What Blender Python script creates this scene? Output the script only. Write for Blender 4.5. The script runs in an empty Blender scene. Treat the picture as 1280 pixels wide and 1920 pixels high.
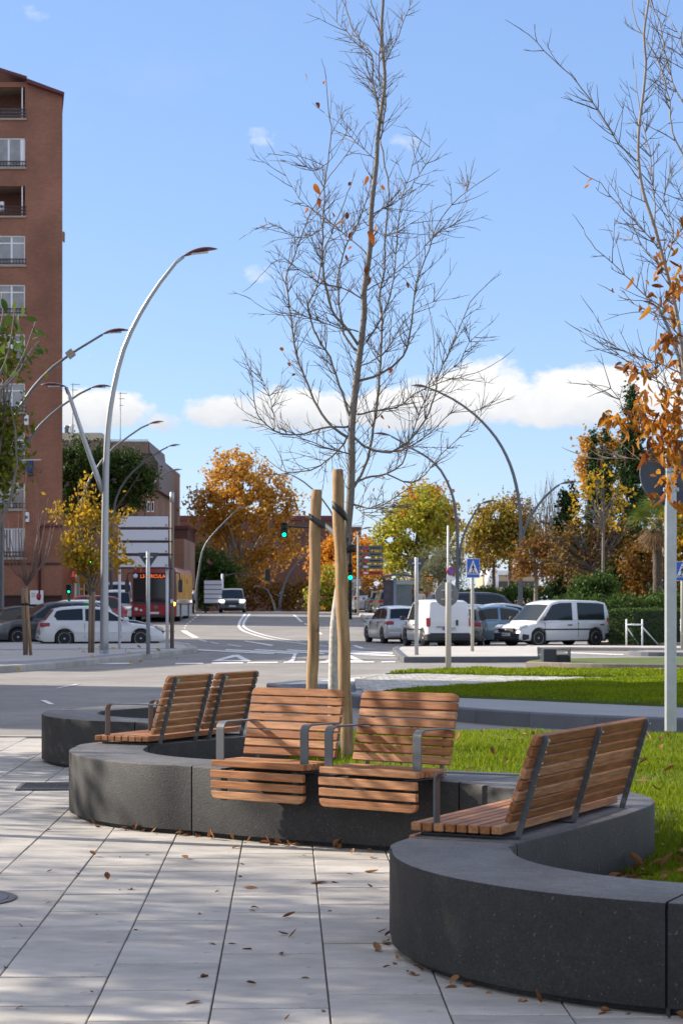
import bpy, bmesh, math, random
import numpy as np
from mathutils import Vector, Matrix

random.seed(7); rng = np.random.default_rng(11)
SC = bpy.context.scene
COL = SC.collection
PI = math.pi
R = math.radians

# ------------------------------------------------------------------ camera
EYE = 1.57; F = 3800.0; CX = 640.0; HZ = 1131.0      # survey of the photograph: eye height, focal length and horizon
cam = bpy.data.cameras.new('camera'); camo = bpy.data.objects.new('camera', cam); COL.objects.link(camo)
camo.location = (0, 0, EYE); camo.rotation_euler = (R(90), 0, 0)
cam.sensor_fit = 'VERTICAL'; cam.sensor_height = 36; cam.sensor_width = 24
cam.lens = 36 * F / 1920; cam.shift_y = (HZ - 960) / 1920
cam.clip_start = 0.1; cam.clip_end = 6000
cam.dof.use_dof = True; cam.dof.focus_distance = 13.0; cam.dof.aperture_fstop = 11
SC.camera = camo

# ------------------------------------------------------------------ sun, sky
SUN_EL = 27.5
SUN_D = Vector((-.94, .34, 0)).normalized()          # horizontal direction towards the sun (ahead and left)
sd = Vector((SUN_D.x * math.cos(R(SUN_EL)), SUN_D.y * math.cos(R(SUN_EL)), math.sin(R(SUN_EL))))
sun = bpy.data.lights.new('sun', 'SUN'); sun.energy = 4.4; sun.angle = R(.53); sun.color = (1, .91, .78)
suno = bpy.data.objects.new('sun', sun); COL.objects.link(suno)
suno.rotation_euler = sd.to_track_quat('Z', 'Y').to_euler(); suno.location = (-20, 10, 30)

world = bpy.data.worlds.new('World'); SC.world = world; world.use_nodes = True
SC.view_settings.view_transform = 'Standard'; SC.view_settings.look = 'None'
SC.view_settings.gamma = 1; SC.view_settings.use_curve_mapping = False
SC.view_settings.exposure = 1.06

def sky():
    nt = world.node_tree; nt.nodes.clear(); N = nt.nodes.new; Lk = nt.links.new
    out = N('ShaderNodeOutputWorld'); bg = N('ShaderNodeBackground'); bg.inputs[1].default_value = .105
    st = N('ShaderNodeTexSky'); st.sky_type = 'NISHITA'; st.sun_disc = False
    st.sun_elevation = R(SUN_EL); st.sun_rotation = math.atan2(SUN_D.x, SUN_D.y)
    st.air_density = .9; st.dust_density = .5; st.ozone_density = 1.0; st.altitude = 650
    tc = N('ShaderNodeTexCoord'); sep = N('ShaderNodeSeparateXYZ'); Lk(tc.outputs['Generated'], sep.inputs[0])
    def M(op, a, b=None, c=None, clamp=False):
        m = N('ShaderNodeMath'); m.operation = op; m.use_clamp = clamp
        for i, v in enumerate((a, b, c)):
            if v is None: continue
            if isinstance(v, (int, float)): m.inputs[i].default_value = v
            else: Lk(v, m.inputs[i])
        return m.outputs[0]
    az = M('ARCTAN2', sep.outputs[0], sep.outputs[1])                     # 0 straight ahead, + right
    el = M('ARCSINE', sep.outputs[2])
    cv = N('ShaderNodeCombineXYZ'); Lk(az, cv.inputs[0]); Lk(el, cv.inputs[1])
    def noise(scale, detail, rough, sy=1.0, off=0, dist=0.0):
        mp = N('ShaderNodeMapping'); mp.inputs['Scale'].default_value = (1, sy, 1); mp.inputs['Location'].default_value = (off, off * .7, 0)
        Lk(cv.outputs[0], mp.inputs[0])
        n = N('ShaderNodeTexNoise'); n.inputs['Scale'].default_value = scale; n.inputs['Detail'].default_value = detail
        n.inputs['Roughness'].default_value = rough; n.inputs['Distortion'].default_value = dist
        Lk(mp.outputs[0], n.inputs[0]); return n.outputs[0]
    n1 = noise(34, 7, .62, 1.5); n2 = noise(75, 6, .6, 1.2, 3); n3 = noise(9, 6, .6, 1.8, 5)
    # cumulus banks: azimuth, elevation, half sizes (degrees) and strength
    banks = [(3.9, 5.75, 2.1, 1.15, 1.0), (6.6, 5.6, 2.6, 1.15, 1.0), (9.5, 5.5, 2.6, 1.0, 1.0), (1.6, 5.35, 2.6, .8, .95), (-1.2, 5.3, 2.3, .85, 1.0), (-3.2, 5.3, 1.5, .7, .9), (-6.9, 5.3, 1.7, .85, 1.0),
             (-9.6, 5.5, 1.8, 1.0, .9), (-5.0, 5.0, .9, .5, .55), (-2.35, 12.9, 1.5, .9, .12), (.2, 13.0, 2.0, .9, .14), (1.9, 12.8, 1.3, .7, .05), (-8.5, 16.1, 1.6, .9, .14), (-1.4, 9.2, 3.2, 1.1, .10), (-7.1, 6.9, .5, .3, .1),
             (17, 8, 6, 1.8, 1), (-20, 7, 6, 1.6, 1), (-33, 11, 7, 2.5, .9), (34, 12, 8, 2.5, .9)]
    tot = None
    for (a, e, sa, se, k) in banks:
        dx = M('DIVIDE', M('SUBTRACT', az, R(a)), R(sa)); dy = M('DIVIDE', M('SUBTRACT', el, R(e)), R(se))
        dyb = M('MULTIPLY', dy, M('ADD', 1.0, M('MULTIPLY', M('LESS_THAN', dy, 0.0), .55)))  # flatter bases
        r2 = M('ADD', M('MULTIPLY', dx, dx), M('MULTIPLY', dyb, dyb))
        v = M('SUBTRACT', k, r2)
        v = M('MAXIMUM', v, -1.0)
        tot = v if tot is None else M('MAXIMUM', tot, v)
    dens = M('ADD', M('MULTIPLY', tot, .95), M('MULTIPLY', M('SUBTRACT', n1, .5), 2.0))
    dens = M('ADD', dens, M('MULTIPLY', M('SUBTRACT', n2, .5), .7))
    mask = M('MULTIPLY', M('SUBTRACT', dens, .04), 2.5, clamp=True)
    gate = M('MULTIPLY', M('ADD', tot, .75), 1.6, clamp=True)
    mask = M('MULTIPLY', mask, gate, clamp=True)
    soft = M('ADD', .5, M('MULTIPLY', M('LESS_THAN', el, R(8)), .5)); mask = M('MULTIPLY', mask, soft)      # the high scraps are thin
    # brighter clouds added outside the view to lift the shade, on a flat layer
    vd = N('ShaderNodeVectorMath'); vd.operation = 'DIVIDE'; Lk(tc.outputs['Generated'], vd.inputs[0])
    zc = M('MAXIMUM', M('ADD', sep.outputs[2], .12), .05); zv = N('ShaderNodeCombineXYZ')
    for i in range(3): Lk(zc, zv.inputs[i])
    Lk(zv.outputs[0], vd.inputs[1])
    nd = N('ShaderNodeTexNoise'); nd.inputs['Scale'].default_value = 1.7; nd.inputs['Detail'].default_value = 7; nd.inputs['Roughness'].default_value = .58; Lk(vd.outputs[0], nd.inputs[0])
    fill_deck = M('MULTIPLY', M('SUBTRACT', nd.outputs[0], .455), 7.0, clamp=True)
    g1 = M('MULTIPLY', M('SUBTRACT', el, R(18)), 1 / R(9), clamp=True); g2 = M('MULTIPLY', M('SUBTRACT', M('ABSOLUTE', az), R(12)), 1 / R(10), clamp=True)
    g2 = M('MULTIPLY', g2, M('MULTIPLY', M('SUBTRACT', el, R(2)), 1 / R(4), clamp=True))
    fill_deck = M('MULTIPLY', fill_deck, M('MAXIMUM', g1, g2))
    thin = M('MULTIPLY', M('MULTIPLY', M('SUBTRACT', n3, .56), 1.3, clamp=True), .22)     # faint veil
    mask2 = M('MAXIMUM', M('MULTIPLY', mask, .97), thin)
    # cloud brightness: grey bases, bright tops (vertical structure of the cloud itself)
    hgt = M('MULTIPLY', M('SUBTRACT', el, R(4.6)), 1 / R(1.5), clamp=True)
    puff = M('ADD', M('MULTIPLY', hgt, .55), M('MULTIPLY', n1, .62))
    cr = N('ShaderNodeValToRGB'); cr.color_ramp.elements[0].position = .25; cr.color_ramp.elements[1].position = .78
    cr.color_ramp.elements[0].color = (2.9, 3.1, 3.5, 1); cr.color_ramp.elements[1].color = (4.75, 4.72, 4.66, 1)
    Lk(puff, cr.inputs[0])
    # light, milky late autumn sky
    lift = N('ShaderNodeMix'); lift.data_type = 'RGBA'; lift.inputs[0].default_value = .55
    Lk(st.outputs[0], lift.inputs[6]); lift.inputs[7].default_value = (1.15, 2.05, 4.25, 1)
    mx = N('ShaderNodeMix'); mx.data_type = 'RGBA'; Lk(mask2, mx.inputs[0]); Lk(lift.outputs[2], mx.inputs[6]); Lk(cr.outputs[0], mx.inputs[7])
    m3 = N('ShaderNodeMix'); m3.data_type = 'RGBA'; Lk(fill_deck, m3.inputs[0]); Lk(mx.outputs[2], m3.inputs[6]); m3.inputs[7].default_value = (8.2, 7.7, 7.1, 1)
    Lk(m3.outputs[2], bg.inputs[0]); Lk(bg.outputs[0], out.inputs[0])
sky()

# ------------------------------------------------------------------ survey helpers
def P(x, y, z=0.0):
    """world point at height z seen at photo pixel x, y"""
    Y = F * (EYE - z) / (y - HZ)
    return Vector(((x - CX) / F * Y, Y, z))
def PD(x, y, Y):
    """world point at distance Y seen at photo pixel x, y"""
    return Vector(((x - CX) / F * Y, Y, EYE - (y - HZ) / F * Y))
def gz(y):
    if y < 75: return 0.0
    if y < 145:
        t = (y - 75) / 70; return .95 * t * t * (3 - 2 * t)
    return max(.95 - .00028 * (y - 145) ** 2, -1.2)
def sstep(a, b, x):
    t = min(max((x - a) / (b - a), 0), 1); return t * t * (3 - 2 * t)

# ------------------------------------------------------------------ object helpers
def tag(o, label=None, cat=None, group=None, kind=None):
    if label: o['label'] = label
    if cat: o['category'] = cat
    if group: o['group'] = group
    if kind: o['kind'] = kind
    return o
def thing(name, label, cat, loc=(0, 0, 0), rz=0.0, group=None):
    o = bpy.data.objects.new(name, None); COL.objects.link(o); o.empty_display_size = .2
    o.location = loc; o.rotation_euler = (0, 0, rz); tag(o, label, cat, group); return o
def mk(name, mesh, parent=None, mat=None, loc=(0, 0, 0), rot=(0, 0, 0), scale=None):
    if mat is not None and not mesh.materials: mesh.materials.append(mat)
    o = bpy.data.objects.new(name, mesh); COL.objects.link(o)
    if parent is not None: o.parent = parent
    o.location = loc; o.rotation_euler = rot
    if scale is not None: o.scale = scale
    return o

class MB:
    def __init__(s): s.v = []; s.f = []; s.sm = []
    def add(s, vs, fs, smooth=False):
        b = len(s.v); s.v += [tuple(v) for v in vs]; s.f += [tuple(i + b for i in f) for f in fs]; s.sm += [smooth] * len(fs); return s
    def box(s, x0, x1, y0, y1, z0, z1, M=None, bev=0):
        if bev:
            a = [(x0, x1), (y0, y1), (z0, z1)]
            vs = []; idx = {}
            for ix in (0, 1):
                for iy in (0, 1):
                    for iz in (0, 1):
                        c = [x0 if ix == 0 else x1, y0 if iy == 0 else y1, z0 if iz == 0 else z1]
                        sg = [1 if ix == 0 else -1, 1 if iy == 0 else -1, 1 if iz == 0 else -1]
                        for ax in range(3):
                            p = [c[k] + (0 if k == ax else sg[k] * bev) for k in range(3)]
                            idx[(ix, iy, iz, ax)] = len(vs); vs.append(p)
            fs = []
            for ax in range(3):                                        # six faces
                o1, o2 = [k for k in range(3) if k != ax]
                for sd_ in (0, 1):
                    q = []
                    for (a1, a2) in ((0, 0), (1, 0), (1, 1), (0, 1)):
                        k = [0, 0, 0]; k[ax] = sd_; k[o1] = a1; k[o2] = a2; q.append(idx[(k[0], k[1], k[2], ax)])
                    fs.append(q)
            for ax in range(3):                                        # twelve edge strips
                o1, o2 = [k for k in range(3) if k != ax]
                for a1 in (0, 1):
                    for a2 in (0, 1):
                        k0 = [0, 0, 0]; k1 = [0, 0, 0]; k0[o1] = k1[o1] = a1; k0[o2] = k1[o2] = a2; k0[ax] = 0; k1[ax] = 1
                        fs.append([idx[(*k0, o1)], idx[(*k1, o1)], idx[(*k1, o2)], idx[(*k0, o2)]])
            for ix in (0, 1):
                for iy in (0, 1):
                    for iz in (0, 1): fs.append([idx[(ix, iy, iz, 0)], idx[(ix, iy, iz, 1)], idx[(ix, iy, iz, 2)]])
        else:
            vs = [(x0, y0, z0), (x1, y0, z0), (x1, y1, z0), (x0, y1, z0), (x0, y0, z1), (x1, y0, z1), (x1, y1, z1), (x0, y1, z1)]
            fs = [(0, 3, 2, 1), (4, 5, 6, 7), (0, 1, 5, 4), (1, 2, 6, 5), (2, 3, 7, 6), (3, 0, 4, 7)]
        if M is not None: vs = [M @ Vector(v) for v in vs]
        return s.add(vs, fs)
    def prism(s, poly, h0, h1, fn=None, smooth=False):
        """poly in 2D, extruded h0..h1; fn maps (a,b,h) to 3D"""
        fn = fn or (lambda a, b, h: (a, b, h)); n = len(poly)
        vs = [fn(a, b, h0) for a, b in poly] + [fn(a, b, h1) for a, b in poly]
        fs = [tuple(reversed(range(n))), tuple(range(n, 2 * n))] + [(i, (i + 1) % n, n + (i + 1) % n, n + i) for i in range(n)]
        return s.add(vs, fs)
    def tube(s, path, rad, n=8, cap=True, flat=None):
        path = [Vector(p) for p in path]; m = len(path)
        if not hasattr(rad, '__len__'): rad = [rad] * m
        t0 = (path[1] - path[0]).normalized()
        up = Vector((0, 0, 1)) if abs(t0.z) < .9 else Vector((0, 1, 0))
        u = t0.cross(up).normalized(); vs = []
        for i, p in enumerate(path):
            t = (path[min(i + 1, m - 1)] - path[max(i - 1, 0)])
            t = t.normalized() if t.length > 1e-9 else t0
            u = (u - t * u.dot(t)); u = u.normalized() if u.length > 1e-6 else t.orthogonal().normalized()
            w = t.cross(u)
            for k in range(n):
                a = 2 * PI * k / n; vs.append(p + (u * math.cos(a) + w * math.sin(a)) * rad[i])
        fs = [(i * n + k, i * n + (k + 1) % n, (i + 1) * n + (k + 1) % n, (i + 1) * n + k) for i in range(m - 1) for k in range(n)]
        if cap: fs += [tuple(reversed(range(n))), tuple((m - 1) * n + k for k in range(n))]
        return s.add(vs, fs, True)
    def lathe(s, prof, n=16, M=None, smooth=True):
        """prof list of (r, z)"""
        vs = [(r * math.cos(2 * PI * k / n), r * math.sin(2 * PI * k / n), z) for r, z in prof for k in range(n)]
        m = len(prof)
        fs = [(i * n + k, i * n + (k + 1) % n, (i + 1) * n + (k + 1) % n, (i + 1) * n + k) for i in range(m - 1) for k in range(n)]
        fs += [tuple(reversed(range(n))), tuple((m - 1) * n + k for k in range(n))]
        if M is not None: vs = [M @ Vector(v) for v in vs]
        return s.add(vs, fs, smooth)
    def loft(s, rows, close=False, cap=True, smooth=True):
        n = len(rows[0]); m = len(rows); vs = [p for r in rows for p in r]; K = n if close else n - 1
        fs = [(i * n + k, i * n + (k + 1) % n, (i + 1) * n + (k + 1) % n, (i + 1) * n + k) for i in range(m - 1) for k in range(K)]
        s.add(vs, fs, smooth)
        if cap: s.add(rows[0], [tuple(reversed(range(n)))], False); s.add(rows[-1], [tuple(range(n))], False)
        return s
    def mesh(s, name='m'):
        me = bpy.data.meshes.new(name); me.from_pydata(s.v, [], s.f); me.polygons.foreach_set('use_smooth', s.sm); me.update(); return me
    def build(s, name, mat=None, parent=None, **k):
        me = s.mesh(name)
        if mat is not None: me.materials.append(mat)
        return mk(name, me, parent, None, **k)
def npmesh(name, V, T, mat=None, smooth=False, nper=3):
    me = bpy.data.meshes.new(name); nv = len(V); nt = len(T)
    me.vertices.add(nv); me.vertices.foreach_set('co', np.ascontiguousarray(V, dtype=np.float32).ravel())
    me.loops.add(nt * nper); me.loops.foreach_set('vertex_index', np.ascontiguousarray(T, dtype=np.int32).ravel())
    me.polygons.add(nt); me.polygons.foreach_set('loop_start', np.arange(nt, dtype=np.int32) * nper)
    me.polygons.foreach_set('loop_total', np.full(nt, nper, dtype=np.int32))
    me.update(calc_edges=True)
    if smooth: me.polygons.foreach_set('use_smooth', np.ones(nt, dtype=bool))
    if mat: me.materials.append(mat)
    return me
def spline(pts, step=.1, closed=False):
    pts = [Vector(p) for p in pts]; out = []
    n = len(pts)
    for i in range(n - 1):
        p0 = pts[max(i - 1, 0)]; p1 = pts[i]; p2 = pts[i + 1]; p3 = pts[min(i + 2, n - 1)]
        k = max(1, int((p2 - p1).length / step))
        for j in range(k):
            t = j / k
            out.append(.5 * ((2 * p1) + (p2 - p0) * t + (2 * p0 - 5 * p1 + 4 * p2 - p3) * t * t + (3 * p1 - p0 - 3 * p2 + p3) * t ** 3))
    out.append(pts[-1]); return out

# ------------------------------------------------------------------ materials
MT = {}
def mat(name, col, rough=.6, metal=0.0, noise=None, bump=None, rnd=0.0, spec=None, trans=0.0, coat=0.0, emit=None, coord='Object', streak=None, isl=0.0, hue=None, speck=None):
    """col base; noise=(scale, amount) colour mottling; bump=(scale, strength); rnd= per object brightness; isl = per piece brightness"""
    if name in MT: return MT[name]
    m = bpy.data.materials.new(name); m.use_nodes = True; nt = m.node_tree; N = nt.nodes.new; Lk = nt.links.new
    b = nt.nodes['Principled BSDF']; b.inputs['Roughness'].default_value = rough; b.inputs['Metallic'].default_value = metal
    if spec is not None: b.inputs['Specular IOR Level'].default_value = spec
    if coat: b.inputs['Coat Weight'].default_value = coat; b.inputs['Coat Roughness'].default_value = .05
    c4 = (*col, 1); b.inputs['Base Color'].default_value = c4
    tc = N('ShaderNodeTexCoord'); src = tc.outputs[coord]; cur = None
    def mixc(f, a, bb, mode='MIX'):
        x = N('ShaderNodeMix'); x.data_type = 'RGBA'; x.blend_type = mode
        for i, v in ((0, f), (6, a), (7, bb)):
            if isinstance(v, (int, float)): x.inputs[i].default_value = v
            elif isinstance(v, tuple): x.inputs[i].default_value = v
            else: Lk(v, x.inputs[i])
        return x.outputs[2]
    def nz(scale, detail=5, rough_=.6, sc=None, off=None):
        s_ = src
        if sc or off:
            mp = N('ShaderNodeMapping'); mp.inputs['Scale'].default_value = sc or (1, 1, 1); Lk(src, mp.inputs[0])
            if off is not None: Lk(off, mp.inputs['Location'])
            s_ = mp.outputs[0]
        n = N('ShaderNodeTexNoise'); n.inputs['Scale'].default_value = scale; n.inputs['Detail'].default_value = detail; n.inputs['Roughness'].default_value = rough_
        Lk(s_, n.inputs[0]); return n.outputs[0]
    cur = c4
    def scale_by(cur, fac, amt):          # cur * (1 + (fac-.5)*2*amt)
        mr = N('ShaderNodeMapRange'); Lk(fac, mr.inputs[0]); mr.inputs[3].default_value = 1 - amt; mr.inputs[4].default_value = 1 + amt
        cc = N('ShaderNodeCombineColor')
        for i in range(3): Lk(mr.outputs[0], cc.inputs[i])
        return mixc(1.0, cur, cc.outputs[0], 'MULTIPLY')
    oi = N('ShaderNodeObjectInfo')
    if hue: cur = mixc(oi.outputs['Random'], c4, (*hue, 1))
    if noise:
        nl = noise if isinstance(noise, list) else [noise]
        for (s_, a) in nl:
            mr = N('ShaderNodeMapRange'); Lk(nz(s_), mr.inputs[0]); mr.inputs[1].default_value = .28; mr.inputs[2].default_value = .72
            cur = scale_by(cur, mr.outputs[0], a)
    if streak:
        (sc, s_, a) = streak
        mpv = N('ShaderNodeVectorMath'); mpv.operation = 'SCALE'; Lk(oi.outputs['Location'], mpv.inputs[0]); mpv.inputs['Scale'].default_value = 7.3
        cv = N('ShaderNodeCombineXYZ'); 
        for i in range(3): 
            mm = N('ShaderNodeMath'); mm.operation = 'MULTIPLY'; Lk(oi.outputs['Random'], mm.inputs[0]); mm.inputs[1].default_value = 31 + 17 * i; Lk(mm.outputs[0], cv.inputs[i])
        mr = N('ShaderNodeMapRange'); Lk(nz(s_, 6, .65, sc, cv.outputs[0]), mr.inputs[0]); mr.inputs[1].default_value = .3; mr.inputs[2].default_value = .7
        cur = scale_by(cur, mr.outputs[0], a)
    if speck:
        (s_, thr, sc_, amt) = speck
        n = nz(s_, 2, .5); mr = N('ShaderNodeMapRange'); Lk(n, mr.inputs[0]); mr.inputs[1].default_value = thr; mr.inputs[2].default_value = thr + .06; mr.inputs[4].default_value = amt
        cur = mixc(mr.outputs[0], cur, (*sc_, 1))
    if rnd: cur = scale_by(cur, oi.outputs['Random'], rnd)
    if isl:
        ge = N('ShaderNodeNewGeometry'); cur = scale_by(cur, ge.outputs['Random Per Island'], isl)
    if not isinstance(cur, tuple): Lk(cur, b.inputs['Base Color'])
    if bump:
        bl = bump if isinstance(bump, list) else [bump]; prev = None
        for (s_, st_) in bl:
            bp = N('ShaderNodeBump'); bp.inputs['Strength'].default_value = min(st_, 1.0); bp.inputs['Distance'].default_value = .6 / s_
            Lk(nz(s_, 4, .6), bp.inputs['Height'])
            if prev: Lk(prev, bp.inputs['Normal'])
            prev = bp.outputs[0]
        Lk(prev, b.inputs['Normal'])
    if emit: b.inputs['Emission Color'].default_value = (*emit[0], 1); b.inputs['Emission Strength'].default_value = emit[1]
    if trans:
        tr = N('ShaderNodeBsdfTranslucent'); ms = N('ShaderNodeMixShader'); ms.inputs[0].default_value = trans
        if isinstance(cur, tuple): tr.inputs[0].default_value = cur
        else: Lk(cur, tr.inputs[0])
        Lk(b.outputs[0], ms.inputs[1]); Lk(tr.outputs[0], ms.inputs[2]); Lk(ms.outputs[0], nt.nodes['Material Output'].inputs[0])
    MT[name] = m; return m

def leafmat(name, stops, trans=.4, rough=.55, per='isl', noise=.2):
    """foliage whose colour varies from leaf to leaf through the ramp stops"""
    if name in MT: return MT[name]
    m = bpy.data.materials.new(name); m.use_nodes = True; nt = m.node_tree; N = nt.nodes.new; Lk = nt.links.new
    b = nt.nodes['Principled BSDF']; b.inputs['Roughness'].default_value = rough; b.inputs['Specular IOR Level'].default_value = .12
    if per == 'isl': g = N('ShaderNodeNewGeometry'); rnd = g.outputs['Random Per Island']
    else: g = N('ShaderNodeObjectInfo'); rnd = g.outputs['Random']
    cr = N('ShaderNodeValToRGB'); els = cr.color_ramp.elements
    while len(els) < len(stops): els.new(.5)
    for i, c in enumerate(stops): els[i].position = i / (len(stops) - 1); els[i].color = (*c, 1)
    tc = N('ShaderNodeTexCoord'); n = N('ShaderNodeTexNoise'); n.inputs['Scale'].default_value = .45 if per == 'isl' else 22; n.inputs['Detail'].default_value = 3
    Lk(tc.outputs['Object'], n.inputs[0])
    a = N('ShaderNodeMath'); a.operation = 'MULTIPLY_ADD'; Lk(n.outputs[0], a.inputs[0]); a.inputs[1].default_value = 1.5; a.inputs[2].default_value = -.5
    mx = N('ShaderNodeMix'); mx.data_type = 'FLOAT'; mx.inputs[0].default_value = .5 if per == 'isl' else .4; Lk(rnd, mx.inputs[2]); Lk(a.outputs[0], mx.inputs[3])
    Lk(mx.outputs[0], cr.inputs[0]); Lk(cr.outputs[0], b.inputs['Base Color'])
    tr = N('ShaderNodeBsdfTranslucent'); Lk(cr.outputs[0], tr.inputs[0]); ms = N('ShaderNodeMixShader'); ms.inputs[0].default_value = trans
    Lk(b.outputs[0], ms.inputs[1]); Lk(tr.outputs[0], ms.inputs[2]); Lk(ms.outputs[0], nt.nodes['Material Output'].inputs[0])
    MT[name] = m; return m

def brickmat(name, c1, c2, mortar, bw=.24, bh=.07):
    m = bpy.data.materials.new(name); m.use_nodes = True; nt = m.node_tree; N = nt.nodes.new; Lk = nt.links.new
    b = nt.nodes['Principled BSDF']; b.inputs['Roughness'].default_value = .85
    tc = N('ShaderNodeTexCoord'); sp = N('ShaderNodeSeparateXYZ'); Lk(tc.outputs['Object'], sp.inputs[0])
    ad = N('ShaderNodeMath'); ad.operation = 'ADD'; Lk(sp.outputs[0], ad.inputs[0]); Lk(sp.outputs[1], ad.inputs[1])
    cb = N('ShaderNodeCombineXYZ'); Lk(ad.outputs[0], cb.inputs[0]); Lk(sp.outputs[2], cb.inputs[1])
    br = N('ShaderNodeTexBrick'); Lk(cb.outputs[0], br.inputs[0]); br.inputs['Scale'].default_value = 1
    br.inputs['Brick Width'].default_value = bw; br.inputs['Row Height'].default_value = bh; br.inputs['Mortar Size'].default_value = .008
    br.inputs['Color1'].default_value = (*c1, 1); br.inputs['Color2'].default_value = (*c2, 1); br.inputs['Mortar'].default_value = (*mortar, 1)
    n = N('ShaderNodeTexNoise'); n.inputs['Scale'].default_value = .35; n.inputs['Detail'].default_value = 6; Lk(tc.outputs['Object'], n.inputs[0])
    mr = N('ShaderNodeMapRange'); Lk(n.outputs[0], mr.inputs[0]); mr.inputs[1].default_value = .3; mr.inputs[2].default_value = .7; mr.inputs[3].default_value = .68; mr.inputs[4].default_value = 1.16
    n2 = N('ShaderNodeTexNoise'); n2.inputs['Scale'].default_value = 5; n2.inputs['Detail'].default_value = 3; Lk(cb.outputs[0], n2.inputs[0])
    mr2 = N('ShaderNodeMapRange'); Lk(n2.outputs[0], mr2.inputs[0]); mr2.inputs[3].default_value = .85; mr2.inputs[4].default_value = 1.15
    mm = N('ShaderNodeMath'); mm.operation = 'MULTIPLY'; Lk(mr.outputs[0], mm.inputs[0]); Lk(mr2.outputs[0], mm.inputs[1])
    vm = N('ShaderNodeVectorMath'); vm.operation = 'SCALE'; Lk(br.outputs[0], vm.inputs[0]); Lk(mm.outputs[0], vm.inputs['Scale'])
    Lk(vm.outputs[0], b.inputs['Base Color'])
    return m

ASPH = mat('asphalt', (.235, .217, .198), .9, noise=[(.35, .2), (1.2, .1), (3.5, .1), (60, .18)], bump=[(90, .5)])
PAVE = mat('tile_concrete', (.405, .372, .332), .85, noise=[(1.3, .1), (9, .06), (140, .12)], bump=[(170, .25)], rnd=.085, coord='Object', streak=((1, 2.4, 1), 2.2, .2), speck=(9, .67, (.20, .185, .17), .6))
JOINT = mat('joint_sand', (.07, .06, .05), .95, noise=(30, .3))
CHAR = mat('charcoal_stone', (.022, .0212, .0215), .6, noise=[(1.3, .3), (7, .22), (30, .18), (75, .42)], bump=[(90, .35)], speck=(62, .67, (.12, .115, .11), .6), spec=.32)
WOODS = mat('slat_wood', (.34, .128, .044), .58, streak=((2.0, 22, 22), 3.0, .42), rnd=.30, hue=(.32, .16, .078), bump=[(120, .15)], spec=.25)
CHAR_SHEEN = mat('charcoal_top_sheen', (.105, .10, .10), .6, noise=[(1.7, .28), (14, .22), (75, .38)], bump=[(90, .25)], speck=(62, .66, (.22, .215, .21), .5), spec=.35)  # lighter copy of the wall stone: sky sheen put into the top colour
STEEL = mat('grey_steel', (.10, .105, .112), .45, metal=.1, noise=(20, .06))
STEELD = mat('dark_steel', (.04, .044, .05), .45, metal=.3, noise=(25, .1))
GALV = mat('galvanised', (.42, .44, .46), .45, metal=.55, noise=[(8, .1), (60, .05)])
SILVER = mat('lamp_silver', (.36, .375, .39), .42, metal=.7, noise=(3, .06))
LAMPG = mat('lamp_grey', (.135, .145, .155), .5, metal=.4, noise=(3, .06))
REDL = mat('lamp_red', (.085, .014, .018), .4, noise=(8, .15))
STAKE = mat('stake_wood', (.30, .185, .088), .8, streak=((9, 9, .8), 3.2, .5), noise=[(3, .25)], bump=[(40, .15)], speck=(8, .655, (.12, .06, .03), .8))
BARK = mat('bark_grey', (.17, .145, .125), .8, noise=[(6, .2), (40, .15)], bump=[(50, .4)])
BARKD = mat('bark_dark', (.085, .068, .055), .85, noise=[(6, .2), (30, .2)])
BARKP = mat('bark_pale', (.33, .30, .26), .8, noise=[(5, .25), (30, .15)], bump=[(40, .3)])
WHITEP = mat('white_paint', (.76, .72, .70), .7, noise=[(14, .12), (70, .08)])
KERB = mat('kerb_granite', (.36, .335, .30), .85, noise=[(3, .14), (60, .2)], rnd=.14)
KERBD = mat('kerb_basalt', (.10, .106, .12), .7, noise=[(3, .12), (80, .2)], rnd=.10)
PAVG = mat('paving_bluegrey', (.26, .26, .27), .8, noise=[(1.2, .1), (30, .1), (90, .1)], bump=[(60, .2)])
SIDEW = mat('sidewalk_concrete', (.45, .42, .385), .85, noise=[(.6, .1), (6, .08), (80, .1)])
BLACK = mat('black_rubber', (.012, .012, .013), .8)
GLASSD = mat('dark_glass', (.014, .018, .021), .06, spec=.7)
GLASSC = mat('curtained_glass', (.24, .25, .26), .15, noise=(1.4, .3), spec=.6)
WHITEM = mat('white_metal', (.74, .76, .79), .45)
GRASSM = leafmat('grass_blades', [(.08, .12, .006), (.16, .215, .008), (.25, .31, .012), (.34, .35, .03)], .5)
SOILG = mat('turf_soil', (.085, .11, .018), .95, noise=[(6, .35), (40, .3)], bump=[(60, .6)])
TURF = mat('turf', (.07, .105, .010), .9, noise=[(1.5, .15), (14, .25), (90, .35)], bump=[(55, 1.0)])
# ================================================================== SETTING
def poly_sheet(name, pts, z, m, parent=None, thick=None, kind='structure'):
    """a flat sheet (or slab) with outline pts [(x, y)]"""
    mb = MB(); n = len(pts)
    if thick:
        mb.prism([(p[0], p[1]) for p in pts], z - thick, z)
    else:
        mb.add([(p[0], p[1], z) for p in pts], [tuple(range(n))])
    o = mb.build(name, m, parent)
    if parent is None: o['kind'] = kind
    bm = bmesh.new(); bm.from_mesh(o.data); bmesh.ops.triangulate(bm, faces=[f for f in bm.faces if len(f.verts) > 4]); bmesh.ops.recalc_face_normals(bm, faces=bm.faces)
    bm.to_mesh(o.data); bm.free(); return o

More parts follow.
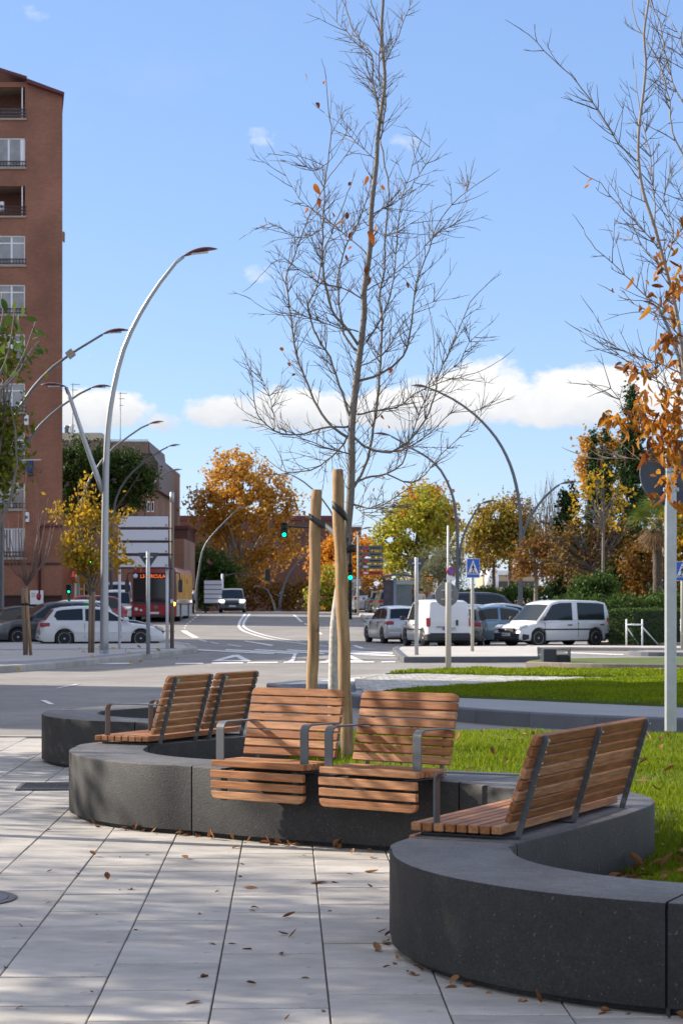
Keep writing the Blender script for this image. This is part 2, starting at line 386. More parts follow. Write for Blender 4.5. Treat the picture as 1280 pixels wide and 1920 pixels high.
def inset(pts, d=.07):
    n = len(pts); A = sum(pts[i][0] * pts[(i + 1) % n][1] - pts[(i + 1) % n][0] * pts[i][1] for i in range(n)); s = 1 if A > 0 else -1; o = []
    for i in range(n):
        a, b = Vector(pts[i - 1][:2]), Vector(pts[(i + 1) % n][:2]); t = b - a
        if t.length < 1e-6: o.append(tuple(pts[i][:2])); continue
        t.normalize(); o.append((pts[i][0] - t.y * s * d, pts[i][1] + t.x * s * d))
    return o
def in_poly(px, py, poly):
    r = np.zeros(len(px), bool); n = len(poly); j = n - 1
    for i in range(n):
        xi, yi = poly[i][0], poly[i][1]; xj, yj = poly[j][0], poly[j][1]
        c = ((yi > py) != (yj > py)) & (px < (xj - xi) * (py - yi) / (yj - yi + 1e-12) + xi)
        r ^= c; j = i
    return r

# road: one sheet to the horizon, following the rise of the street
def make_road():
    ys = list(np.arange(-10, 80, 10)) + list(np.arange(80, 240, 4)) + [260, 300, 400, 700, 1500, 4500]
    xs = [-3000, -600, -120, -40, -15, 0, 15, 40, 120, 600, 3000]
    V = [(x, y, gz(y) - .0) for y in ys for x in xs]; n = len(xs)
    Fc = [(j * n + i, j * n + i + 1, (j + 1) * n + i + 1, (j + 1) * n + i) for j in range(len(ys) - 1) for i in range(n - 1)]
    mb = MB(); mb.add(V, Fc, True); o = mb.build('road', ASPH); o['kind'] = 'structure'; o.location.z = -.006
make_road()

# ---- serpentine planter centre line (world metres)
def arc(c, r, a0, a1, n):
    return [(c[0] + r * math.cos(R(a0 + (a1 - a0) * i / n)), c[1] + r * math.sin(R(a0 + (a1 - a0) * i / n))) for i in range(n + 1)]
ctl = [(5.0, 8.6), (3.9, 7.95)]
ctl += [(p[0], p[1]) for p in arc((1.95, 9.15), 1.45, -62, -195, 11)]
jA0 = len(ctl)
ctl += [(1.035, 10.42), (1.34, 11.0), (1.48, 11.4), (1.40, 11.78), (1.0, 12.40), (.56, 12.78), (.0, 13.13), (-.42, 13.40)]
ctl += [(p[0], p[1]) for p in arc((-.13, 15.2), 1.62, -116, -197, 7)]
ctl += [(-1.08, 16.55), (-.77, 17.15), (-.65, 17.5), (-.74, 17.85), (-1.1, 18.30), (-1.45, 18.53)]
ctl += [(p[0], p[1]) for p in arc((-1.1, 20.2), 1.59, -112, -195, 7)]
ctl += [(-2.1, 21.5), (-1.75, 22.2)]
CL = spline([(x, y, 0) for x, y in ctl], .06)
HW = .275
def wallH(y): return .45 + .035 * sstep(10, 13, y)
def edge(i, off):
    a = CL[max(i - 2, 0)]; b = CL[min(i + 2, len(CL) - 1)]; t = (b - a).normalized(); n = Vector((-t.y, t.x, 0))
    return CL[i] + n * off, t, n
def nearest(x, y): return min(range(len(CL)), key=lambda i: (CL[i].x - x) ** 2 + (CL[i].y - y) ** 2)
cuts = [0] + [nearest(*q) for q in ((3.3, 7.95), (1.31, 7.85), (.57, 9.55), (1.48, 11.4), (.90, 12.5), (-.83, 13.73), (-1.62, 15.55), (-.65, 17.5), (-1.75, 18.72), (-2.6, 20.7))] + [len(CL) - 1]
wall = thing('planter_wall', 'low winding charcoal stone planter wall that carries the wooden seats', 'planter wall', (1, 12, 0))
def P_local(o, v): return Vector(v) - o.location
for a, b in zip(cuts[:-1], cuts[1:]):
    rows = []
    idx = list(range(a, b + 1))
    for j, i in enumerate(idx):
        shift = 0
        c, t, n = edge(i, 0)
        if j == 0: c = c + t * .006
        if j == len(idx) - 1: c = c - t * .006
        H = wallH(c.y); bv = .012; w = HW
        prof = [(-w + .05, .0), (-w + .05, .05), (-w, .052), (-w, H - bv), (-w + bv * .3, H - bv * .3), (-w + bv, H), (w - bv, H), (w - bv * .3, H - bv * .3), (w, H - bv), (w, .052), (w - .05, .05), (w - .05, 0)]
        rows.append([c + n * o_ + Vector((0, 0, z_)) - wall.location for o_, z_ in prof])
    mb = MB(); mb.loft(rows, close=True, cap=True, smooth=False)
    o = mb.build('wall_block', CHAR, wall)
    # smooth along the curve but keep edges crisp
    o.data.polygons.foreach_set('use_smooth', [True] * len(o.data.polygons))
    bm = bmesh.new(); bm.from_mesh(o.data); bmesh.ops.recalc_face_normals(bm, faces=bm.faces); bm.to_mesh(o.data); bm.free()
    o.data.materials.append(CHAR_SHEEN)
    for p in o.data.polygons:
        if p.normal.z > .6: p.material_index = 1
    o.data.set_sharp_from_angle(angle=R(30))

# dark gap filler inside the joints (recess)
for i in cuts[1:-1]:
    c, t, n = edge(i, 0); H = wallH(c.y) - .03
    M = Matrix(((n.x, t.x, 0, c.x), (n.y, t.y, 0, c.y), (0, 0, 1, 0), (0, 0, 0, 1)))
    M = Matrix.Translation(-Vector(wall.location)) @ M
    MB().box(-HW + .02, HW - .02, -.0075, .0075, .0, H, M).build('joint_seal', STEELD, wall)

# ---- plaza paving: tiles laid in columns (0.45 x 0.60), joints staggered
plaza = thing('plaza_paving', None, None, (0, 12, 0)); plaza['kind'] = 'structure'
poly_sheet('bedding', [(-6.2, 3), (6, 3), (6, 9.2), (1.6, 13.5), (-1.9, 23.4), (-6.5, 23.75)], .008, JOINT, plaza).location = (0, -12, 0)
ang = math.atan2(-101, 3800)      # the columns run slightly to the left of the view axis
ca, sa = math.cos(ang), math.sin(ang)
def tw(u, v): return (u * ca + v * sa, -u * sa + v * ca)
tile_poly_cut = [tuple(edge(i, 0)[0][:2]) for i in range(0, len(CL), 3)]
keep_poly = [(-9, 2), (6, 2)] + tile_poly_cut + [(-3.6, 23.65), (-9, 23.8)]
random.seed(3)
tmesh = {}
def tile_mesh(w, l):
    k = (round(w, 3), round(l, 3))
    if k not in tmesh:
        g = .0034; tmesh[k] = MB().box(-w / 2 + g, w / 2 - g, -l / 2 + g * 2.9, l / 2 - g * 2.9, -.03, 0, bev=.003).mesh('tile'); tmesh[k].materials.append(PAVE)
    return tmesh[k]
TW = .452
offs = {-3: .25, -2: .12, -1: .42, 0: .05, 1: .32, 2: .5}
tiles = []
for ci in range(-16, 12):
    o0 = offs.get(ci, random.random() * .6)
    for rj in range(8, 42):
        u = -.2915 + 0.0 + (ci + .5) * TW + .0; v = 2.0 + rj * .602 + o0
        x, y = tw(u, v)
        if y < 7.0 or x < -.172 * y - .75 or x > .172 * y + .6 or y > 23.9: continue
        tiles.append((x, y))
px = np.array([t[0] for t in tiles]); py = np.array([t[1] for t in tiles])
inside = in_poly(px, py, keep_poly)
cand = [t for t, k in zip(tiles, inside) if k or min((t[0] - c.x) ** 2 + (t[1] - c.y) ** 2 for c in CL[::6]) < .3]
cand.sort(key=lambda t: t[1])
near, far = cand[:290], cand[290:]
random.seed(5)
for x, y in near:
    o = mk('paving_tile', tile_mesh(TW, .602), plaza, None, (x, y - 12, .018 + random.uniform(-.0018, .0018)), (random.uniform(-.002, .002), random.uniform(-.002, .002), -ang + random.uniform(-.0012, .0012)))
mb = MB()
for x, y in far:
    M = Matrix.Translation((x, y - 12, .018)) @ Matrix.Rotation(-ang, 4, 'Z'); g = .0045
    mb.box(-TW / 2 + g, TW / 2 - g, -.301 + g, .301 - g, -.02, 0, M)
if far: o = mb.build('far_paving_tiles', PAVE, plaza); o['kind'] = 'stuff'
# edge kerb of the plaza towards the road (left)
def kerb_line(name_parent, pts, w, h, L, m, side=1, z0=0.0, zf=None, nm='kerb_stone', bev=.02):
    """row of kerb stones along pts (x,y); the stone lies to the given side of the line"""
    path = spline([(p[0], p[1], 0) for p in pts], L / 6); 
    d = [0]
    for i in range(1, len(path)): d.append(d[-1] + (path[i] - path[i - 1]).length)
    tot = d[-1]; n = max(1, int(tot / L)); D = np.array(d); XY = np.array([[p.x, p.y] for p in path])
    for k in range(n):
        s0 = tot * k / n + .003; s1 = tot * (k + 1) / n - .003; rows = []
        for q in range(5):
            s_ = s0 + (s1 - s0) * q / 4
            x = np.interp(s_, D, XY[:, 0]); y = np.interp(s_, D, XY[:, 1]); x2 = np.interp(s_ + .05, D, XY[:, 0]); y2 = np.interp(s_ + .05, D, XY[:, 1]); x1 = np.interp(s_ - .05, D, XY[:, 0]); y1 = np.interp(s_ - .05, D, XY[:, 1])
            t = Vector((x2 - x1, y2 - y1, 0)).normalized(); nn = Vector((-t.y, t.x, 0)) * side
            zz = zf(y) if zf else z0; c = Vector((x, y, zz)) - Vector(name_parent.location)
            rows.append([c + Vector((0, 0, -.05)), c + Vector((0, 0, h - bev)), c + nn * bev + Vector((0, 0, h)), c + nn * w + Vector((0, 0, h)), c + nn * w + Vector((0, 0, -.05))])
        b = MB(); b.loft(rows, close=True, cap=True, smooth=False); b.build(nm, m, name_parent)
kp = thing('plaza_kerb', None, None, (-3, 23, 0)); kp['kind'] = 'structure'
kerb_line(kp, [(-9, 23.95), (-4.2, 23.75), (-2.4, 23.6), (3, 22.9)], .2, .025, 1.0, KERB, -1)

# grate and manhole
gr = thing('drain_grate', 'dark iron drain grate set in the paving left of the curved wall', 'drain grate', P(88, 1480) + Vector((0, 0, .02)), R(3))
gw, gl = .46, .62
MB().box(-gw / 2, gw / 2, -gl / 2, gl / 2, -.02, .0).build('frame', STEELD, gr)
gw2 = gw - .06; gl2 = gl - .06
fr = MB(); 
for (a, b_, c, d_) in ((-gw / 2, gw / 2, -gl / 2, -gl2 / 2), (-gw / 2, gw / 2, gl2 / 2, gl / 2), (-gw / 2, -gw2 / 2, -gl2 / 2, gl2 / 2), (gw2 / 2, gw / 2, -gl2 / 2, gl2 / 2)): fr.box(a, b_, c, d_, .0005, .014)
fr.build('rim', STEEL, gr)
for k in range(13):
    yy = -gl2 / 2 + gl2 * (k + .5) / 13
    MB().box(-gw2 / 2, gw2 / 2, yy - .011, yy + .011, .0005, .011).build('bar', STEELD, gr)
mh = thing('manhole_cover', 'round grey manhole cover cut by the left edge of the picture', 'manhole cover', P(-88, 1692) + Vector((0, 0, .019)), 0)
MB().lathe([(.0, 0), (.33, 0), (.335, .003), (.33, .006), (.30, .006), (.295, .003), (0, .003)], 40).build('rim', mat('iron', (.12, .11, .105), .6, metal=.4, noise=(20, .2)), mh)
MB().lathe([(.0, .0032), (.285, .0032), (.285, .0065), (0, .0065)], 40).build('lid', PAVG, mh)
for k in range(6):
    MB().box(-.20, -.12, -.008, .008, .0067, .008, Matrix.Rotation(k * PI / 3, 4, 'Z')).build('slot', BLACK, mh)

# ---- roundabout island
isl = thing('roundabout_island', None, None, (4, 33, 0)); isl['kind'] = 'structure'
near_k = [(-1.30, 35.2), (-1.22, 34.4), (-.75, 32.9), (0, 31.0), (.75, 28.9), (1.6, 26.8), (2.8, 25.3), (4.3, 24.3), (7, 23.3), (11, 23), (18, 24)]
far_k = [(-1.30, 35.2), (-1.1, 36.2), (-.4, 37.9), (.9, 40.6), (2.4, 42.4), (5, 43.6), (9, 44), (14, 43), (18, 41)]
nk = spline([(x, y, 0) for x, y in near_k], .5); fk = spline([(x, y, 0) for x, y in far_k], .5)
outl = [(p.x - 4, p.y - 33) for p in nk] + [(p.x - 4, p.y - 33) for p in reversed(fk[1:])]
poly_sheet('paving', inset(outl), .15, PAVG, isl, thick=.12)
kerb_line(isl, near_k, .16, .185, 1.0, KERBD, 1)
kerb_line(isl, far_k, .3, .165, 1.0, KERB, -1)
def px_poly(pts, z): return [tuple(P(x, y, z)[:2]) for x, y in pts]
WSM = mat('white_concrete', (.60, .57, .51), .85, noise=[(2, .08), (40, .08)])
COB = mat('cobble', (.47, .45, .41), .85, noise=[(1.5, .1), (40, .12)], isl=.2)
ws = px_poly([(500, 1285), (520, 1279), (560, 1274), (610, 1270), (665, 1267), (700, 1265), (690, 1272), (668, 1278), (640, 1280.5), (580, 1281), (530, 1282)], .17)
poly_sheet('white_rim', [(x - 4, y - 33) for x, y in ws], .158, WSM, isl)
# rows of dark blocks beyond the rim (tactile paving)
bl = MB()
for j in range(9):
    for i in range(26):
        p = P(528 + i * 5.6 - j * .5, 1284.2 + j * 1.6, .155)
        bl.box(p.x - 4 - .022, p.x - 4 + .022, p.y - 33 - .05, p.y - 33 + .05, .153, .158)
o = bl.build('paving_studs', KERBD, isl); o['kind'] = 'stuff'
cobp = px_poly([(664, 1276), (680, 1268), (730, 1263), (790, 1262), (940, 1266), (1140, 1269), (1245, 1266.5), (1400, 1266), (1400, 1272), (1140, 1273), (990, 1279), (840, 1287), (760, 1297), (728, 1300), (700, 1295), (676, 1288)], .2)
poly_sheet('cobble_bed', [(x - 4, y - 33) for x, y in cobp], .176, JOINT, isl, thick=.04)
xs_ = [p[0] for p in cobp]; ys_ = [p[1] for p in cobp]
cb = MB(); yy = min(ys_); row = 0
while yy < max(ys_):
    gx = np.arange(min(xs_), max(xs_), .22) + (.11 if row % 2 else 0)
    ins = in_poly(gx, np.full(len(gx), yy + .06), cobp)
    for x in gx[ins]: 
        e = random.uniform(-.004, .004); cb.box(x - 4 - .1, x - 4 + .1, yy - 33 + .008, yy - 33 + .125, .17, .19 + e)
    yy += .135; row += 1
o = cb.build('cobblestones', COB, isl); o['kind'] = 'stuff'
grf = px_poly([(722, 1263.5), (780, 1259), (840, 1256), (890, 1255), (1000, 1255.5), (1250, 1257), (1450, 1258), (1450, 1267), (1245, 1266), (1140, 1268.5), (940, 1265.5), (790, 1261.5)], .2)
poly_sheet('far_turf', [(x - 4, y - 33) for x, y in grf], .21, TURF, isl, thick=.06)
grn = px_poly([(718, 1294.5), (760, 1291), (840, 1285), (990, 1277), (1140, 1271), (1245, 1267), (1450, 1264), (1450, 1328), (1245, 1318), (1090, 1311.5), (940, 1305), (790, 1300)], .2)
poly_sheet('near_turf', [(x - 4, y - 33) for x, y in grn], .19, TURF, isl, thick=.04)
kerb_line(isl, [tuple(P(x, y, .2)[:2]) for x, y in [(700, 1265.5), (674, 1270), (664, 1276), (676, 1288), (700, 1295), (728, 1300)]], .12, .195, .8, KERB, 1)

def grass_patch(name, polyg, zfun, n, h, w, parent=None, seed=1, yweight=False, label=None, wide=.4):
    r = np.random.default_rng(seed); xs = [p[0] for p in polyg]; ys = [p[1] for p in polyg]
    m = int(n * 2.2); X = r.uniform(min(xs), max(xs), m)
    if yweight: 
        a, b = min(ys), max(ys); Y = 1 / r.uniform(1 / b ** 1, 1 / a ** 1, m)
    else: Y = r.uniform(min(ys), max(ys), m)
    k = in_poly(X, Y, polyg) & (np.abs(X) < .185 * Y + wide); X = X[k][:n]; Y = Y[k][:n]; c = len(X)
    Z = np.array([zfun(x, y) for x, y in zip(X, Y)])
    cl = .75 + .35 * np.sin(X * 5.1 + 1.3 * np.sin(Y * 3.3)) * np.sin(Y * 4.1)
    a = r.uniform(0, 2 * PI, c); hh = h * r.uniform(.55, 1.3, c) * cl; ww = w * r.uniform(.7, 1.3, c)
    lx = r.normal(0, .38, c) * hh; ly = r.normal(0, .38, c) * hh
    dx = np.cos(a) * ww / 2; dy = np.sin(a) * ww / 2
    V = np.zeros((c, 5, 3))
    V[:, 0] = np.c_[X - dx, Y - dy, Z - .01]; V[:, 1] = np.c_[X + dx, Y + dy, Z - .01]
    V[:, 2] = np.c_[X - dx * .8 + lx * .35, Y - dy * .8 + ly * .35, Z + hh * .6]; V[:, 3] = np.c_[X + dx * .8 + lx * .35, Y + dy * .8 + ly * .35, Z + hh * .6]
    V[:, 4] = np.c_[X + lx, Y + ly, Z + hh]
    b = np.arange(c)[:, None] * 5
    T = np.concatenate([b + [0, 1, 3], b + [0, 3, 2], b + [2, 3, 4]], 1).reshape(-1, 3)
    V = V.reshape(-1, 3)
    if parent is not None: V = V - np.array(parent.location)
    me = npmesh(name, V, T, GRASSM); o = mk(name, me, parent); o['kind'] = 'stuff'
    if label: o['label'] = label; o['category'] = 'grass'
    return o
grass_patch('near_grass', [(x, y) for x, y in grn], lambda x, y: .19, 42000, .05, .02, isl, 4)
grass_patch('far_grass', [(x, y) for x, y in grf], lambda x, y: .21, 14000, .06, .03, isl, 5)

# ---- front lawn, a mound behind the winding wall
lawn_poly = [tuple(c[:2]) for c in CL[::3]] + [(-1.2, 22.3), (1.5, 21.6), (4, 21.0), (8, 20.6), (9, 12), (6, 9)]
CLxy = np.array([[c.x, c.y] for c in CL[::4]])
def lawn_z(x, y):
    d = math.sqrt(((CLxy - (x, y)) ** 2).sum(1).min())
    base = .24 + .11 * sstep(10.5, 16, y) + .03 * math.sin(x * .9 + 1) * sstep(10, 13, y)
    base -= .20 * (1 - sstep(-.9, .1, x)) * (1 - sstep(17, 19, y))
    base -= .40 * sstep(18.6, 21.4, y - .05 * x)
    base -= .10 * (1 - sstep(.25, 1.0, d)) * (1 - sstep(13, 15, y))
    return max(base, -.02)
def make_lawn():
    st = .16; gx = np.arange(-3, 9, st); gy = np.arange(7.5, 22.6, st); X, Y = np.meshgrid(gx, gy)
    ins = in_poly(X.ravel(), Y.ravel(), lawn_poly).reshape(X.shape)
    idx = -np.ones(X.shape, int); V = []
    for j in range(X.shape[0]):
        for i in range(X.shape[1]):
            if ins[j, i]: idx[j, i] = len(V); V.append((X[j, i], Y[j, i], lawn_z(X[j, i], Y[j, i])))
    Fc = []
    for j in range(X.shape[0] - 1):
        for i in range(X.shape[1] - 1):
            q = [idx[j, i], idx[j, i + 1], idx[j + 1, i + 1], idx[j + 1, i]]
            if min(q) >= 0: Fc.append(q)
    mb = MB(); mb.add(V, Fc, True); o = mb.build('lawn_ground', SOILG); o['kind'] = 'structure'
make_lawn()
gp = [(x, y) for x, y in lawn_poly]
def lawn_grass():
    # keep blades off the wall itself
    return grass_patch('grass', gp, lambda x, y: (lawn_z(x, y) if ((CLxy - (x, y)) ** 2).sum(1).min() > .075 else -.3), 240000, .048, .0065, None, 9, True, wide=3.0, label=
                       'bright green grass on the mounded lawn behind the winding wall')
lawn_grass()

# ---- left corner pavement and kerb
lp_front = [tuple(P(x, y)[:2]) for x, y in [(-260, 1275), (0, 1261), (98, 1254), (195, 1244.7), (273, 1236), (324, 1229), (355, 1225.5), (370, 1221.5), (362, 1217.5)]]
lp_back = [tuple(P(x, y)[:2]) for x, y in [(362, 1217.5), (345, 1214), (318, 1211.3), (270, 1210.5), (0, 1210), (-300, 1210)]]
sw = thing('corner_pavement', None, None, (-9, 58, 0)); sw['kind'] = 'structure'
fr_ = spline([(x, y, 0) for x, y in lp_front], .6); bk_ = spline([(x, y, 0) for x, y in lp_back], .6)
poly_sheet('paving', inset([(p.x + 9, p.y - 58) for p in fr_] + [(p.x + 9, p.y - 58) for p in bk_[1:]]), .135, SIDEW, sw, thick=.1)
kerb_line(sw, lp_front, .28, .15, 1.1, KERB, 1)
kerb_line(sw, lp_back, .16, .15, 1.1, KERB, 1)
# dark strip of older slabs along the kerb
strip = [tuple(P(x, y, .14)[:2]) for x, y in [(-100, 1253), (0, 1247), (98, 1241), (195, 1233), (273, 1226), (315, 1220), (300, 1219), (262, 1222), (195, 1228), (98, 1236), (0, 1241), (-100, 1246)]]
poly_sheet('slab_strip', [(x + 9, y - 58) for x, y in strip], .1395, PAVG, sw)
jn = [tuple(P(x, y, .14)[:2]) for x, y in [(-40, 1217.6), (330, 1215.4), (330, 1215.9), (-40, 1218.3)]]
poly_sheet('slab_joint', [(x + 9, y - 58) for x, y in jn], .1396, JOINT, sw)

# ---- splitter island and median strips on the right
sp = thing('splitter_island', None, None, (5, 57, 0)); sp['kind'] = 'structure'
sp_pts = [tuple(P(x, y)[:2]) for x, y in [(1012, 1241.5), (900, 1242), (765, 1242.3), (752, 1241), (744, 1234), (736, 1224), (742, 1220.5), (800, 1219.5), (1010, 1219)]]
poly_sheet('paving', inset([(x - 5, y - 57) for x, y in sp_pts]), .14, SIDEW, sp, thick=.1)
kerb_line(sp, [p for p in sp_pts[:7]], .18, .155, 1.0, KERBD, -1)
md = thing('median_strip', None, None, (10, 65, 0)); md['kind'] = 'structure'
md_pts = [tuple(P(x, y)[:2]) for x, y in [(1420, 1222), (1280, 1221), (1100, 1219.8), (1000, 1219.6), (984, 1217.5), (990, 1215.5), (1100, 1215.5), (1420, 1217)]]
poly_sheet('paving', inset([(x - 10, y - 65) for x, y in md_pts]), .10, SIDEW, md, thick=.08)
kerb_line(md, md_pts[:6], .16, .115, 1.0, KERB, -1)
m2 = thing('dark_kerb_strip', None, None, (10, 60, 0)); m2['kind'] = 'structure'
m2p = [tuple(P(x, y)[:2]) for x, y in [(1420, 1233), (1280, 1231), (1200, 1230), (1176, 1227.5), (1200, 1225.5), (1420, 1226.5)]]
poly_sheet('paving', inset([(x - 10, y - 60) for x, y in m2p]), .11, PAVG, m2, thick=.08)
kerb_line(m2, m2p[:5], .16, .125, 1.0, KERBD, -1)
# low planted strip beyond the roundabout (brown edging and turf)
ls = thing('far_verge', None, None, (8, 47, 0)); ls['kind'] = 'structure'
vp = [tuple(P(x, y)[:2]) for x, y in [(1500, 1262), (1280, 1261), (1100, 1258), (1010, 1255), (985, 1252), (1010, 1248.5), (1100, 1246), (1280, 1244), (1500, 1242)]]
poly_sheet('turf', inset([(x - 8, y - 47) for x, y in vp]), .17, TURF, ls, thick=.14)
kerb_line(ls, [tuple(P(x, y)[:2]) for x, y in [(1500, 1263), (1280, 1262), (1100, 1260), (985, 1256.5)]], .14, .2, 1.0, mat('brown_edging', (.20, .165, .135), .9, noise=(6, .2), rnd=.1), -1)
# pavement on the far right behind the white van, with the sunlit path
rp = thing('far_pavement', None, None, (14, 78, 0)); rp['kind'] = 'structure'
rpp = [(9.2, 76.0), (15, 71.5), (30, 70), (40, 90), (22, 88), (11, 80)]
poly_sheet('paving', [(x - 14, y - 78) for x, y in rpp], .12, mat('ochre_paving', (.42, .36, .27), .9, noise=(2, .12)), rp, thick=.1)
# right bay kerb by the bus stop
bk = thing('bay_kerb', None, None, (3, 110, gz(110))); bk['kind'] = 'structure'
kerb_line(bk, [(x, y) for x, y in [(3.2, 92), (2.7, 96), (2.2, 101), (1.5, 108), (1.2, 118), (1.1, 135), (1.2, 150)]], .2, .13, 1.2, KERB, -1, zf=gz)
bay = MB(); ys = np.arange(92, 152, 6.0)
Vb = []
for y in ys:
    xl = np.interp(y, [92, 96, 101, 108, 118, 135, 150], [3.2, 2.7, 2.2, 1.5, 1.2, 1.1, 1.2]); Vb += [(xl + .1 - 3, y - 110, gz(y) + .12 - gz(110)), (12 - 3, y - 110, gz(y) + .12 - gz(110))]
bay.add(Vb, [(2 * i, 2 * i + 1, 2 * i + 3, 2 * i + 2) for i in range(len(ys) - 1)], True); bay.build('paving', SIDEW, bk)

# ---- painted road markings
mk_n = 0
def paint(pts, name='road_marking', m=WHITEP):
    """closed polygon in photo pixels on the road"""
    global mk_n; mk_n += 1; ZM = .004 + .0007 * (mk_n % 9)
    W = []
    for (x, y) in pts:
        p = P(x, y)
        if p.y > 75:
            # intersect the view ray with the rising street
            sl = (y - HZ) / F; Y = 60.0
            while Y < 145 and EYE - sl * Y > gz(Y): Y += .25
            p = Vector(((x - CX) / F * Y, Y, gz(Y)))
        W.append(p)
    # subdivide long quads so they follow the street
    mb = MB()
    if len(W) == 4:
        a, b, c, d = W; n = max(1, int(max((b - a).length, (c - d).length) / 2))
        V = []
        for i in range(n + 1):
            t = i / n; p = a.lerp(b, t); q = d.lerp(c, t)
            V += [(p.x, p.y, gz(p.y) + ZM), (q.x, q.y, gz(q.y) + ZM)]
        mb.add(V, [(2 * i, 2 * i + 1, 2 * i + 3, 2 * i + 2) for i in range(n)])
    else: mb.add([(p.x, p.y, gz(p.y) + ZM) for p in W], [tuple(range(len(W)))])
    o = mb.build(name, m); o['kind'] = 'structure'; return o
def lane(pts, hw):
    """line following pixel points, half width hw metres"""
    W = []
    for (x, y) in pts:
        sl = (y - HZ) / F; Y = EYE / sl
        if Y > 75:
            Y = 60.0
            while Y < 145 and EYE - sl * Y > gz(Y): Y += .2
        W.append(Vector(((x - CX) / F * Y, Y, 0)))
    S = spline(W, 1.0); V = []
    for i, p in enumerate(S):
        t = (S[min(i + 1, len(S) - 1)] - S[max(i - 1, 0)]).normalized(); n = Vector((-t.y, t.x, 0)) * hw
        V += [(p.x - n.x, p.y - n.y, gz(p.y) + .004), (p.x + n.x, p.y + n.y, gz(p.y) + .004)]
    mb = MB(); mb.add(V, [(2 * i, 2 * i + 1, 2 * i + 3, 2 * i + 2) for i in range(len(S) - 1)])
    o = mb.build('road_marking', WHITEP); o['kind'] = 'structure'
paint([(76, 1313.2), (86, 1313.2), (103, 1321), (92, 1321)])
paint([(103, 1291), (112, 1290.5), (150, 1283), (143, 1283)])
paint([(178, 1243.8), (240, 1243.0), (250, 1245), (186, 1246)])
# give way triangles
for (x0, x1, xa) in ((395, 472, 448), (605, 682, 655)):
    y1, y0 = 1240.3, 1228.5
    paint([(x0, y1), (x0 + 9, y1), (xa - 3, y0 + 3), (xa - 12, y0)]); paint([(xa - 12, y0), (xa, y0 - .3), (x1, y1), (x1 - 14, y1)]); paint([(x0 + 5, y1 - .1), (x0 + 12, y1 - 2.2), (x1 - 12, y1 - 2.2), (x1 - 9, y1 - .1)])
# broken yield line
for (a, b_, y) in ((330, 380, 1244.8), (398, 455, 1243.6), (465, 520, 1242.9), (533, 572, 1242.3), (600, 622, 1242.2), (640, 700, 1242), (716, 740, 1241.8)):
    paint([(a, y - 1.4), (b_, y - 1.8), (b_ + 2, y + .6), (a - 2, y + 1.0)])
# zebra crossing bars, seen nearly edge on
for (xa, ya, xb, yb) in ((372, 1218, 515, 1226), (425, 1217.5, 560, 1225.5), (480, 1217.5, 610, 1225.5), (540, 1218, 690, 1227), (600, 1219, 735, 1228), (660, 1220, 740, 1225)):
    paint([(xa, ya), (xb, yb - .6), (xb - 4, yb + 1.2), (xa - 4, ya + 1.6)])
paint([(536, 1243), (546, 1236), (550, 1226.5), (556, 1226.2), (553, 1237), (547, 1243)])
paint([(325, 1203.5), (356, 1208), (352, 1210), (320, 1206)])
paint([(455, 1202.5), (462, 1202), (513, 1210), (508, 1211.5)])
for (a, b_, c, d_) in ((392, 1204.2, 410, 1208), (425, 1208.5, 452, 1212.5), (372, 1199.8, 388, 1203.5)): paint([(a, b_), (a + 3, b_ - .4), (c + 2, d_ - .4), (c - 2, d_)])
lane([(344, 1182.5), (350, 1186.5), (360, 1192), (368, 1196)], .14)
for t in [(345, 1178), (347, 1174), (350, 1170), (355, 1166), (360, 1162), (365, 1158), (370, 1154)]:
    paint([(t[0], t[1] - .8), (t[0] + 4, t[1] - .8), (t[0] + 3, t[1] + .8), (t[0] - 1, t[1] + .8)])
lane([(460, 1151.5), (449, 1168), (452, 1180), (475, 1190), (510, 1199), (560, 1206), (610, 1211.5), (700, 1217)], .075)
lane([(468, 1151.5), (457, 1168), (461, 1178), (485, 1188), (520, 1196.5), (565, 1203)], .075)
lane([(551, 1153), (562, 1163), (566, 1166)], .08)
paint([(570, 1169), (573, 1168.6), (577, 1172), (573, 1172)]); paint([(595, 1186), (600, 1185.6), (605, 1190), (600, 1190)]); paint([(622, 1197.5), (628, 1197), (633, 1199.6), (627, 1200)])
paint([(660, 1211), (666, 1210.4), (684, 1215.2), (676, 1215.8)]); paint([(612, 1205), (619, 1204.5), (634, 1209), (626, 1209.6)])
paint([(662, 1226), (740, 1228.5), (740, 1231), (662, 1228)]); paint([(662, 1235), (682, 1239.6), (662, 1239.6)])
# zebra on the right approach
for (a, y) in ((905, 1225), (960, 1226.8), (1060, 1224), (1110, 1226)):
    paint([(a, y - 1), (a + 60, y + 1), (a + 56, y + 2.4), (a - 4, y + .6)])
# stone gutter line along the left kerb
gp_ = [tuple(P(x, y)) for x, y in [(-60, 1268), (98, 1257), (195, 1247.6), (273, 1238.6), (330, 1231), (378, 1222.5)]]
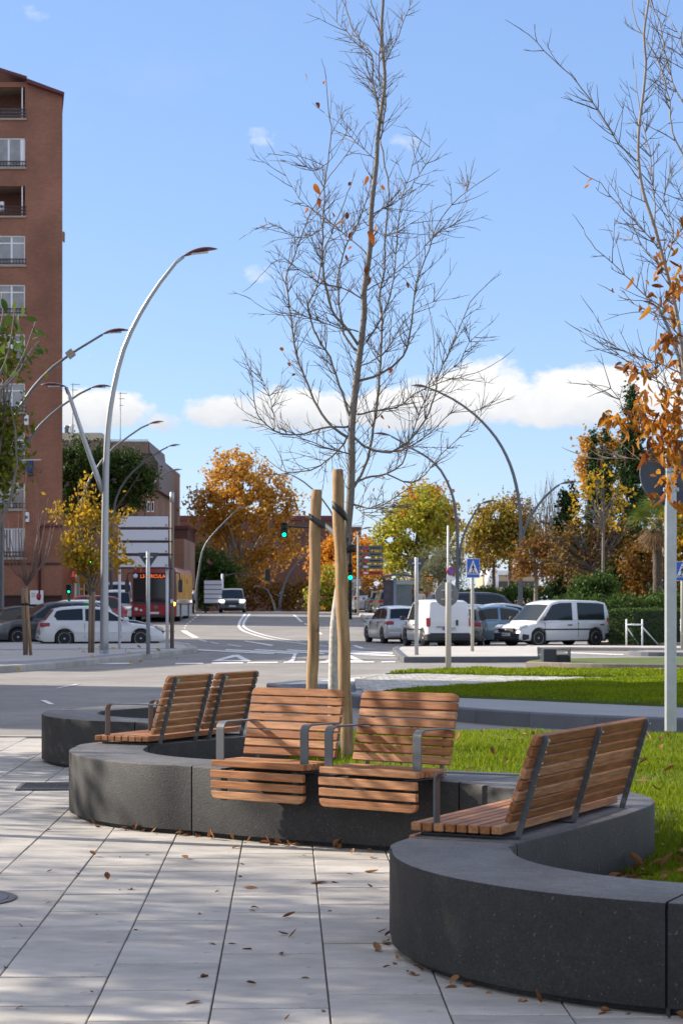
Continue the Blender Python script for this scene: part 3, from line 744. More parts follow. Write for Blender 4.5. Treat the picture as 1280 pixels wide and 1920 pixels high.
# ================================================================== SEATS
def slat_mesh(L, w, t, corner=0, bev=.004):
    """slat along x, width w (y), thickness t (z); optional rounded top corners"""
    if not corner:
        me = MB().box(-L / 2, L / 2, -w / 2, w / 2, -t / 2, t / 2, bev=bev).mesh('slat')
    else:
        pts = []; r = min(corner, w * .8)
        s = 1 if corner > 0 else -1; r = abs(corner) if abs(corner) < w else w * .85
        for a in range(0, 91, 15): pts.append((L / 2 - r + r * math.cos(R(a)), s * (w / 2 - r + r * math.sin(R(a)))))
        for a in range(90, 181, 15): pts.append((-L / 2 + r + r * math.cos(R(a)), s * (w / 2 - r + r * math.sin(R(a)))))
        pts += [(-L / 2, -s * w / 2), (L / 2, -s * w / 2)]
        if s < 0: pts = pts[::-1]
        me = MB().prism(pts, -t / 2, t / 2).mesh('slat')
        bm = bmesh.new(); bm.from_mesh(me); bmesh.ops.recalc_face_normals(bm, faces=bm.faces)
        es = [e for e in bm.edges if len(e.link_faces) == 2 and e.calc_face_angle(0) > 1.2]
        bmesh.ops.bevel(bm, geom=es, offset=.0035, segments=1, affect='EDGES'); bm.to_mesh(me); bm.free()
    me.materials.append(WOODS); return me

def strip(mb, path, w, t, wdir):
    """flat steel bar following path, width w along wdir, thickness t"""
    wdir = Vector(wdir).normalized(); path = [Vector(p) for p in path]; rows = []
    for i, p in enumerate(path):
        tt = (path[min(i + 1, len(path) - 1)] - path[max(i - 1, 0)]).normalized(); nn = tt.cross(wdir).normalized()
        a = wdir * w / 2; b = nn * t / 2
        rows.append([p - a - b, p + a - b, p + a + b, p - a + b])
    mb.loft(rows, close=True, cap=True, smooth=False); return mb

def make_seat(name, label, cat, back_c, heading, W, H, depth=.50, arms=(1, 1), foot=3, group=None, back_h=.50, lean=.15, nposts=2, ns=None, arm_in=.10):
    """local x = lateral, local y = towards the sitter's front; origin on the wall top under the back"""
    t = thing(name, label, cat, (back_c[0], back_c[1], H), heading, group)
    sz = .064                                     # seat surface above the wall top
    ns = ns or 8; pitch = (depth - .03) / ns; sw_ = pitch * .84; st = .040
    sm = slat_mesh(W, sw_, st)
    for k in range(ns):
        mk('seat_slat', sm, t, None, (0, .03 + (k + .5) * pitch, sz - st / 2 + random.uniform(-.001, .001)))
    fy = .03 + ns * pitch
    # front edge slat lies over the drop, then hanging slats
    fm = slat_mesh(W, .05, .032); fl = slat_mesh(W, .05, .032, corner=-.045)
    for k in range(foot):
        z = sz - .052 - .068 * (k + .35)
        mk('front_slat', fl if k == foot - 1 else fm, t, None, (0, fy - .010 - .004 * k, z - .012), (R(90), 0, 0))
    # back slats, leaning away
    bl = 8; ang_ = math.atan2(lean, back_h); bm_ = slat_mesh(W, .048, .030); bt = slat_mesh(W, .052, .030, corner=.042)
    for k in range(bl):
        s = .045 + (back_h - .03) * (k + .2) / (bl - .55)
        y = .015 - s * math.sin(ang_); z = sz + s * math.cos(ang_) - .012
        mk('back_slat', bt if k == bl - 1 else bm_, t, None, (0, y, z), (R(90) + ang_, 0, 0))
    # steel: posts behind the back continuing as the seat bearer and the front hanger
    xs = [-W / 2 + .085, W / 2 - .085] if nposts == 2 else [-W / 2 + .085, 0, W / 2 - .085]
    for x in xs:
        p = MB(); s1 = back_h + .012
        top = Vector((x, -.012 - s1 * math.sin(ang_), sz + s1 * math.cos(ang_) - .01)); low = Vector((x, -.02, .006))
        strip(p, [top + Vector((0, .006, .008)), top.lerp(low, .03), top.lerp(low, .5), low + Vector((0, -.002, .02)), low], .011, .030, (1, 0, 0))
        o = p.build('back_post', STEEL, t)
        q = MB(); strip(q, [(x, -.025, .0055), (x, fy - .03, .0055)], .046, .010, (1, 0, 0))
        if foot: strip(q, [(x, fy - .035, .008), (x, fy - .035, sz - .055 - .068 * foot)], .046, .009, (1, 0, 0))
        q.build('seat_bearer', STEELD, t)
        for k in range(bl):                           # screw heads on the post
            s = .045 + (back_h - .03) * (k + .2) / (bl - .55)
            c = Vector((x, -.0325 - s * math.sin(ang_), sz + s * math.cos(ang_) - .012 - .007))
            MB().lathe([(0, -.003), (.006, -.003), (.006, .002), (.004, .004), (0, .004)], 8, Matrix.Translation(c) @ Matrix.Rotation(R(90) + ang_, 4, 'X')).build('screw', GALV, o)
    # armrests: flat bar standing at the front and folding back to the backrest
    for sgn, on in ((-1, arms[0]), (1, arms[1])):
        if not on: continue
        x = sgn * (W / 2 - .034); y0 = fy - arm_in; z1 = sz + .245; r = .045
        path = [(x, y0, sz - .03), (x, y0, z1 - r)]
        for a in range(15, 91, 15): path.append((x, y0 - r + r * math.cos(R(a)), z1 - r + r * math.sin(R(a))))
        sb = (z1 - sz) / math.cos(ang_); path.append((x, .0 - sb * math.sin(ang_), z1))
        a_ = MB(); strip(a_, path, .062, .009, (1, 0, 0)); a_.build('armrest', STEEL, t)
    # small maker's plate on the top slat (back side)
    s = .045 + (back_h - .03) * (bl - 1 + .2) / (bl - .55)
    c = Vector((-W / 2 + .16 if nposts == 3 else -W / 2 + .14, .015 - s * math.sin(ang_) - .0165, sz + s * math.cos(ang_) - .012 - .006))
    return t
def dirang(a, b): return math.atan2(b[1] - a[1], b[0] - a[0])
PLATE = mat('maker_plate', (.33, .36, .28), .5, noise=(120, .2))
def back_plate(seat, W, back_h=.50, lean=.15, side=1):
    ang_ = math.atan2(lean, back_h); s = .045 + (back_h - .03) * 7.2 / 7.45
    c = Vector((side * (W / 2 - .14), .015 - s * math.sin(ang_) - .0165 * math.cos(ang_), .052 + s * math.cos(ang_) - .012 - .0165 * math.sin(ang_) * .9))
    MB().box(-.03, .03, -.017, .017, -.0012, .0012, Matrix.Translation(c) @ Matrix.Rotation(R(90) + ang_, 4, 'X')).build('maker_plate', PLATE, seat)

# chair 1 and 2 face the plaza and the camera, seats 3 and 4 and the bench face left
def seat_from_front(fl, fr, depth, H, **k):
    """fl, fr: world points of the seat's front corners as seen by the camera (left, right)"""
    fl = Vector(fl[:2]); fr = Vector(fr[:2]); u = (fr - fl); W = k.pop('W', u.length); u.normalize(); mid = (fl + fr) / 2
    back = mid + Vector((-u.y, u.x)) * depth              # away from the camera
    return make_seat(back_c=back, heading=math.atan2(-u.y, -u.x), W=W, H=H, depth=depth, **k)
random.seed(21)
HB = .485
seat_from_front(P(392.2, 1424.5, HB + .066), P(571, 1434.4, HB + .066), .37, HB + .001, ns=7, back_h=.455, lean=.11, arm_in=.06, name='armchair', cat='chair', W=.74,
    label='wooden slatted armchair on the dark wall, left of the tree stakes, facing the camera', group='slatted wooden seats on the winding wall')
seat_from_front(P(597.6, 1436.9, HB + .066), P(779, 1448, HB + .066), .37, HB + .001, ns=7, back_h=.455, lean=.11, arm_in=.06, name='armchair', cat='chair', W=.74,
    label='wooden slatted armchair facing the camera just right of the round tree stake', group='slatted wooden seats on the winding wall')
def seat_from_posts(near, farp, H, post_in, **k):
    a = Vector(near[:2]); b = Vector(farp[:2]); u = (b - a).normalized(); W = (b - a).length + 2 * post_in
    mid = (a + b) / 2; back = mid + Vector((-u.y, u.x)) * .02
    return make_seat(back_c=back, heading=math.atan2(u.y, u.x), W=W, H=H, **k), W
random.seed(22)
s3, W3 = seat_from_posts((-1.392, 15.50), (-1.145, 16.01), HB + .001, .07, name='armchair', cat='chair', depth=.52, back_h=.475,
    label='slatted wooden armchair seen from behind, nearer of the left pair', group='slatted wooden seats on the winding wall')
back_plate(s3, W3, .475, side=-1)
s4, W4 = seat_from_posts((-1.060, 16.16), (-.815, 16.67), HB + .001, .07, name='armchair', cat='chair', depth=.52, back_h=.475,
    label='slatted wooden armchair seen from behind, farther of the left pair', group='slatted wooden seats on the winding wall')
back_plate(s4, W4, .475, side=-1)
s5, W5 = seat_from_posts((.834, 9.61), (1.528, 11.02), .451, .075, name='bench', cat='bench', depth=.505, nposts=3, back_h=.445, arm_in=.125, arms=(1, 1),
    label='long slatted wooden bench seen from behind on the right part of the wall')
back_plate(s5, W5, .445, side=-1)
# ================================================================== BUILDINGS
BR1 = brickmat('brick_red', (.29, .108, .060), (.235, .088, .052), (.23, .17, .13))
BR2 = brickmat('brick_brown', (.26, .115, .066), (.21, .092, .056), (.25, .18, .13))
BR3 = brickmat('brick_maroon', (.145, .055, .042), (.12, .048, .038), (.10, .06, .05))
MAROON = mat('maroon_tiles', (.035, .012, .014), .6, noise=(1.2, .15))
SHADEW = mat('balcony_plaster', (.34, .29, .23), .9, noise=(2, .1))
RAIL = mat('rail_brown', (.045, .022, .022), .6)
FASC = mat('fascia_red', (.10, .022, .028), .6)
BY = 116.0
def bx(x): return (x - CX) / F * BY
def bz(y): return EYE - (y - HZ) / F * BY
g0 = gz(BY)
tower = thing('apartment_building', 'tall red brick apartment block at the left edge with a column of windows and balconies', 'building', (bx(60), BY, 0))
ox = bx(60)
def twr(name, x0, x1, y0, y1, z0, z1, m, parent=tower, nm=None):
    return MB().box(x0 - ox, x1 - ox, y0 - BY, y1 - BY, z0, z1).build(name, m, parent)
xr = bx(117.5); xw = bx(47.5); xl = bx(-95); xL = bx(-420)
floors = [(163, 222, 'balcony'), (258, 314, 'window'), (349, 405, 'balcony'), (441, 497, 'window'), (533, 590, 'window'), (626, 684, 'window'), (718, 774, 'window'), (811, 866, 'window'), (905, 955, 'window'), (990, 1046, 'grille')]
# right pier with sloping top, left pier, spandrels between the openings
def slope_top(x):      # roof line in metres at photo x
    if x < 52: return bz(136 + (152 - 136) * x / 52)
    return bz(157 + (180 - 157) * (x - 52) / 68)
zb_ = bz(1118)
w1 = MB()
w1.prism([(xw - ox, zb_), (xr - ox, zb_), (xr - ox, slope_top(117)), (bx(53) - ox, slope_top(53)), (bx(53) - ox, slope_top(51)), (xw - ox, slope_top(48))], 0, 14, lambda a, b, h: (a - .16 * h, h, b))
w1.prism([(xL - ox, zb_), (xl - ox, zb_), (xl - ox, slope_top(-40)), (xL - ox, slope_top(-10))], 0, 14, lambda a, b, h: (a - .16 * h, h, b))
w1.build('wall', BR1, tower)
prev = None
edges_ = [bz(a) for a, b, k in floors]
tops = [slope_top(20)] + [bz(b) for a, b, k in floors]
bots = [bz(a) for a, b, k in floors] + [zb_]
sp_ = MB()
for zt, zl in zip(tops, bots): sp_.box(xl - ox, xw - ox - .003, .003, .35, zl, zt - (.35 if zt == tops[0] else 0))
sp_.build('spandrel_wall', BR1, tower)
MB().box(xl - ox, xw - ox - .004, 2.2, 2.5, zb_, bz(160)).build('inner_wall', BR1, tower)
MB().prism([(xL - ox, .05), (xr - ox - .03, .05), (xr - ox - .03 - 2.2, 13.8), (xL - ox, 13.8)], g0 - .6, zb_ - .003).build('base_wall', MAROON, tower)
MB().box(xL - ox, xr - ox + .03, -.06, -.001, zb_ - .001, zb_ + .06).build('base_band', RAIL, tower)
twr('stone_band', xL, xr + .04, BY - .05, BY - .002, bz(1059), bz(1055), RAIL)
rf = MB()
rf.prism([(bx(-60) - ox, bz(118)), (bx(51) - ox, bz(152)), (bx(51) - ox, bz(147)), (bx(-60) - ox, bz(112))], -.5, 14.2, lambda a, b, h: (a - .16 * h, h, b))
rf.prism([(bx(51) - ox + .002, bz(158)), (bx(120) - ox, bz(182)), (bx(121) - ox, bz(177)), (bx(51) - ox + .002, bz(151))], -.5, 14.2, lambda a, b, h: (a - .16 * h, h, b))
rf.build('roof', FASC, tower)
MB().box(bx(117.6) - ox, bx(120.5) - ox, .0, .4, bz(452), bz(434)).build('wall_duct', BR2, tower)
for i, (a, b, k) in enumerate(floors):
    zt, zl = bz(a), bz(b); x0, x1 = xl - ox, xw - ox
    # white or open
    MB().box(x0, x1 + .1, -.10, .36, zl - .10, zl - .001).build('sill', SHADEW, tower)
    if k == 'balcony':
        r_ = MB(); 
        for q in range(26): r_.box(x0 + .04 + q * (x1 - x0) / 26, x0 + .07 + q * (x1 - x0) / 26, -.05, -.02, zl + .03, zl + .50)
        for zz in (.10, .30, .50): r_.box(x0, x1 + .08, -.07, -.02, zl + zz, zl + zz + .05)
        r_.build('balcony_rail', mat('rail_grey', (.07, .075, .09), .6) if i == 0 else RAIL, tower)
        MB().box(x0, x1 - .002, .36, 2.2, zt, zt + .12).build('balcony_ceiling', SHADEW, tower)
        MB().box(x0, x1, .2, 2.2, zl - .12, zl).build('balcony_floor', SHADEW, tower)
        MB().box(x1 - .2, x1 - .14, .04, .10, zl, zt).build('corner_post', WHITEM, tower)
    else:
        w = thing('window', None, None, (0, 0, 0)); w.parent = tower
        fr = MB(); y0, y1 = .10, .18; segs = 5; ww = (x1 - x0) / 3.0
        fr.box(x0, x1, y0, y1, zt - .09, zt - .001); fr.box(x0, x1, y0, y1, zl + .001, zl + .08); fr.box(x1 - .28 if i == 1 else x1 - .09, x1 - .003, y0 + .001, y1 - .001, zl, zt)
        xs = [x1 - .9 * q - (.95 if i == 1 else .78) for q in range(4)]
        for x in xs: fr.box(x - .05, x + .05, y0 + .002, y1 - .002, zl, zt)
        if k == 'window' and i > 1: fr.box(x0, x1, y0 + .003, y1 - .003, zt - (zt - zl) * .28, zt - (zt - zl) * .28 + .07)
        fr.build('frame', WHITEM, w)
        xe = [x1 - .06] + xs
        for q in range(len(xe) - 1): MB().box(xe[q + 1] + .05, xe[q] - .05, .13, .145, zl + .08, zt - .09).build('pane', GLASSC if (i + q) % 3 else mat('shutter_grey', (.33, .34, .36), .5, noise=(3, .1)), w)
        if k == 'grille':
            for q in range(16): MB().box(x1 - .12 - q * .17, x1 - .09 - q * .17, -.04, -.01, zl + .02, zt - .05).build('bar', WHITEM, w)
        r_ = MB()
        for zz in (.06, .30): r_.box(x0, x1 + .06, -.09, -.04, zl + zz, zl + zz + .06)
        for q in range(24): r_.box(x0 + .04 + q * (x1 - x0) / 24, x0 + .07 + q * (x1 - x0) / 24, -.07, -.045, zl + .03, zl + .33)
        r_.build('balcony_rail', RAIL, tower)
# red drain pipe
pp = MB(); pp.tube([(bx(118) - ox, -.1, bz(986)), (bx(77) - ox, -.1, bz(986)), (bx(75) - ox, -.1, bz(990)), (bx(75) - ox, -.1, bz(1125))], .075, 8); pp.build('drain_pipe', FASC, tower)
for (x, y) in ((52, 970), (51, 788), (2, 385)):
    a = thing('air_conditioner', {970: 'white air conditioner box beside the lower windows of the tall brick block', 788: 'small white air conditioner box half way up the tall brick block', 385: 'white air conditioner on the open balcony of the tall brick block'}[y], 'air conditioner', (bx(x), BY - .02 if x > 10 else BY + .6, bz(y)), 0, 'air conditioners on the brick block')
    MB().box(-.10, .12, -.30, 0, -.28, .28, bev=.02).build('casing', WHITEM, a)
    MB().lathe([(0, 0), (.09, 0), (.09, .02), (0, .02)], 12, Matrix.Translation((.0, -.301, 0)) @ Matrix.Rotation(R(90), 4, 'X')).build('fan_cover', LAMPG, a)
# washing line
wl = thing('washing_line', 'folding drying rack sticking out from a window of the brick block', 'washing line', (bx(50), BY - .1, bz(864)))
fr = MB(); fr.tube([(-.3, -.1, 0), (.9, -.1, .03)], .015, 5); fr.tube([(-.3, -.5, 0), (.9, -.5, .03)], .015, 5); fr.build('rails', WHITEM, wl)
for q in range(6): b = MB(); b.tube([(-.2 + .2 * q, -.1, .01 + .005 * q), (-.2 + .2 * q, -.5, .01 + .005 * q)], .01, 4); b.build('rod', WHITEM, wl)
def garment(x, w, h, col, lab):
    g = MB(); n = 9; rows = []
    for j in range(7):
        z = -h * j / 6; rows.append([(x + w * (i / n - .5) * (1 + .1 * math.sin(j)) + .02 * math.sin(j * 1.3), -.3 + .035 * math.sin(i * 2.1 + j * .5) * (j / 6 + .2), z) for i in range(n + 1)])
    rows2 = [[(p[0], p[1] + .02, p[2]) for p in r] for r in rows]
    g.loft(rows, cap=False); g.loft([r[::-1] for r in rows2], cap=False)
    o = g.build('hanging_cloth', mat('cloth_' + lab.split()[0], col, .9, noise=(6, .2)), None); o.location = (bx(57 + x * 20), BY - .1, bz(864)); tag(o, lab, 'laundry', 'laundry on the drying rack'); 
garment(0, .32, .68, (.05, .13, .30), 'blue cloth hanging on the drying rack, the left one')
garment(.05, .30, .92, (.025, .03, .13), 'navy long trousers hanging on the drying rack'); 

def simple_building(name, label, x0, x1, yt, yb, Y, depth, m, roofm=None, rows=(), parapet=None, cat='building'):
    t = thing(name, label, cat, ((x0 + x1) / 2, Y, 0)); c = (x0 + x1) / 2
    zt = EYE - (yt - HZ) / F * Y; zb = gz(Y) - 1
    MB().box(x0 - c, x1 - c, 0, depth, zb, zt).build('wall', m, t)
    if roofm: MB().box(x0 - c - .15, x1 - c + .15, -.2, depth + .2, zt + .001, zt + (parapet or .4)).build('roof', roofm, t)
    return t, c, zt
def X(px, Y): return (px - CX) / F * Y
def Z(py, Y): return EYE - (py - HZ) / F * Y
# second block, with a tall ribbed mansard, behind the stone pine
Yb = 158
CORR = mat('ribbed_roof', (.085, .055, .055), .6, noise=(.6, .15))
t = thing('apartment_building', 'lower brick apartment block with a ribbed dark roof behind the stone pine', 'building', (X(210, Yb), Yb, 0)); c = X(210, Yb)
MB().box(X(60, Yb) - c, X(291, Yb) - c, 0, 14, 0, Z(920, Yb)).build('wall', BR2, t)
MB().prism([(X(60, Yb) - c, Z(920, Yb)), (X(300, Yb) - c, Z(920, Yb)), (X(297, Yb) - c, Z(868, Yb)), (X(282, Yb) - c, Z(846, Yb)), (X(280, Yb) - c, Z(828, Yb)), (X(60, Yb) - c, Z(828, Yb))], -.2, 13.8, lambda a, b, h: (a, h, b)).build('mansard', CORR, t)
for q in range(75):
    xx = X(118, Yb) - c + q * .092
    if xx < X(279, Yb) - c: MB().box(xx, xx + .045, -.26, -.2, Z(850, Yb), Z(825, Yb) + .04).build('roof_rib', mat('rib_light', (.30, .24, .20), .7), t)
MB().box(X(60, Yb) - c, X(192, Yb) - c, -.3, 6, Z(826, Yb), Z(812, Yb)).build('roof_slab', mat('roof_cream', (.46, .42, .34), .8), t)
for (x, y) in ((119, 797), (129, 795)):
    ch = MB(); ch.lathe([(.16, 0), (.16, .55), (.20, .56), (.22, .62), (.22, .80), (.0, .82)], 12); ch.build('chimney', WHITEM if x > 122 else LAMPG, t, loc=(X(x, Yb) - c, 2, Z(y + 16, Yb)))
rng2 = random.Random(4)
for j, y in enumerate((940, 975, 1010)):
    for i, x in enumerate((276, 284)):
        w = MB().box(X(x, Yb) - c, X(x + 5, Yb) - c, -.06, .02, Z(y + 20, Yb), Z(y, Yb)).build('window', WHITEM, t)
        MB().box(X(x + 1, Yb) - c, X(x + 4, Yb) - c, -.08, -.061, Z(y + 18, Yb), Z(y + 2, Yb)).build('pane', GLASSD, w)
# side wing running back along the street
Yw = 175
t = thing('apartment_building', 'narrow brick wing with balconies right of the stone pine', 'building', (X(296, Yw), Yw, 0)); c = X(296, Yw)
MB().box(X(270, Yw) - c, X(303, Yw) - c, 0, 20, 0, Z(868, Yw)).build('wall', BR2, t)
MB().box(X(270, Yw) - c, X(303.5, Yw) - c, -.2, 20, Z(868, Yw) + .001, Z(862, Yw)).build('roof', CORR, t)
for y in (880, 912, 944, 976):
    w = MB().box(X(292, Yw) - c, X(301, Yw) - c, -.08, .02, Z(y + 20, Yw), Z(y, Yw)).build('window', WHITEM, t)
    MB().box(X(293.5, Yw) - c, X(299.5, Yw) - c, -.1, -.081, Z(y + 18, Yw), Z(y + 2, Yw)).build('pane', GLASSD, w)
    MB().box(X(290, Yw) - c, X(305, Yw) - c, -.6, -.1, Z(y + 24, Yw), Z(y + 21, Yw)).build('balcony_slab', SHADEW, t)
# shop front glimpsed behind the parked cars
Ys = 135
t = thing('shop_building', 'low brick shop front with a red awning and white door frames behind the parked cars', 'shop', (X(190, Ys), Ys, 0)); c = X(190, Ys)
MB().box(X(100, Ys) - c, X(345, Ys) - c, 0, 10, 0, Z(1010, Ys)).build('wall', BR2, t)
MB().prism([(0, Z(1085, Ys)), (0, Z(1060, Ys)), (-1.0, Z(1082, Ys)), (-1.0, Z(1088, Ys))], X(138, Ys) - c, X(186, Ys) - c, lambda a, b, h: (h, a, b)).build('awning', mat('awning_red', (.35, .02, .02), .7), t)
for x in (140, 158, 170, 200, 208):
    w = MB().box(X(x, Ys) - c, X(x + 10, Ys) - c, -.05, .02, Z(1140, Ys), Z(1092, Ys)).build('door', WHITEM if x != 170 else STEEL, t)
    MB().box(X(x + 1.5, Ys) - c, X(x + 8.5, Ys) - c, -.07, -.051, Z(1130, Ys), Z(1095, Ys)).build('pane', GLASSD, w)
# green pharmacy cross half hidden by the yellow tree
g = thing('pharmacy_cross', 'lit green pharmacy cross half hidden by the yellow tree', 'sign', (X(172, 130), 130, Z(1052, 130)))
GLOW = mat('green_glow', (.02, .5, .05), .5, emit=((.02, 1, .06), 4.0))
m_ = MB(); m_.box(-.42, .42, -.06, .06, -.14, .14); m_.box(-.14, .14, -.061, .061, .14, .42); m_.box(-.14, .14, -.061, .061, -.42, -.14); m_.build('cross', GLOW, g)
MB().box(-.5, .5, .07, .14, -.5, .5).build('casing', STEELD, g)
MB().box(-.05, .05, .14, 5.1, -.05, .05).build('bracket', STEELD, g)
# poster on the dark base
g = thing('poster', 'white poster with a red and white figure on the maroon wall of the block', 'poster', (X(69, 115.8), 115.85, Z(1120, 115.8)))
MB().box(-.38, .38, 0, .05, -.40, .40).build('board', WHITEM, g)
MB().lathe([(0, 0), (.14, .01), (0, .02)], 14, Matrix.Translation((.12, -.005, .05)) @ Matrix.Rotation(R(90), 4, 'X') @ Matrix.Diagonal((1, 1.5, 1, 1))).build('figure', mat('figure_red', (.4, .02, .04), .6), g)
for q in range(3): MB().box(-.3, -.08, -.006, 0, .22 - .1 * q, .25 - .1 * q).build('print', LAMPG, g)

# reddish low buildings at the end of the street
Ye = 235
t, c, zt = simple_building('low_building', 'long dark red brick building at the end of the street', X(300, Ye), X(650, Ye), 975, 1148, Ye, 12, BR3, FASC, parapet=.5)
MB().box(X(480, Ye) - c, X(650, Ye) - c, -.08, -.01, Z(1118, Ye), Z(1108, Ye)).build('stone_band', mat('band', (.22, .17, .14), .9), t)
t, c, zt = simple_building('low_building', 'brick house end just above the bus at the end of the street', X(318, 182), X(352, 182), 992, 1148, 182, 9, BR3, FASC, parapet=.3)
for y in (1012, 1050): 
    w = MB().box(X(340, 182) - c, X(347, 182) - c, -.05, .02, Z(y + 18, 182), Z(y, 182)).build('window', SHADEW, t)
t, c, zt = simple_building('tower_block', 'small far red building top left of the round direction signs', X(655, 420), X(677, 420), 988, 1148, 420, 12, BR3, WHITEM, parapet=.4)
t, c, zt = simple_building('low_building', 'low ochre building with a pale band far behind the blue car', X(905, 230), X(1010, 230), 1078, 1148, 230, 12, mat('ochre_wall', (.42, .33, .22), .9), WHITEM, parapet=.5)
MB().box(X(925, 230) - c, X(1005, 230) - c, -.1, -.01, Z(1100, 230), Z(1090, 230)).build('window_band', GLASSD, t)
g = thing('water_tank', 'white rounded tank beside the low ochre building', 'tank', (X(921, 220), 220, Z(1100, 220)))
MB().lathe([(0, 0), (.75, 0), (.78, .9), (.70, 1.5), (.45, 1.9), (0, 2.0)], 20).build('shell', WHITEM, g); MB().box(-.6, .6, -.6, .6, -2, 0).build('plinth', SIDEW, g)
for (x, y0_, Ya, hh, lab) in ((226, 735, 160, 90, 'tall lattice aerial mast on the ribbed roof'), (137, 718, 150, 95, 'television aerial left on the roof beside the tall block'), (480, 838, 232, 30, 'television aerial above the orange plane tree')):
    a = thing('aerial', lab, 'aerial', (X(x, Ya), Ya, Z(y0_ + hh, Ya)), 0, 'roof aerials'); h = hh * Ya / F
    m_ = MB(); m_.tube([(0, 0, -3), (0, 0, h)], .035, 5); m_.build('mast', LAMPG, a)
    for q, (zz, ln) in enumerate(((.97, .5), (.86, .35), (.72, .22))):
        m_ = MB(); m_.tube([(-ln * .3, 0, h * zz), (ln, 0, h * zz)], .02, 4); m_.build('arm', LAMPG, a)
        for k in range(4):
            mm = MB(); xx = -ln * .3 + ln * 1.3 * k / 3; mm.tube([(xx, -.2, h * zz), (xx, .2, h * zz + .02)], .012, 4); mm.build('rod', LAMPG, a)
# neighbouring blocks left of the frame: they throw the long shadows over the street
def shade_block(label, s0, s1, v0, v1, h):
    sx, sy = -SUN_D.x, -SUN_D.y                       # unit vector the light travels along
    t = thing('apartment_building', label, 'building', (0, 0, 0))
    pts = [(s * sx - v * sy, s * sy + v * sx) for s, v in ((s0, v0), (s1, v0), (s1, v1), (s0, v1))]
    c = (sum(p[0] for p in pts) / 4, sum(p[1] for p in pts) / 4); t.location = (c[0], c[1], 0)
    MB().prism([(p[0] - c[0], p[1] - c[1]) for p in pts], -.5, h).build('wall', BR2, t)
    MB().prism([((p[0] - c[0]) * 1.01, (p[1] - c[1]) * 1.01) for p in pts], h + .001, h + .4).build('roof', FASC, t)
    # rows of windows on the street side
    for k in range(int((v1 - v0) / 3.2)):
        for f in range(int(h / 3)):
            v = v0 + 1.4 + k * 3.2; s = s1 + .02; p = (s * sx - v * sy - c[0], s * sy + v * sx - c[1])
            M = Matrix.Translation((p[0], p[1], 1.4 + f * 3)) @ Matrix.Rotation(math.atan2(sy, sx), 4, 'Z')
            MB().box(-.05, .03, -.6, .6, -.6, .8, M).build('window', WHITEM, t); 
shade_block('brick block out of the picture on the left, nearest the plaza', -62, -30, 22.5, 34.6, 24)
shade_block('brick block out of the picture on the left, behind the parked cars', -82, -50, 42.0, 78, 14.5)

# ================================================================== VEHICLES
TYRE = mat('tyre', (.018, .018, .018), .85, noise=(20, .1))
RIM = mat('rim', (.42, .43, .45), .35, metal=.8)
UNDER = mat('underbody', (.008, .008, .009), .9)
PLASTIC = mat('dark_plastic', (.022, .024, .028), .6)
TAIL = mat('tail_lamp', (.30, .012, .02), .25, coat=.5)
HEADL = mat('head_lamp', (.50, .52, .54), .12, spec=.8, coat=.6)
PLATEW = mat('number_plate', (.62, .63, .64), .5)
PLATEB = mat('plate_blue', (.02, .06, .35), .5)
CGLASS = mat('car_glass', (.016, .022, .026), .08, spec=.35)
def car_paint(name, col, rough=.28, metal=.0): return mat(name, col, rough, metal=metal, coat=.6)
PW = car_paint('paint_white', (.60, .61, .62)); PS = car_paint('paint_silver', (.50, .51, .52), .32, .3); PBL = car_paint('paint_blue', (.17, .27, .36), .3, .5)
PK = car_paint('paint_black', (.012, .013, .015)); PG = car_paint('paint_grey', (.07, .075, .08), .3, .4); PR = car_paint('paint_red', (.18, .012, .02)); PGG = car_paint('paint_greygreen', (.13, .135, .115), .3, .4); PN = car_paint('paint_navy', (.012, .022, .05))
# t: 0 = tail, 1 = nose; heights as fractions of H
KINDS = {
 'hatch': dict(body=[(0, .40), (.012, .56), (.03, .62), (.09, .645), (.3, .635), (.62, .60), (.72, .585), (.84, .545), (.93, .475), (.975, .40), (1, .30)],
               cab=[(.035, .62), (.115, .93), (.18, .975), (.32, 1.0), (.46, .985), (.545, .935), (.73, .585)], rear=(.045, .11), front=(.56, .72), side=[(.13, .34), (.36, .545)], tri=.66),
 'sedan': dict(body=[(0, .42), (.01, .60), (.03, .64), (.14, .655), (.3, .64), (.62, .61), (.72, .59), (.85, .55), (.94, .47), (.98, .40), (1, .3)],
               cab=[(.135, .65), (.285, .95), (.36, .99), (.46, 1.0), (.55, .965), (.60, .93), (.745, .59)], rear=(.15, .275), front=(.61, .735), side=[(.27, .43), (.45, .60)], tri=.66),
 'van': dict(body=[(0, .30), (.006, .50), (.02, .54), (.1, .55), (.4, .55), (.68, .54), (.76, .52), (.88, .485), (.95, .44), (.985, .36), (1, .24)],
             cab=[(.004, .53), (.018, .80), (.04, .95), (.12, .985), (.35, 1.0), (.55, .99), (.62, .955), (.66, .92), (.82, .52)], rear=(.006, .017), front=(.67, .805), side=[(.06, .36), (.42, .64)], tri=.74),
 'suv': dict(body=[(0, .40), (.012, .54), (.03, .60), (.09, .62), (.3, .615), (.62, .595), (.73, .585), (.86, .555), (.95, .49), (.985, .42), (1, .32)],
             cab=[(.03, .60), (.09, .90), (.13, .96), (.28, 1.0), (.48, .99), (.56, .94), (.74, .585)], rear=(.038, .085), front=(.57, .73), side=[(.11, .33), (.35, .55)], tri=.68),
}
def ip(prof, t): return float(np.interp(t, [p[0] for p in prof], [p[1] for p in prof]))
rim_mesh = {}
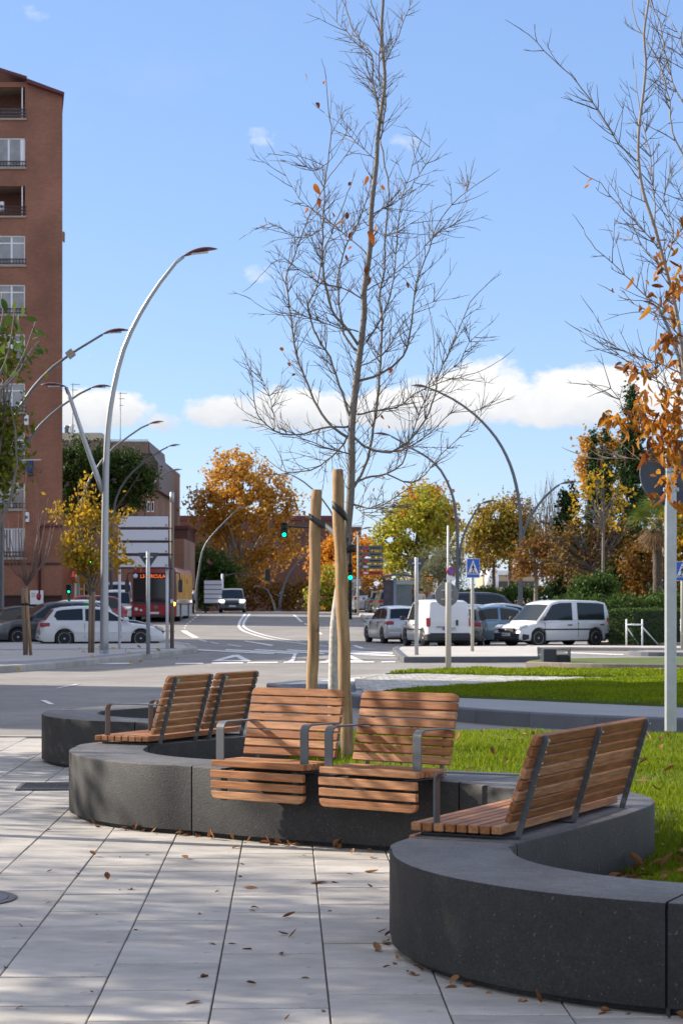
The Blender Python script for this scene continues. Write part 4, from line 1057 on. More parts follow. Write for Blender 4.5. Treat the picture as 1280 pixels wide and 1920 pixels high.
def wheel_meshes(r, w):
    k = (round(r, 3), round(w, 3))
    if k in rim_mesh: return rim_mesh[k]
    M = Matrix.Rotation(R(90), 4, 'X')
    ty = MB().lathe([(r * .62, -w / 2), (r * .93, -w / 2), (r, -w / 2 + .03), (r, w / 2 - .03), (r * .93, w / 2), (r * .62, w / 2)], 28, M).mesh('tyre'); ty.materials.append(TYRE)
    rm = MB().lathe([(r * .55, -w / 2 + .05), (r * .66, -w / 2 - .002), (r * .69, -w / 2 - .004), (r * .69, w / 2 + .004), (r * .66, w / 2 + .002), (r * .55, w / 2 - .05)], 28, M)
    for side in (-1, 1):
        y = side * (w / 2 - .018)
        for q in range(5):
            M2 = Matrix.Rotation(q * 2 * PI / 5 + .3, 4, 'Y'); rm.box(-r * .07, r * .07, y - .012, y + .012, 0, r * .64, M2)
        rm.lathe([(0, 0), (r * .16, 0), (r * .12, .02), (0, .025)], 12, Matrix.Translation((0, y, 0)) @ Matrix.Rotation(R(-90 * side), 4, 'X'))
    rr = rm.mesh('rim'); rr.materials.append(RIM)
    hb = MB().lathe([(0, -w / 2 + .06), (r * .62, -w / 2 + .06), (r * .62, w / 2 - .06), (0, w / 2 - .06)], 20, M).mesh('brake_disc'); hb.materials.append(UNDER)
    rim_mesh[k] = (ty, rr, hb); return rim_mesh[k]
def make_car(name, label, kind, px, Y, head, paint, L, W, H, name_cat='car', windows=True, rear_glass=True, panel_side=False, bumpers=None, group=None, Zg=None, plate=None, lights_on=False, simple=False, roofpaint=None):
    K = KINDS[kind]; z0 = gz(Y) if Zg is None else Zg
    t = thing(name, label, name_cat, (X(px, Y), Y, z0), head, group)
    hw = W / 2; wr = min(.32, H * .215); zb = .125 * H + .02
    xw = [L * .19 if kind != 'van' else L * .17, L * .805]     # wheel centres from the tail
    Ra = wr * 1.13
    def hwt(x): 
        s = x / L; return hw * (1 - .10 * max(0, (s - .86) / .14) ** 2 - .06 * max(0, (.08 - s) / .08) ** 2)
    xs = sorted(set([L * p[0] for p in K['body']] + list(np.linspace(0, L, 24)) + [c + Ra * k for c in xw for k in (-1.001, -1, -.92, -.75, -.5, -.25, 0, .25, .5, .75, .92, 1, 1.001)]))
    rows = []
    for x in xs:
        zt = H * ip(K['body'], x / L); zl = zb + .06 * max(0, (.03 * L - x) / (.03 * L)) + .05 * max(0, (x - .96 * L) / (.04 * L))
        for c in xw:
            if abs(x - c) <= Ra: zl = max(zl, wr + math.sqrt(max(Ra * Ra - (x - c) ** 2, 0)) - .0)
        h_ = hwt(x); zt = max(zt, zl + .04); 
        half = [(h_ * .95, zl), (h_ * .99, zl + (zt - zl) * .12), (h_, zl + (zt - zl) * .45), (h_ * .985, zl + (zt - zl) * .80), (h_ * .955, zl + (zt - zl) * .95), (h_ * .90, zt), (h_ * .5, zt + .012 * H), (0, zt + .016 * H)]
        rows.append([(x - L / 2, a, b) for a, b in half] + [(x - L / 2, -a, b) for a, b in reversed(half[:-1])])
    body = MB(); body.loft(rows, close=True, cap=True)
    # cabin
    zb0 = H * ip(K['body'], .45); wb = hw * .90; wt = hw * (.74 if kind != 'van' else .80)
    def ys(z): return wb + (wt - wb) * (z - zb0) / (H - zb0)
    cs = []
    cxs = sorted(set([L * p[0] for p in K['cab']] + list(np.linspace(L * K['cab'][0][0], L * K['cab'][-1][0], 22))))
    for x in cxs:
        zc = H * ip(K['cab'], x / L); zl = H * ip(K['body'], x / L) - .03; zc = max(zc, zl + .005)
        e = min(.05, (zc - zl) * .5)
        half = [(ys(zl), zl), (ys(zc - e), zc - e), (ys(zc) - .03 * min(1, e / .05), zc - e * .25), (ys(zc) - .10, zc), (0, zc + .022 * min(1, (zc - zl) / .2))]
        cs.append([(x - L / 2, a, b) for a, b in half] + [(x - L / 2, -a, b) for a, b in reversed(half[:-1])])
    body.loft(cs, close=True, cap=True)
    bo = body.build('body', paint, t); bo.data.set_sharp_from_angle(angle=R(38))
    MB().box(-L * .47, L * .46, -hw * .80, hw * .80, zb * .75, zb + .28 * H).build('underbody', UNDER, t)
    # side windows
    for sgn in (-1, 1):
        for wi, (a, b) in enumerate(K['side']):
            if panel_side and wi == 0: continue
            zl = H * ip(K['body'], (a + b) / 2) + .035
            n = 10; top = []; bot = []
            for q in range(n + 1):
                s = a + (b - a) * q / n; zt = H * ip(K['cab'], s) - .085; 
                top.append((s * L - L / 2, zt)); bot.append((s * L - L / 2, zl))
            if wi == len(K['side']) - 1:
                top.append((K['tri'] * L - L / 2, zl + .04)); bot.append((K['tri'] * L - L / 2 + .02, zl))
            if wi == 0 and kind != 'van': top.insert(0, (a * L - L / 2 - .10, zl + (top[0][1] - zl) * .45)); bot.insert(0, (a * L - L / 2 - .02, zl + .05))
            rws = [[(x, sgn * (ys(z) + .002), z), (x, sgn * (ys(z) + .009), z), (x2, sgn * (ys(z2) + .009), z2), (x2, sgn * (ys(z2) + .002), z2)] for (x, z), (x2, z2) in zip(top, bot)]
            m_ = MB(); m_.loft(rws, close=True, smooth=False); bm = bmesh.new(); o = m_.build('side_window', CGLASS, t); bm.from_mesh(o.data); bmesh.ops.recalc_face_normals(bm, faces=bm.faces); bm.to_mesh(o.data); bm.free()
            if not simple:
                hx = (a + .02) * L - L / 2 if wi == 0 else (a + .02) * L - L / 2
                MB().box(hx, hx + .2, sgn * (hw * .985) - .02, sgn * (hw * .985) + .025, zb0 - .16, zb0 - .12, bev=.008).build('door_handle', paint if kind != 'van' else PLASTIC, t)
        if not simple:
            for dx in (K['side'][0][1] + .012, K['side'][1][1] + .10):     # door shut lines
                MB().box(dx * L - L / 2 - .006, dx * L - L / 2 + .006, sgn * hw * .965 - .02, sgn * hw * 1.0 + .003, zb + .12, zb0 - .05).build('door_gap', UNDER, t)
            MB().box(-L * .28, L * .26, sgn * hw - .03, sgn * hw + .012, zb + .22 * H, zb + .22 * H + .05 if kind == 'van' else zb + .22 * H + .012, bev=.004).build('side_trim', PLASTIC if kind == 'van' else paint, t)
        mx = K['front'][1] * L - L / 2 - .18
        mo = MB(); mo.box(mx - .10, mx + .10, sgn * (hw + .02) if sgn > 0 else -(hw + .20), (hw + .20) if sgn > 0 else -(hw + .02), zb0 + .02, zb0 + .17, bev=.04); mo.box(mx - .03, mx + .03, min(sgn * (hw - .12), sgn * (hw + .03)), max(sgn * (hw - .12), sgn * (hw + .03)), zb0 + .03, zb0 + .07)
        mo.build('mirror', paint if kind != 'van' else PLASTIC, t)
    # windscreen and rear window: sheets just above the sloping cabin surface
    def screen(s0, s1, nm, inset=.06):
        rws = []
        for q in range(6):
            s = s0 + (s1 - s0) * q / 5; z = H * ip(K['cab'], s); x = s * L - L / 2; w_ = ys(z) - inset
            ds = .004; dzx = (H * ip(K['cab'], s + ds) - H * ip(K['cab'], s - ds)) / (2 * ds * L); n = Vector((-dzx, 0, 1)).normalized()
            if s1 > .5 or True: pass
            r_ = []
            for k in (-1, -.6, 0, .6, 1):
                zz = z + .022 * (1 - abs(k)) ; p = Vector((x, k * w_, zz)) + n * (.008 if abs(k) < 1 else .004) ; r_.append(p)
            rws.append(r_)
        low = [[p - Vector((0, 0, .0)) for p in r] for r in rws]
        m_ = MB(); m_.loft(rws, cap=False); return m_.build(nm, CGLASS, t)
    screen(K['front'][0], K['front'][1], 'windscreen')
    if rear_glass: screen(K['rear'][0], K['rear'][1], 'rear_window', .10)
    # wheels
    ty, rr, hb = wheel_meshes(wr, .2)
    for x in xw:
        for sgn in (-1, 1):
            w_ = mk('wheel', ty, t, None, (x - L / 2, sgn * (hw - .12), wr)); mk('rim', rr, w_); mk('brake_disc', hb, w_)
    # lamps, plates, grille, bumpers
    for sgn in (-1, 1):
        y = sgn * hw
        zh = H * .46 if kind != 'van' else H * .42
        hl = MB(); hl.prism([(L / 2 - .34, zh + .03), (L / 2 - .06, zh - .10), (L / 2 - .02, zh - .07), (L / 2 - .05, zh + .01), (L / 2 - .30, zh + .09)], 0, 1, lambda a, b, h: (a + .015 if h else a - .09 * 0, sgn * ((hw * .98 if a < L / 2 - .2 else hw * .86) + .004) if h else sgn * (hw * .56), b + (0 if h else 0)))
        hl.build('headlight', HEADL if not lights_on else mat('head_lamp_lit', (.8, .8, .75), .2, emit=((1, .97, .9), 2)), t)
        if kind == 'van':
            MB().box(-L / 2 - .015, -L / 2 + .14, min(y * .84, y * 1.0), max(y * .84, y * 1.0) + .0, H * .44, H * .62, bev=.02).build('taillight', TAIL, t)
        else:
            MB().box(-L / 2 + .0, -L / 2 + .34, min(y * .62, y * .992), max(y * .62, y * .992), H * .50, H * .60, bev=.03).build('taillight', TAIL, t)
    bc = bumpers or paint
    bp = MB(); 
    bp.box(L / 2 - .16, L / 2 + .03, -hw * .86, hw * .86, zb + .02, H * .30, bev=.04); bp.box(-L / 2 - .04, -L / 2 + .14, -hw * .90, hw * .90, zb + .05, H * .31, bev=.05)
    if bumpers and kind == 'van': bp.box(L / 2 - .42, L / 2 - .1, -hw * .985, hw * .985, zb + .02, H * .29, bev=.05); bp.box(-L / 2 - .02, -L / 2 + .32, -hw * 1.0, hw * 1.0, zb, H * .29, bev=.04)
    bp.build('bumper', bc, t)
    MB().box(L / 2 - .10, L / 2 + .035, -hw * .52, hw * .52, H * .315, H * .40, bev=.01).build('grille', PLASTIC, t)
    MB().box(L / 2 - .10, L / 2 + .042, -hw * .60, hw * .60, zb + .05, H * .20, bev=.01).build('lower_grille', PLASTIC, t)
    for (xx, zz, sg) in ((L / 2 + .046, H * .265, 1), (-L / 2 - .046, H * (.40 if kind == 'van' else .42 if kind != 'hatch' else .30), -1)):
        o = MB().box(min(xx, xx - sg * .02), max(xx, xx - sg * .02), -.26, .26, zz - .055, zz + .055).build('number_plate', PLATEW, t)
        MB().box(min(xx, xx + sg * .004), max(xx, xx + sg * .004), (.20 if sg < 0 else -.26), (.26 if sg < 0 else -.20), zz - .054, zz + .054).build('plate_band', PLATEB, o)
        if plate and sg == plate[1]: text_on(plate[0], .095, (xx + sg * .006, .19 if sg < 0 else -.19, zz - .036), (R(90), 0, R(-90 if sg < 0 else 90)), UNDER, o, 'plate_text')
    if kind == 'van' and not simple:
        if not windows: pass
    return t
def text_on(s, size, loc, rot, m, parent, name='lettering', align='LEFT', thick=.001, sx=1):
    cu = bpy.data.curves.new(name, 'FONT'); cu.body = s; cu.size = size; cu.extrude = thick; cu.align_x = align
    tmp = bpy.data.objects.new('tmp', cu); COL.objects.link(tmp)
    dg = bpy.context.evaluated_depsgraph_get(); me = bpy.data.meshes.new_from_object(tmp.evaluated_get(dg)); bpy.data.objects.remove(tmp)
    me.materials.clear(); me.materials.append(m); return mk(name, me, parent, None, loc, rot, (sx, 1, 1))
# heading: 0 = nose to the right (+x); pi/2 = nose away from the camera; -pi/2 = nose towards it
# ---- left row
make_car('parked_car', 'white hatchback with five spoke wheels parked side on behind the street lamp', 'hatch', 188, 73.0, R(14), PW, 4.42, 1.76, 1.46)
make_car('parked_car', 'black estate car directly behind the white hatchback', 'suv', 168, 77.5, R(16), PK, 4.7, 1.82, 1.62, group='cars parked at the left')
c_ = make_car('parked_car', 'black off-road car with a chrome bull bar left of the white hatchback', 'suv', 92, 76.0, R(180 + 22), PG, 4.5, 1.84, 1.62, group='cars parked at the left')
bb = MB()
for s in (-1, 1):
    bb.tube([(2.34, s * .55, .30), (2.44, s * .55, .42), (2.44, s * .52, .80), (2.40, s * .40, .90), (2.40, s * .12, .90)], .03, 7)
    bb.tube([(2.30, s * .72, .35), (2.40, s * .55, .42)], .03, 7)
bb.tube([(2.44, -.55, .55), (2.44, .55, .55)], .028, 7); bb.build('bull_bar', mat('chrome', (.7, .7, .72), .15, metal=1.0), c_)
make_car('parked_car', 'silver grey car with dark windows behind the bull bar car', 'hatch', 82, 82.0, R(180 + 20), PS, 4.3, 1.76, 1.55, group='cars parked at the left', simple=True)
make_car('parked_car', 'dark car with its nose cut by the left edge of the picture', 'sedan', 22, 79.0, R(180 + 24), PK, 4.5, 1.76, 1.44, group='cars parked at the left')
make_car('parked_car', 'white car behind the dark cars, its roof showing left of the street lamp', 'suv', 118, 88.0, R(180 + 18), PW, 4.5, 1.8, 1.62, group='cars parked at the left', simple=True)
make_car('parked_car', 'dark red car farthest back in the left row', 'suv', 150, 98.0, R(180 + 10), PR, 4.5, 1.8, 1.70, group='cars parked at the left', simple=True)
make_car('parked_car', 'silver people carrier just left of the bus', 'van', 219, 114.0, R(-84), PS, 4.4, 1.8, 1.78, group='cars parked at the left', simple=True)
make_car('parked_car', 'silver van roof behind the people carrier by the bus', 'van', 222, 124.0, R(-84), PW, 4.8, 1.9, 2.15, name_cat='van', simple=True)
# ---- oncoming car on the crest
make_car('oncoming_car', 'dark grey car with lit headlights coming over the crest of the road', 'suv', 436, 140, R(-88), PG, 4.5, 1.84, 1.66, lights_on=True)
# ---- right row
v1 = make_car('parked_van', 'white minivan with side windows and dark bumpers, parked three quarters on at the right', 'van', 1034, 74.2, R(180 + 33), PW, 4.20, 1.72, 1.68, name_cat='van', bumpers=PLASTIC, plate=('2468 KTF', 1))
MB().lathe([(0, 0), (.055, 0), (.055, .012), (0, .014)], 16, Matrix.Translation((2.13, 0, .60)) @ Matrix.Rotation(R(90), 4, 'Y')).build('badge', mat('badge_grey', (.45, .46, .48), .3, metal=.8), v1)
v2 = make_car('parked_van', 'white panel van seen from behind with a black door handle and high red lamps', 'van', 815, 73.5, R(90 + 13), PW, 3.9, 1.68, 1.70, name_cat='van', bumpers=PLASTIC, panel_side=True, rear_glass=False, plate=('4763 GZY', -1))
MB().box(-1.975, -1.955, -.005, .005, .55, 1.45).build('door_gap', UNDER, v2)
MB().box(-1.985, -1.955, -.30, -.22, .78, .98, bev=.012).build('door_handle', PLASTIC, v2)
MB().box(-1.975, -1.955, -.74, -.70, 1.14, 1.20).build('hinge', PLASTIC, v2)
MB().box(-1.99, -1.955, .02, .5, .725, .745).build('plate_lamp', PLASTIC, v2)
make_car('parked_car', 'small silver hatchback seen from behind, left of the white panel van', 'hatch', 738, 80.0, R(90 + 14), PS, 3.8, 1.66, 1.45, group='cars parked at the right')
make_car('parked_car', 'light blue saloon car between the panel van and the minivan', 'sedan', 937, 76.8, R(14), PBL, 4.75, 1.8, 1.47, group='cars parked at the right')
make_car('parked_car', 'grey green hatchback half hidden behind the panel van', 'hatch', 870, 75.5, R(80), PGG, 3.9, 1.7, 1.45, group='cars parked at the right')
make_car('parked_car', 'pale silver car whose windscreen shows between the vans', 'hatch', 905, 82.0, R(12), PS, 4.2, 1.75, 1.5, group='cars parked at the right', simple=True)
make_car('parked_car', 'silver saloon roof behind the light blue car', 'sedan', 950, 86.0, R(8), PS, 4.6, 1.78, 1.5, group='cars parked at the right', simple=True)
make_car('parked_van', 'long navy minibus behind the parked cars on the right', 'van', 905, 92.0, R(4), PN, 5.3, 1.9, 1.92, name_cat='van', simple=True)
make_car('parked_car', 'red car on the far side beside the round sign', 'hatch', 884, 150.0, R(170), PR, 4.2, 1.75, 1.5, group='cars parked at the right', simple=True, Zg=1.2)
make_car('parked_car', 'light grey off-road car by the bus shelter, the left one', 'suv', 687, 137.0, R(92), PS, 4.5, 1.9, 1.80, group='cars by the bus shelter')
make_car('parked_car', 'brownish silver car seen from behind just left of the bus shelter', 'hatch', 712, 132.0, R(94), mat('paint_taupe', (.24, .225, .20), .3, metal=.5, coat=.6), 4.3, 1.78, 1.5, group='cars by the bus shelter')
make_car('parked_car', 'dark grey car closest to the left side of the bus shelter', 'suv', 728, 128.0, R(95), PG, 4.4, 1.8, 1.6, group='cars by the bus shelter', simple=True)
make_car('parked_car', 'dark red estate car parked behind the light grey off-road car', 'suv', 706, 146.0, R(60), PR, 4.6, 1.8, 1.72, group='cars by the bus shelter', simple=True)

# ---- bus
Yq = 112.0
bus = thing('city_bus', 'red city bus with a lit orange route display coming towards the camera on the left', 'bus', (X(289, Yq), Yq, gz(Yq)), R(-90))
L_, W_, H_ = 11.5, 2.5, 3.05; BRED = car_paint('bus_red', (.22, .012, .018)); 
b = MB(); rows = []
for x, k, dz in ((-.00, .95, -.05), (-.06, .99, -.01), (-.3, 1, 0), (-L_, 1, 0)):
    h = W_ / 2 * k; zt = H_ + dz
    rows.append([(x, -h, .32), (x, h, .32), (x, h * 1.0, zt - .35), (x, h * .96, zt - .10), (x, h * .85, zt), (x, -h * .85, zt), (x, -h * .96, zt - .10), (x, -h, zt - .35)])
b.loft(rows[::-1], close=True, smooth=False); o = b.build('body', BRED, bus)
MB().box(-L_ + .05, -.25, -W_ / 2 - .004, W_ / 2 + .004, .33, .95).build('grey_skirt', mat('bus_grey', (.40, .41, .42), .4), bus)
for s in (-1, 1):
    MB().box(-L_ + .15, -.55, min(s * (W_ / 2 + .006), s * (W_ / 2 - .02)), max(s * (W_ / 2 + .006), s * (W_ / 2 - .02)), 1.28, 2.72).build('side_glass', mat('bus_glass_reflection', (.62, .30, .03), .6, noise=[(1.2, .35), (5, .25)], spec=.2), bus)  # golden tree reflections painted into the glass colour
    for k in range(5): MB().box(-1.9 - k * 2.0, -1.84 - k * 2.0, min(s * (W_ / 2 + .012), s * (W_ / 2)), max(s * (W_ / 2 + .012), s * (W_ / 2)), 1.28, 2.72).build('window_post', PLASTIC, bus)
    for xx in (-3.1, -7.6): MB().box(xx, xx + .5, min(s * (W_ / 2 + .014), s * (W_ / 2)), max(s * (W_ / 2 + .014), s * (W_ / 2)), 2.2, 2.5).build('vent_window', GLASSD, bus)
    # rear-view mirror
    m_ = MB(); m_.tube([(-.05, s * 1.2, 2.75), (.18, s * 1.42, 2.7), (.2, s * 1.46, 2.35)], .035, 6); m_.box(.10, .26, min(s * 1.36, s * 1.58), max(s * 1.36, s * 1.58), 1.65, 2.35, bev=.04); m_.build('mirror', PLASTIC, bus)
    MB().lathe([(0, 0), (.11, 0), (.10, .04), (0, .05)], 14, Matrix.Translation((-.03, s * .98, .72)) @ Matrix.Rotation(R(90), 4, 'Y')).build('headlight', HEADL, bus)
    MB().lathe([(0, 0), (.08, 0), (.07, .04), (0, .05)], 14, Matrix.Translation((-.03, s * .72, .66)) @ Matrix.Rotation(R(90), 4, 'Y')).build('fog_lamp', HEADL, bus)
MB().lathe([(0, 0), (.13, 0), (.11, .05), (0, .06)], 14, Matrix.Translation((-.02, 1.06, 1.02)) @ Matrix.Rotation(R(90), 4, 'Y')).build('indicator', mat('amber_lit', (1, .4, .05), .4, emit=((1, .34, .02), 14)), bus)
MB().box(-.05, .012, -W_ / 2 + .08, W_ / 2 - .08, 1.13, H_ - .30, bev=.01).build('windscreen', GLASSD, bus)
MB().box(-.06, .02, -W_ / 2 + .10, W_ / 2 - .10, 1.02, 1.13).build('wiper_panel', PLASTIC, bus)
d_ = MB().box(-.04, .024, -.98, .98, 2.40, 2.70).build('route_display', UNDER, bus)
AMB = mat('display_amber', (.7, .12, .02), .5, emit=((1, .16, .03), .55))
text_on('L3 CIRCULAR', .27, (.03, -.76, 2.455), (R(90), 0, R(90)), AMB, d_, 'route_text', sx=.95)
MB().lathe([(0, 0), (.13, 0), (.13, .01), (0, .01)], 16, Matrix.Translation((.026, -1.02, 2.56)) @ Matrix.Rotation(R(90), 4, 'Y')).build('round_sticker', mat('sticker', (.45, .52, .62), .5), bus)
MB().box(-1.8, -.6, -.5, .5, H_ + .0, H_ + .22, bev=.05).build('roof_unit', WHITEM, bus)
MB().lathe([(.05, 0), (.12, 0), (.12, .02), (.05, .02)], 16, Matrix.Translation((.0, .1, .80)) @ Matrix.Rotation(R(90), 4, 'Y')).build('badge', LAMPG, bus)
MB().box(-.02, .02, -.28, .28, .46, .57).build('number_plate', PLATEW, bus)
MB().box(-.30, .012, -1.15, 1.15, .30, .43, bev=.03).build('bumper', PLASTIC, bus)
ty, rr, hb = wheel_meshes(.46, .28)
for x in (-2.7, -8.6):
    for s in (-1, 1):
        w_ = mk('wheel', ty, bus, None, (x, s * (W_ / 2 - .13), .46)); mk('rim', rr, w_); mk('wheel_arch', MB().box(-.62, .62, -.155, .155, -.05, .56).mesh('wheel_arch'), bus, UNDER, (x, s * (W_ / 2 - .148), .46))

# ================================================================== STREET LAMPS
head_me = None
def lamp_head_mesh():
    rows = []; n = 14
    for i in range(n + 1):
        s = i / n; w = .30 * math.sin(PI * min(1, s * .93 + .07)) ** .62 * (1 if s < .6 else 1); th = .115 * math.sin(PI * (s * .9 + .08)) ** .7
        x = s * 1.0; zc = .16 * math.sin(PI * s * .62 + .1) - .01 * i / n
        rows.append([(x, w * math.cos(a), zc + (th if math.sin(a) > 0 else th * .25) * math.sin(a)) for a in [2 * PI * k / 12 for k in range(12)]])
    me = MB().loft(rows, close=True).mesh('lamp_head'); me.materials.append(REDL); return me
head_me = lamp_head_mesh()
glass_me = MB().box(.22, .72, -.13, .13, .045, .075, bev=.01).mesh('lamp_glass'); glass_me.materials.append(WHITEM)
def street_lamp(label, Y, base, pts, head, rbase=.11, m=LAMPG, arm2=None, group='curved street lamps with red heads', box=None, Zg=None):
    """base photo (x, y); pts photo points of the pole up to the head joint; head (x_joint, y_joint, x_tip, y_tip)"""
    bx0 = X(base[0], Y); z0 = Z(base[1], Y) if Zg is None else Zg
    t = thing('street_lamp', label, 'street lamp', (bx0, Y, z0), 0, group)
    def loc(x, y, dy=0): return Vector((X(x, Y) - bx0, dy, Z(y, Y) - z0))
    path = [Vector((0, 0, 0))] + [loc(x, y) for x, y in pts]
    path = spline(path, .5); n = len(path)
    rad = [rbase * (1 - .62 * (i / (n - 1)) ** .9) for i in range(n)]
    p = MB(); p.tube(path, rad, 12); p.build('pole', m, t)
    MB().lathe([(0, 0), (rbase * 1.9, 0), (rbase * 1.9, .025), (rbase * 1.15, .03), (rbase * 1.1, .25), (0, .25)], 14).build('base_collar', m, t)
    def put_head(hd):
        a = loc(hd[0], hd[1]); b = loc(hd[2], hd[3]); d = b - a; L = d.length
        M = Matrix.Rotation(-math.atan2(d.z, abs(d.x)), 4, 'Y')
        o = mk('lamp_head', head_me, t, None, a, (0, -math.atan2(d.z, d.x), 0) if d.x > 0 else (0, 0, PI), (L, L * .9, L * .8))
        if d.x < 0: o.rotation_euler = (0, math.atan2(d.z, -d.x) * -1, PI)
        mk('lamp_glass', glass_me, o); 
        return o
    put_head(head)
    if arm2:
        q = spline([loc(x, y, .02) for x, y in arm2[0]], .5); k = MB(); k.tube(q, [rbase * (.62 - .25 * i / len(q)) for i in range(len(q))], 10); k.build('arm', m, t); put_head(arm2[1])
    if box: 
        c = loc(*box); MB().box(-.14, .14, -.1, .1, -.14, .14, Matrix.Translation(c + Vector((0, -.05, 0))) @ Matrix.Rotation(R(-38), 4, 'Y')).build('junction_box', SHADEW, t)
    return t
street_lamp('tall silver street lamp with a forked second arm, in front of the white hatchback', 57.3, (196, 1235), [(196, 1150), (197, 1000), (199, 880), (203, 800), (213, 730), (232, 655), (262, 590), (300, 530), (330, 492), (345, 481)], (345, 481, 409, 474), .128, SILVER, ([(194, 925), (160, 830), (134, 752), (124, 726)], (124, 726, 77, 727)))
street_lamp('curved lamp at the left edge with a small box on its arm', 74, (-8, 1205), [(-8, 1100), (-6, 980), (-1, 900), (12, 830), (34, 768), (62, 728), (100, 688), (148, 654), (176, 637), (193, 627)], (193, 627, 243, 625), .11, box=(133, 664))
street_lamp('curved lamp in front of the brick block crossing the forked lamp arm', 88, (4, 1175), [(4, 1100), (5, 1000), (9, 930), (20, 890), (42, 845), (75, 798), (115, 762), (150, 738), (171, 728)], (171, 728, 209, 729), .11)
street_lamp('curved lamp rising out of the yellow tree before the stone pine', 106, (146, 1152), [(146, 1080), (150, 980), (158, 925), (170, 895), (190, 866), (215, 838), (243, 817), (265, 802), (279, 796)], (279, 796, 308, 794), .11)
street_lamp('curved lamp with its head against the sky right of the stone pine', 122, (209, 1150), [(209, 1080), (211, 985), (218, 935), (236, 900), (262, 873), (289, 853), (305, 843), (315, 838)], (315, 838, 339, 837), .11)
street_lamp('small curved lamp farthest along the left side above the sign board', 140, (268, 1148), [(268, 1060), (272, 960), (282, 920), (298, 896), (312, 887), (321, 883)], (321, 883, 342, 883), .10)
street_lamp('curved lamp in front of the green bushes beside the walking man', 148, (368, 1150), [(368, 1110), (372, 1078), (380, 1033), (394, 1008), (410, 990), (432, 968), (447, 953)], (447, 953, 464, 951), .11)
street_lamp('pale curved lamp rising over the maroon wall at the end of the street', 160, (523, 1150), [(525, 1128), (530, 1105), (540, 1080), (554, 1060), (566, 1047), (580, 1036), (596, 1030)], (596, 1030, 612, 1029), .12)
street_lamp('thin short lamp left of the pale curved one, leaning left', 170, (518, 1150), [(515, 1138), (508, 1117), (501, 1106), (493, 1101)], (493, 1101, 476, 1102), .10)
street_lamp('very tall curved lamp with a forked lower arm on the right side', 104, (975, 1138), [(975, 1090), (976, 1030), (975, 975), (970, 925), (956, 872), (930, 822), (890, 778), (848, 748), (820, 734), (804, 728)], (804, 728, 770, 727), .13, LAMPG, ([(977, 1045), (981, 1000), (996, 965), (1022, 930), (1040, 914), (1048, 909)], (1048, 909, 1083, 908)), Zg=1.1)
street_lamp('dark curved lamp with a forked arm, behind the crossing sign', 114, (857, 1105), [(857, 1060), (857, 1000), (853, 955), (845, 920), (826, 882), (800, 857), (770, 840), (748, 826), (733, 818)], (733, 818, 699, 817), .12, LAMPG, ([(860, 1060), (864, 1020), (876, 985), (890, 960), (900, 946)], (900, 946, 930, 942)), Zg=1.2)
street_lamp('curved lamp partly hidden by the tree trunk and stakes', 145, (640, 1150), [(640, 1090), (637, 1020), (630, 980), (619, 957), (604, 936), (588, 919), (570, 904), (557, 896), (547, 891)], (547, 891, 528, 890), .11)
street_lamp('small far lamp above the direction signs', 160, (596, 1150), [(600, 1134), (612, 1108), (636, 1064), (656, 1028), (672, 998), (677, 993)], (677, 993, 699, 992), .10)
street_lamp('dark curved lamp behind the leafy branches at the upper right', 60, (1292, 1190), [(1292, 1000), (1290, 820), (1284, 730), (1272, 670), (1254, 620), (1240, 590), (1232, 577)], (1232, 577, 1204, 568), .12, LAMPG)

# ================================================================== SIGNS AND FURNITURE
def pole_sign(name, label, cat, px, yb, ytop, r, m, group=None, Y=None, square=False, z0=None):
    z0 = 0.14 if z0 is None else z0
    Y = Y or F * (EYE - z0) / (yb - HZ); t = thing(name, label, cat, (X(px, Y), Y, Z(yb, Y)), 0, group)
    h = Z(ytop, Y) - Z(yb, Y)
    if square: MB().box(-r, r, -r, r, 0, h, bev=r * .15).build('pole', m, t)
    else: MB().lathe([(0, 0), (r, 0), (r, h), (r * .9, h + .01), (0, h + .01)], 12).build('pole', m, t)
    return t, Y, h
SIGNB = mat('sign_back', (.055, .06, .07), .55); SIGNG = mat('sign_back_grey', (.16, .165, .16), .6, noise=(6, .08)); BLUE = mat('sign_blue', (.015, .10, .45), .4); NAVY = mat('panel_navy', (.02, .035, .12), .5); PANELW = mat('panel_white', (.62, .64, .70), .5, noise=(1.5, .03)); REDS = mat('sign_red', (.5, .02, .02), .5)
def tri_sign(px, yb, x0, x1, yt, yl, label):
    t, Y, h = pole_sign('give_way_sign', label, 'sign', px, yb, yt - 1, .055, GALV, 'backs of give way signs')
    cx = X((x0 + x1) / 2, Y) - t.location.x; w = X(x1, Y) - X(x0, Y); z1 = Z(yt, Y) - t.location.z; z0 = Z(yl, Y) - t.location.z
    r = w * .06
    MB().prism([(cx - w / 2 + r, z1), (cx - w / 2, z1 - r), (cx - r * .4, z0), (cx + r * .4, z0), (cx + w / 2, z1 - r), (cx + w / 2 - r, z1)], .058, .075, lambda a, b, h_: (a, h_, b)).build('plate', SIGNB, t)
    for zz in (.28, .72): MB().box(cx - w * .3 * (zz), cx + w * .3 * zz, -.002 + .056 - .06, .0575, z0 + (z1 - z0) * zz - .02, z0 + (z1 - z0) * zz + .02).build('bracket', GALV, t)
tri_sign(278, 1227, 258, 298, 1036, 1066, 'dark triangular back of a give way sign in front of the white hatchback')
tri_sign(780.5, 1228, 762, 799, 1047, 1080, 'dark triangular back of a give way sign left of the white panel van')
t, Y, h = pole_sign('round_sign', 'grey round back of a road sign in front of the white panel van', 'sign', 840, 1255, 1093, .065, mat('pole_beige', (.40, .385, .34), .6), Y=45.5)
c = X(837.5, Y) - t.location.x; zc = Z(1115, Y) - t.location.z; r = 22.5 / F * Y
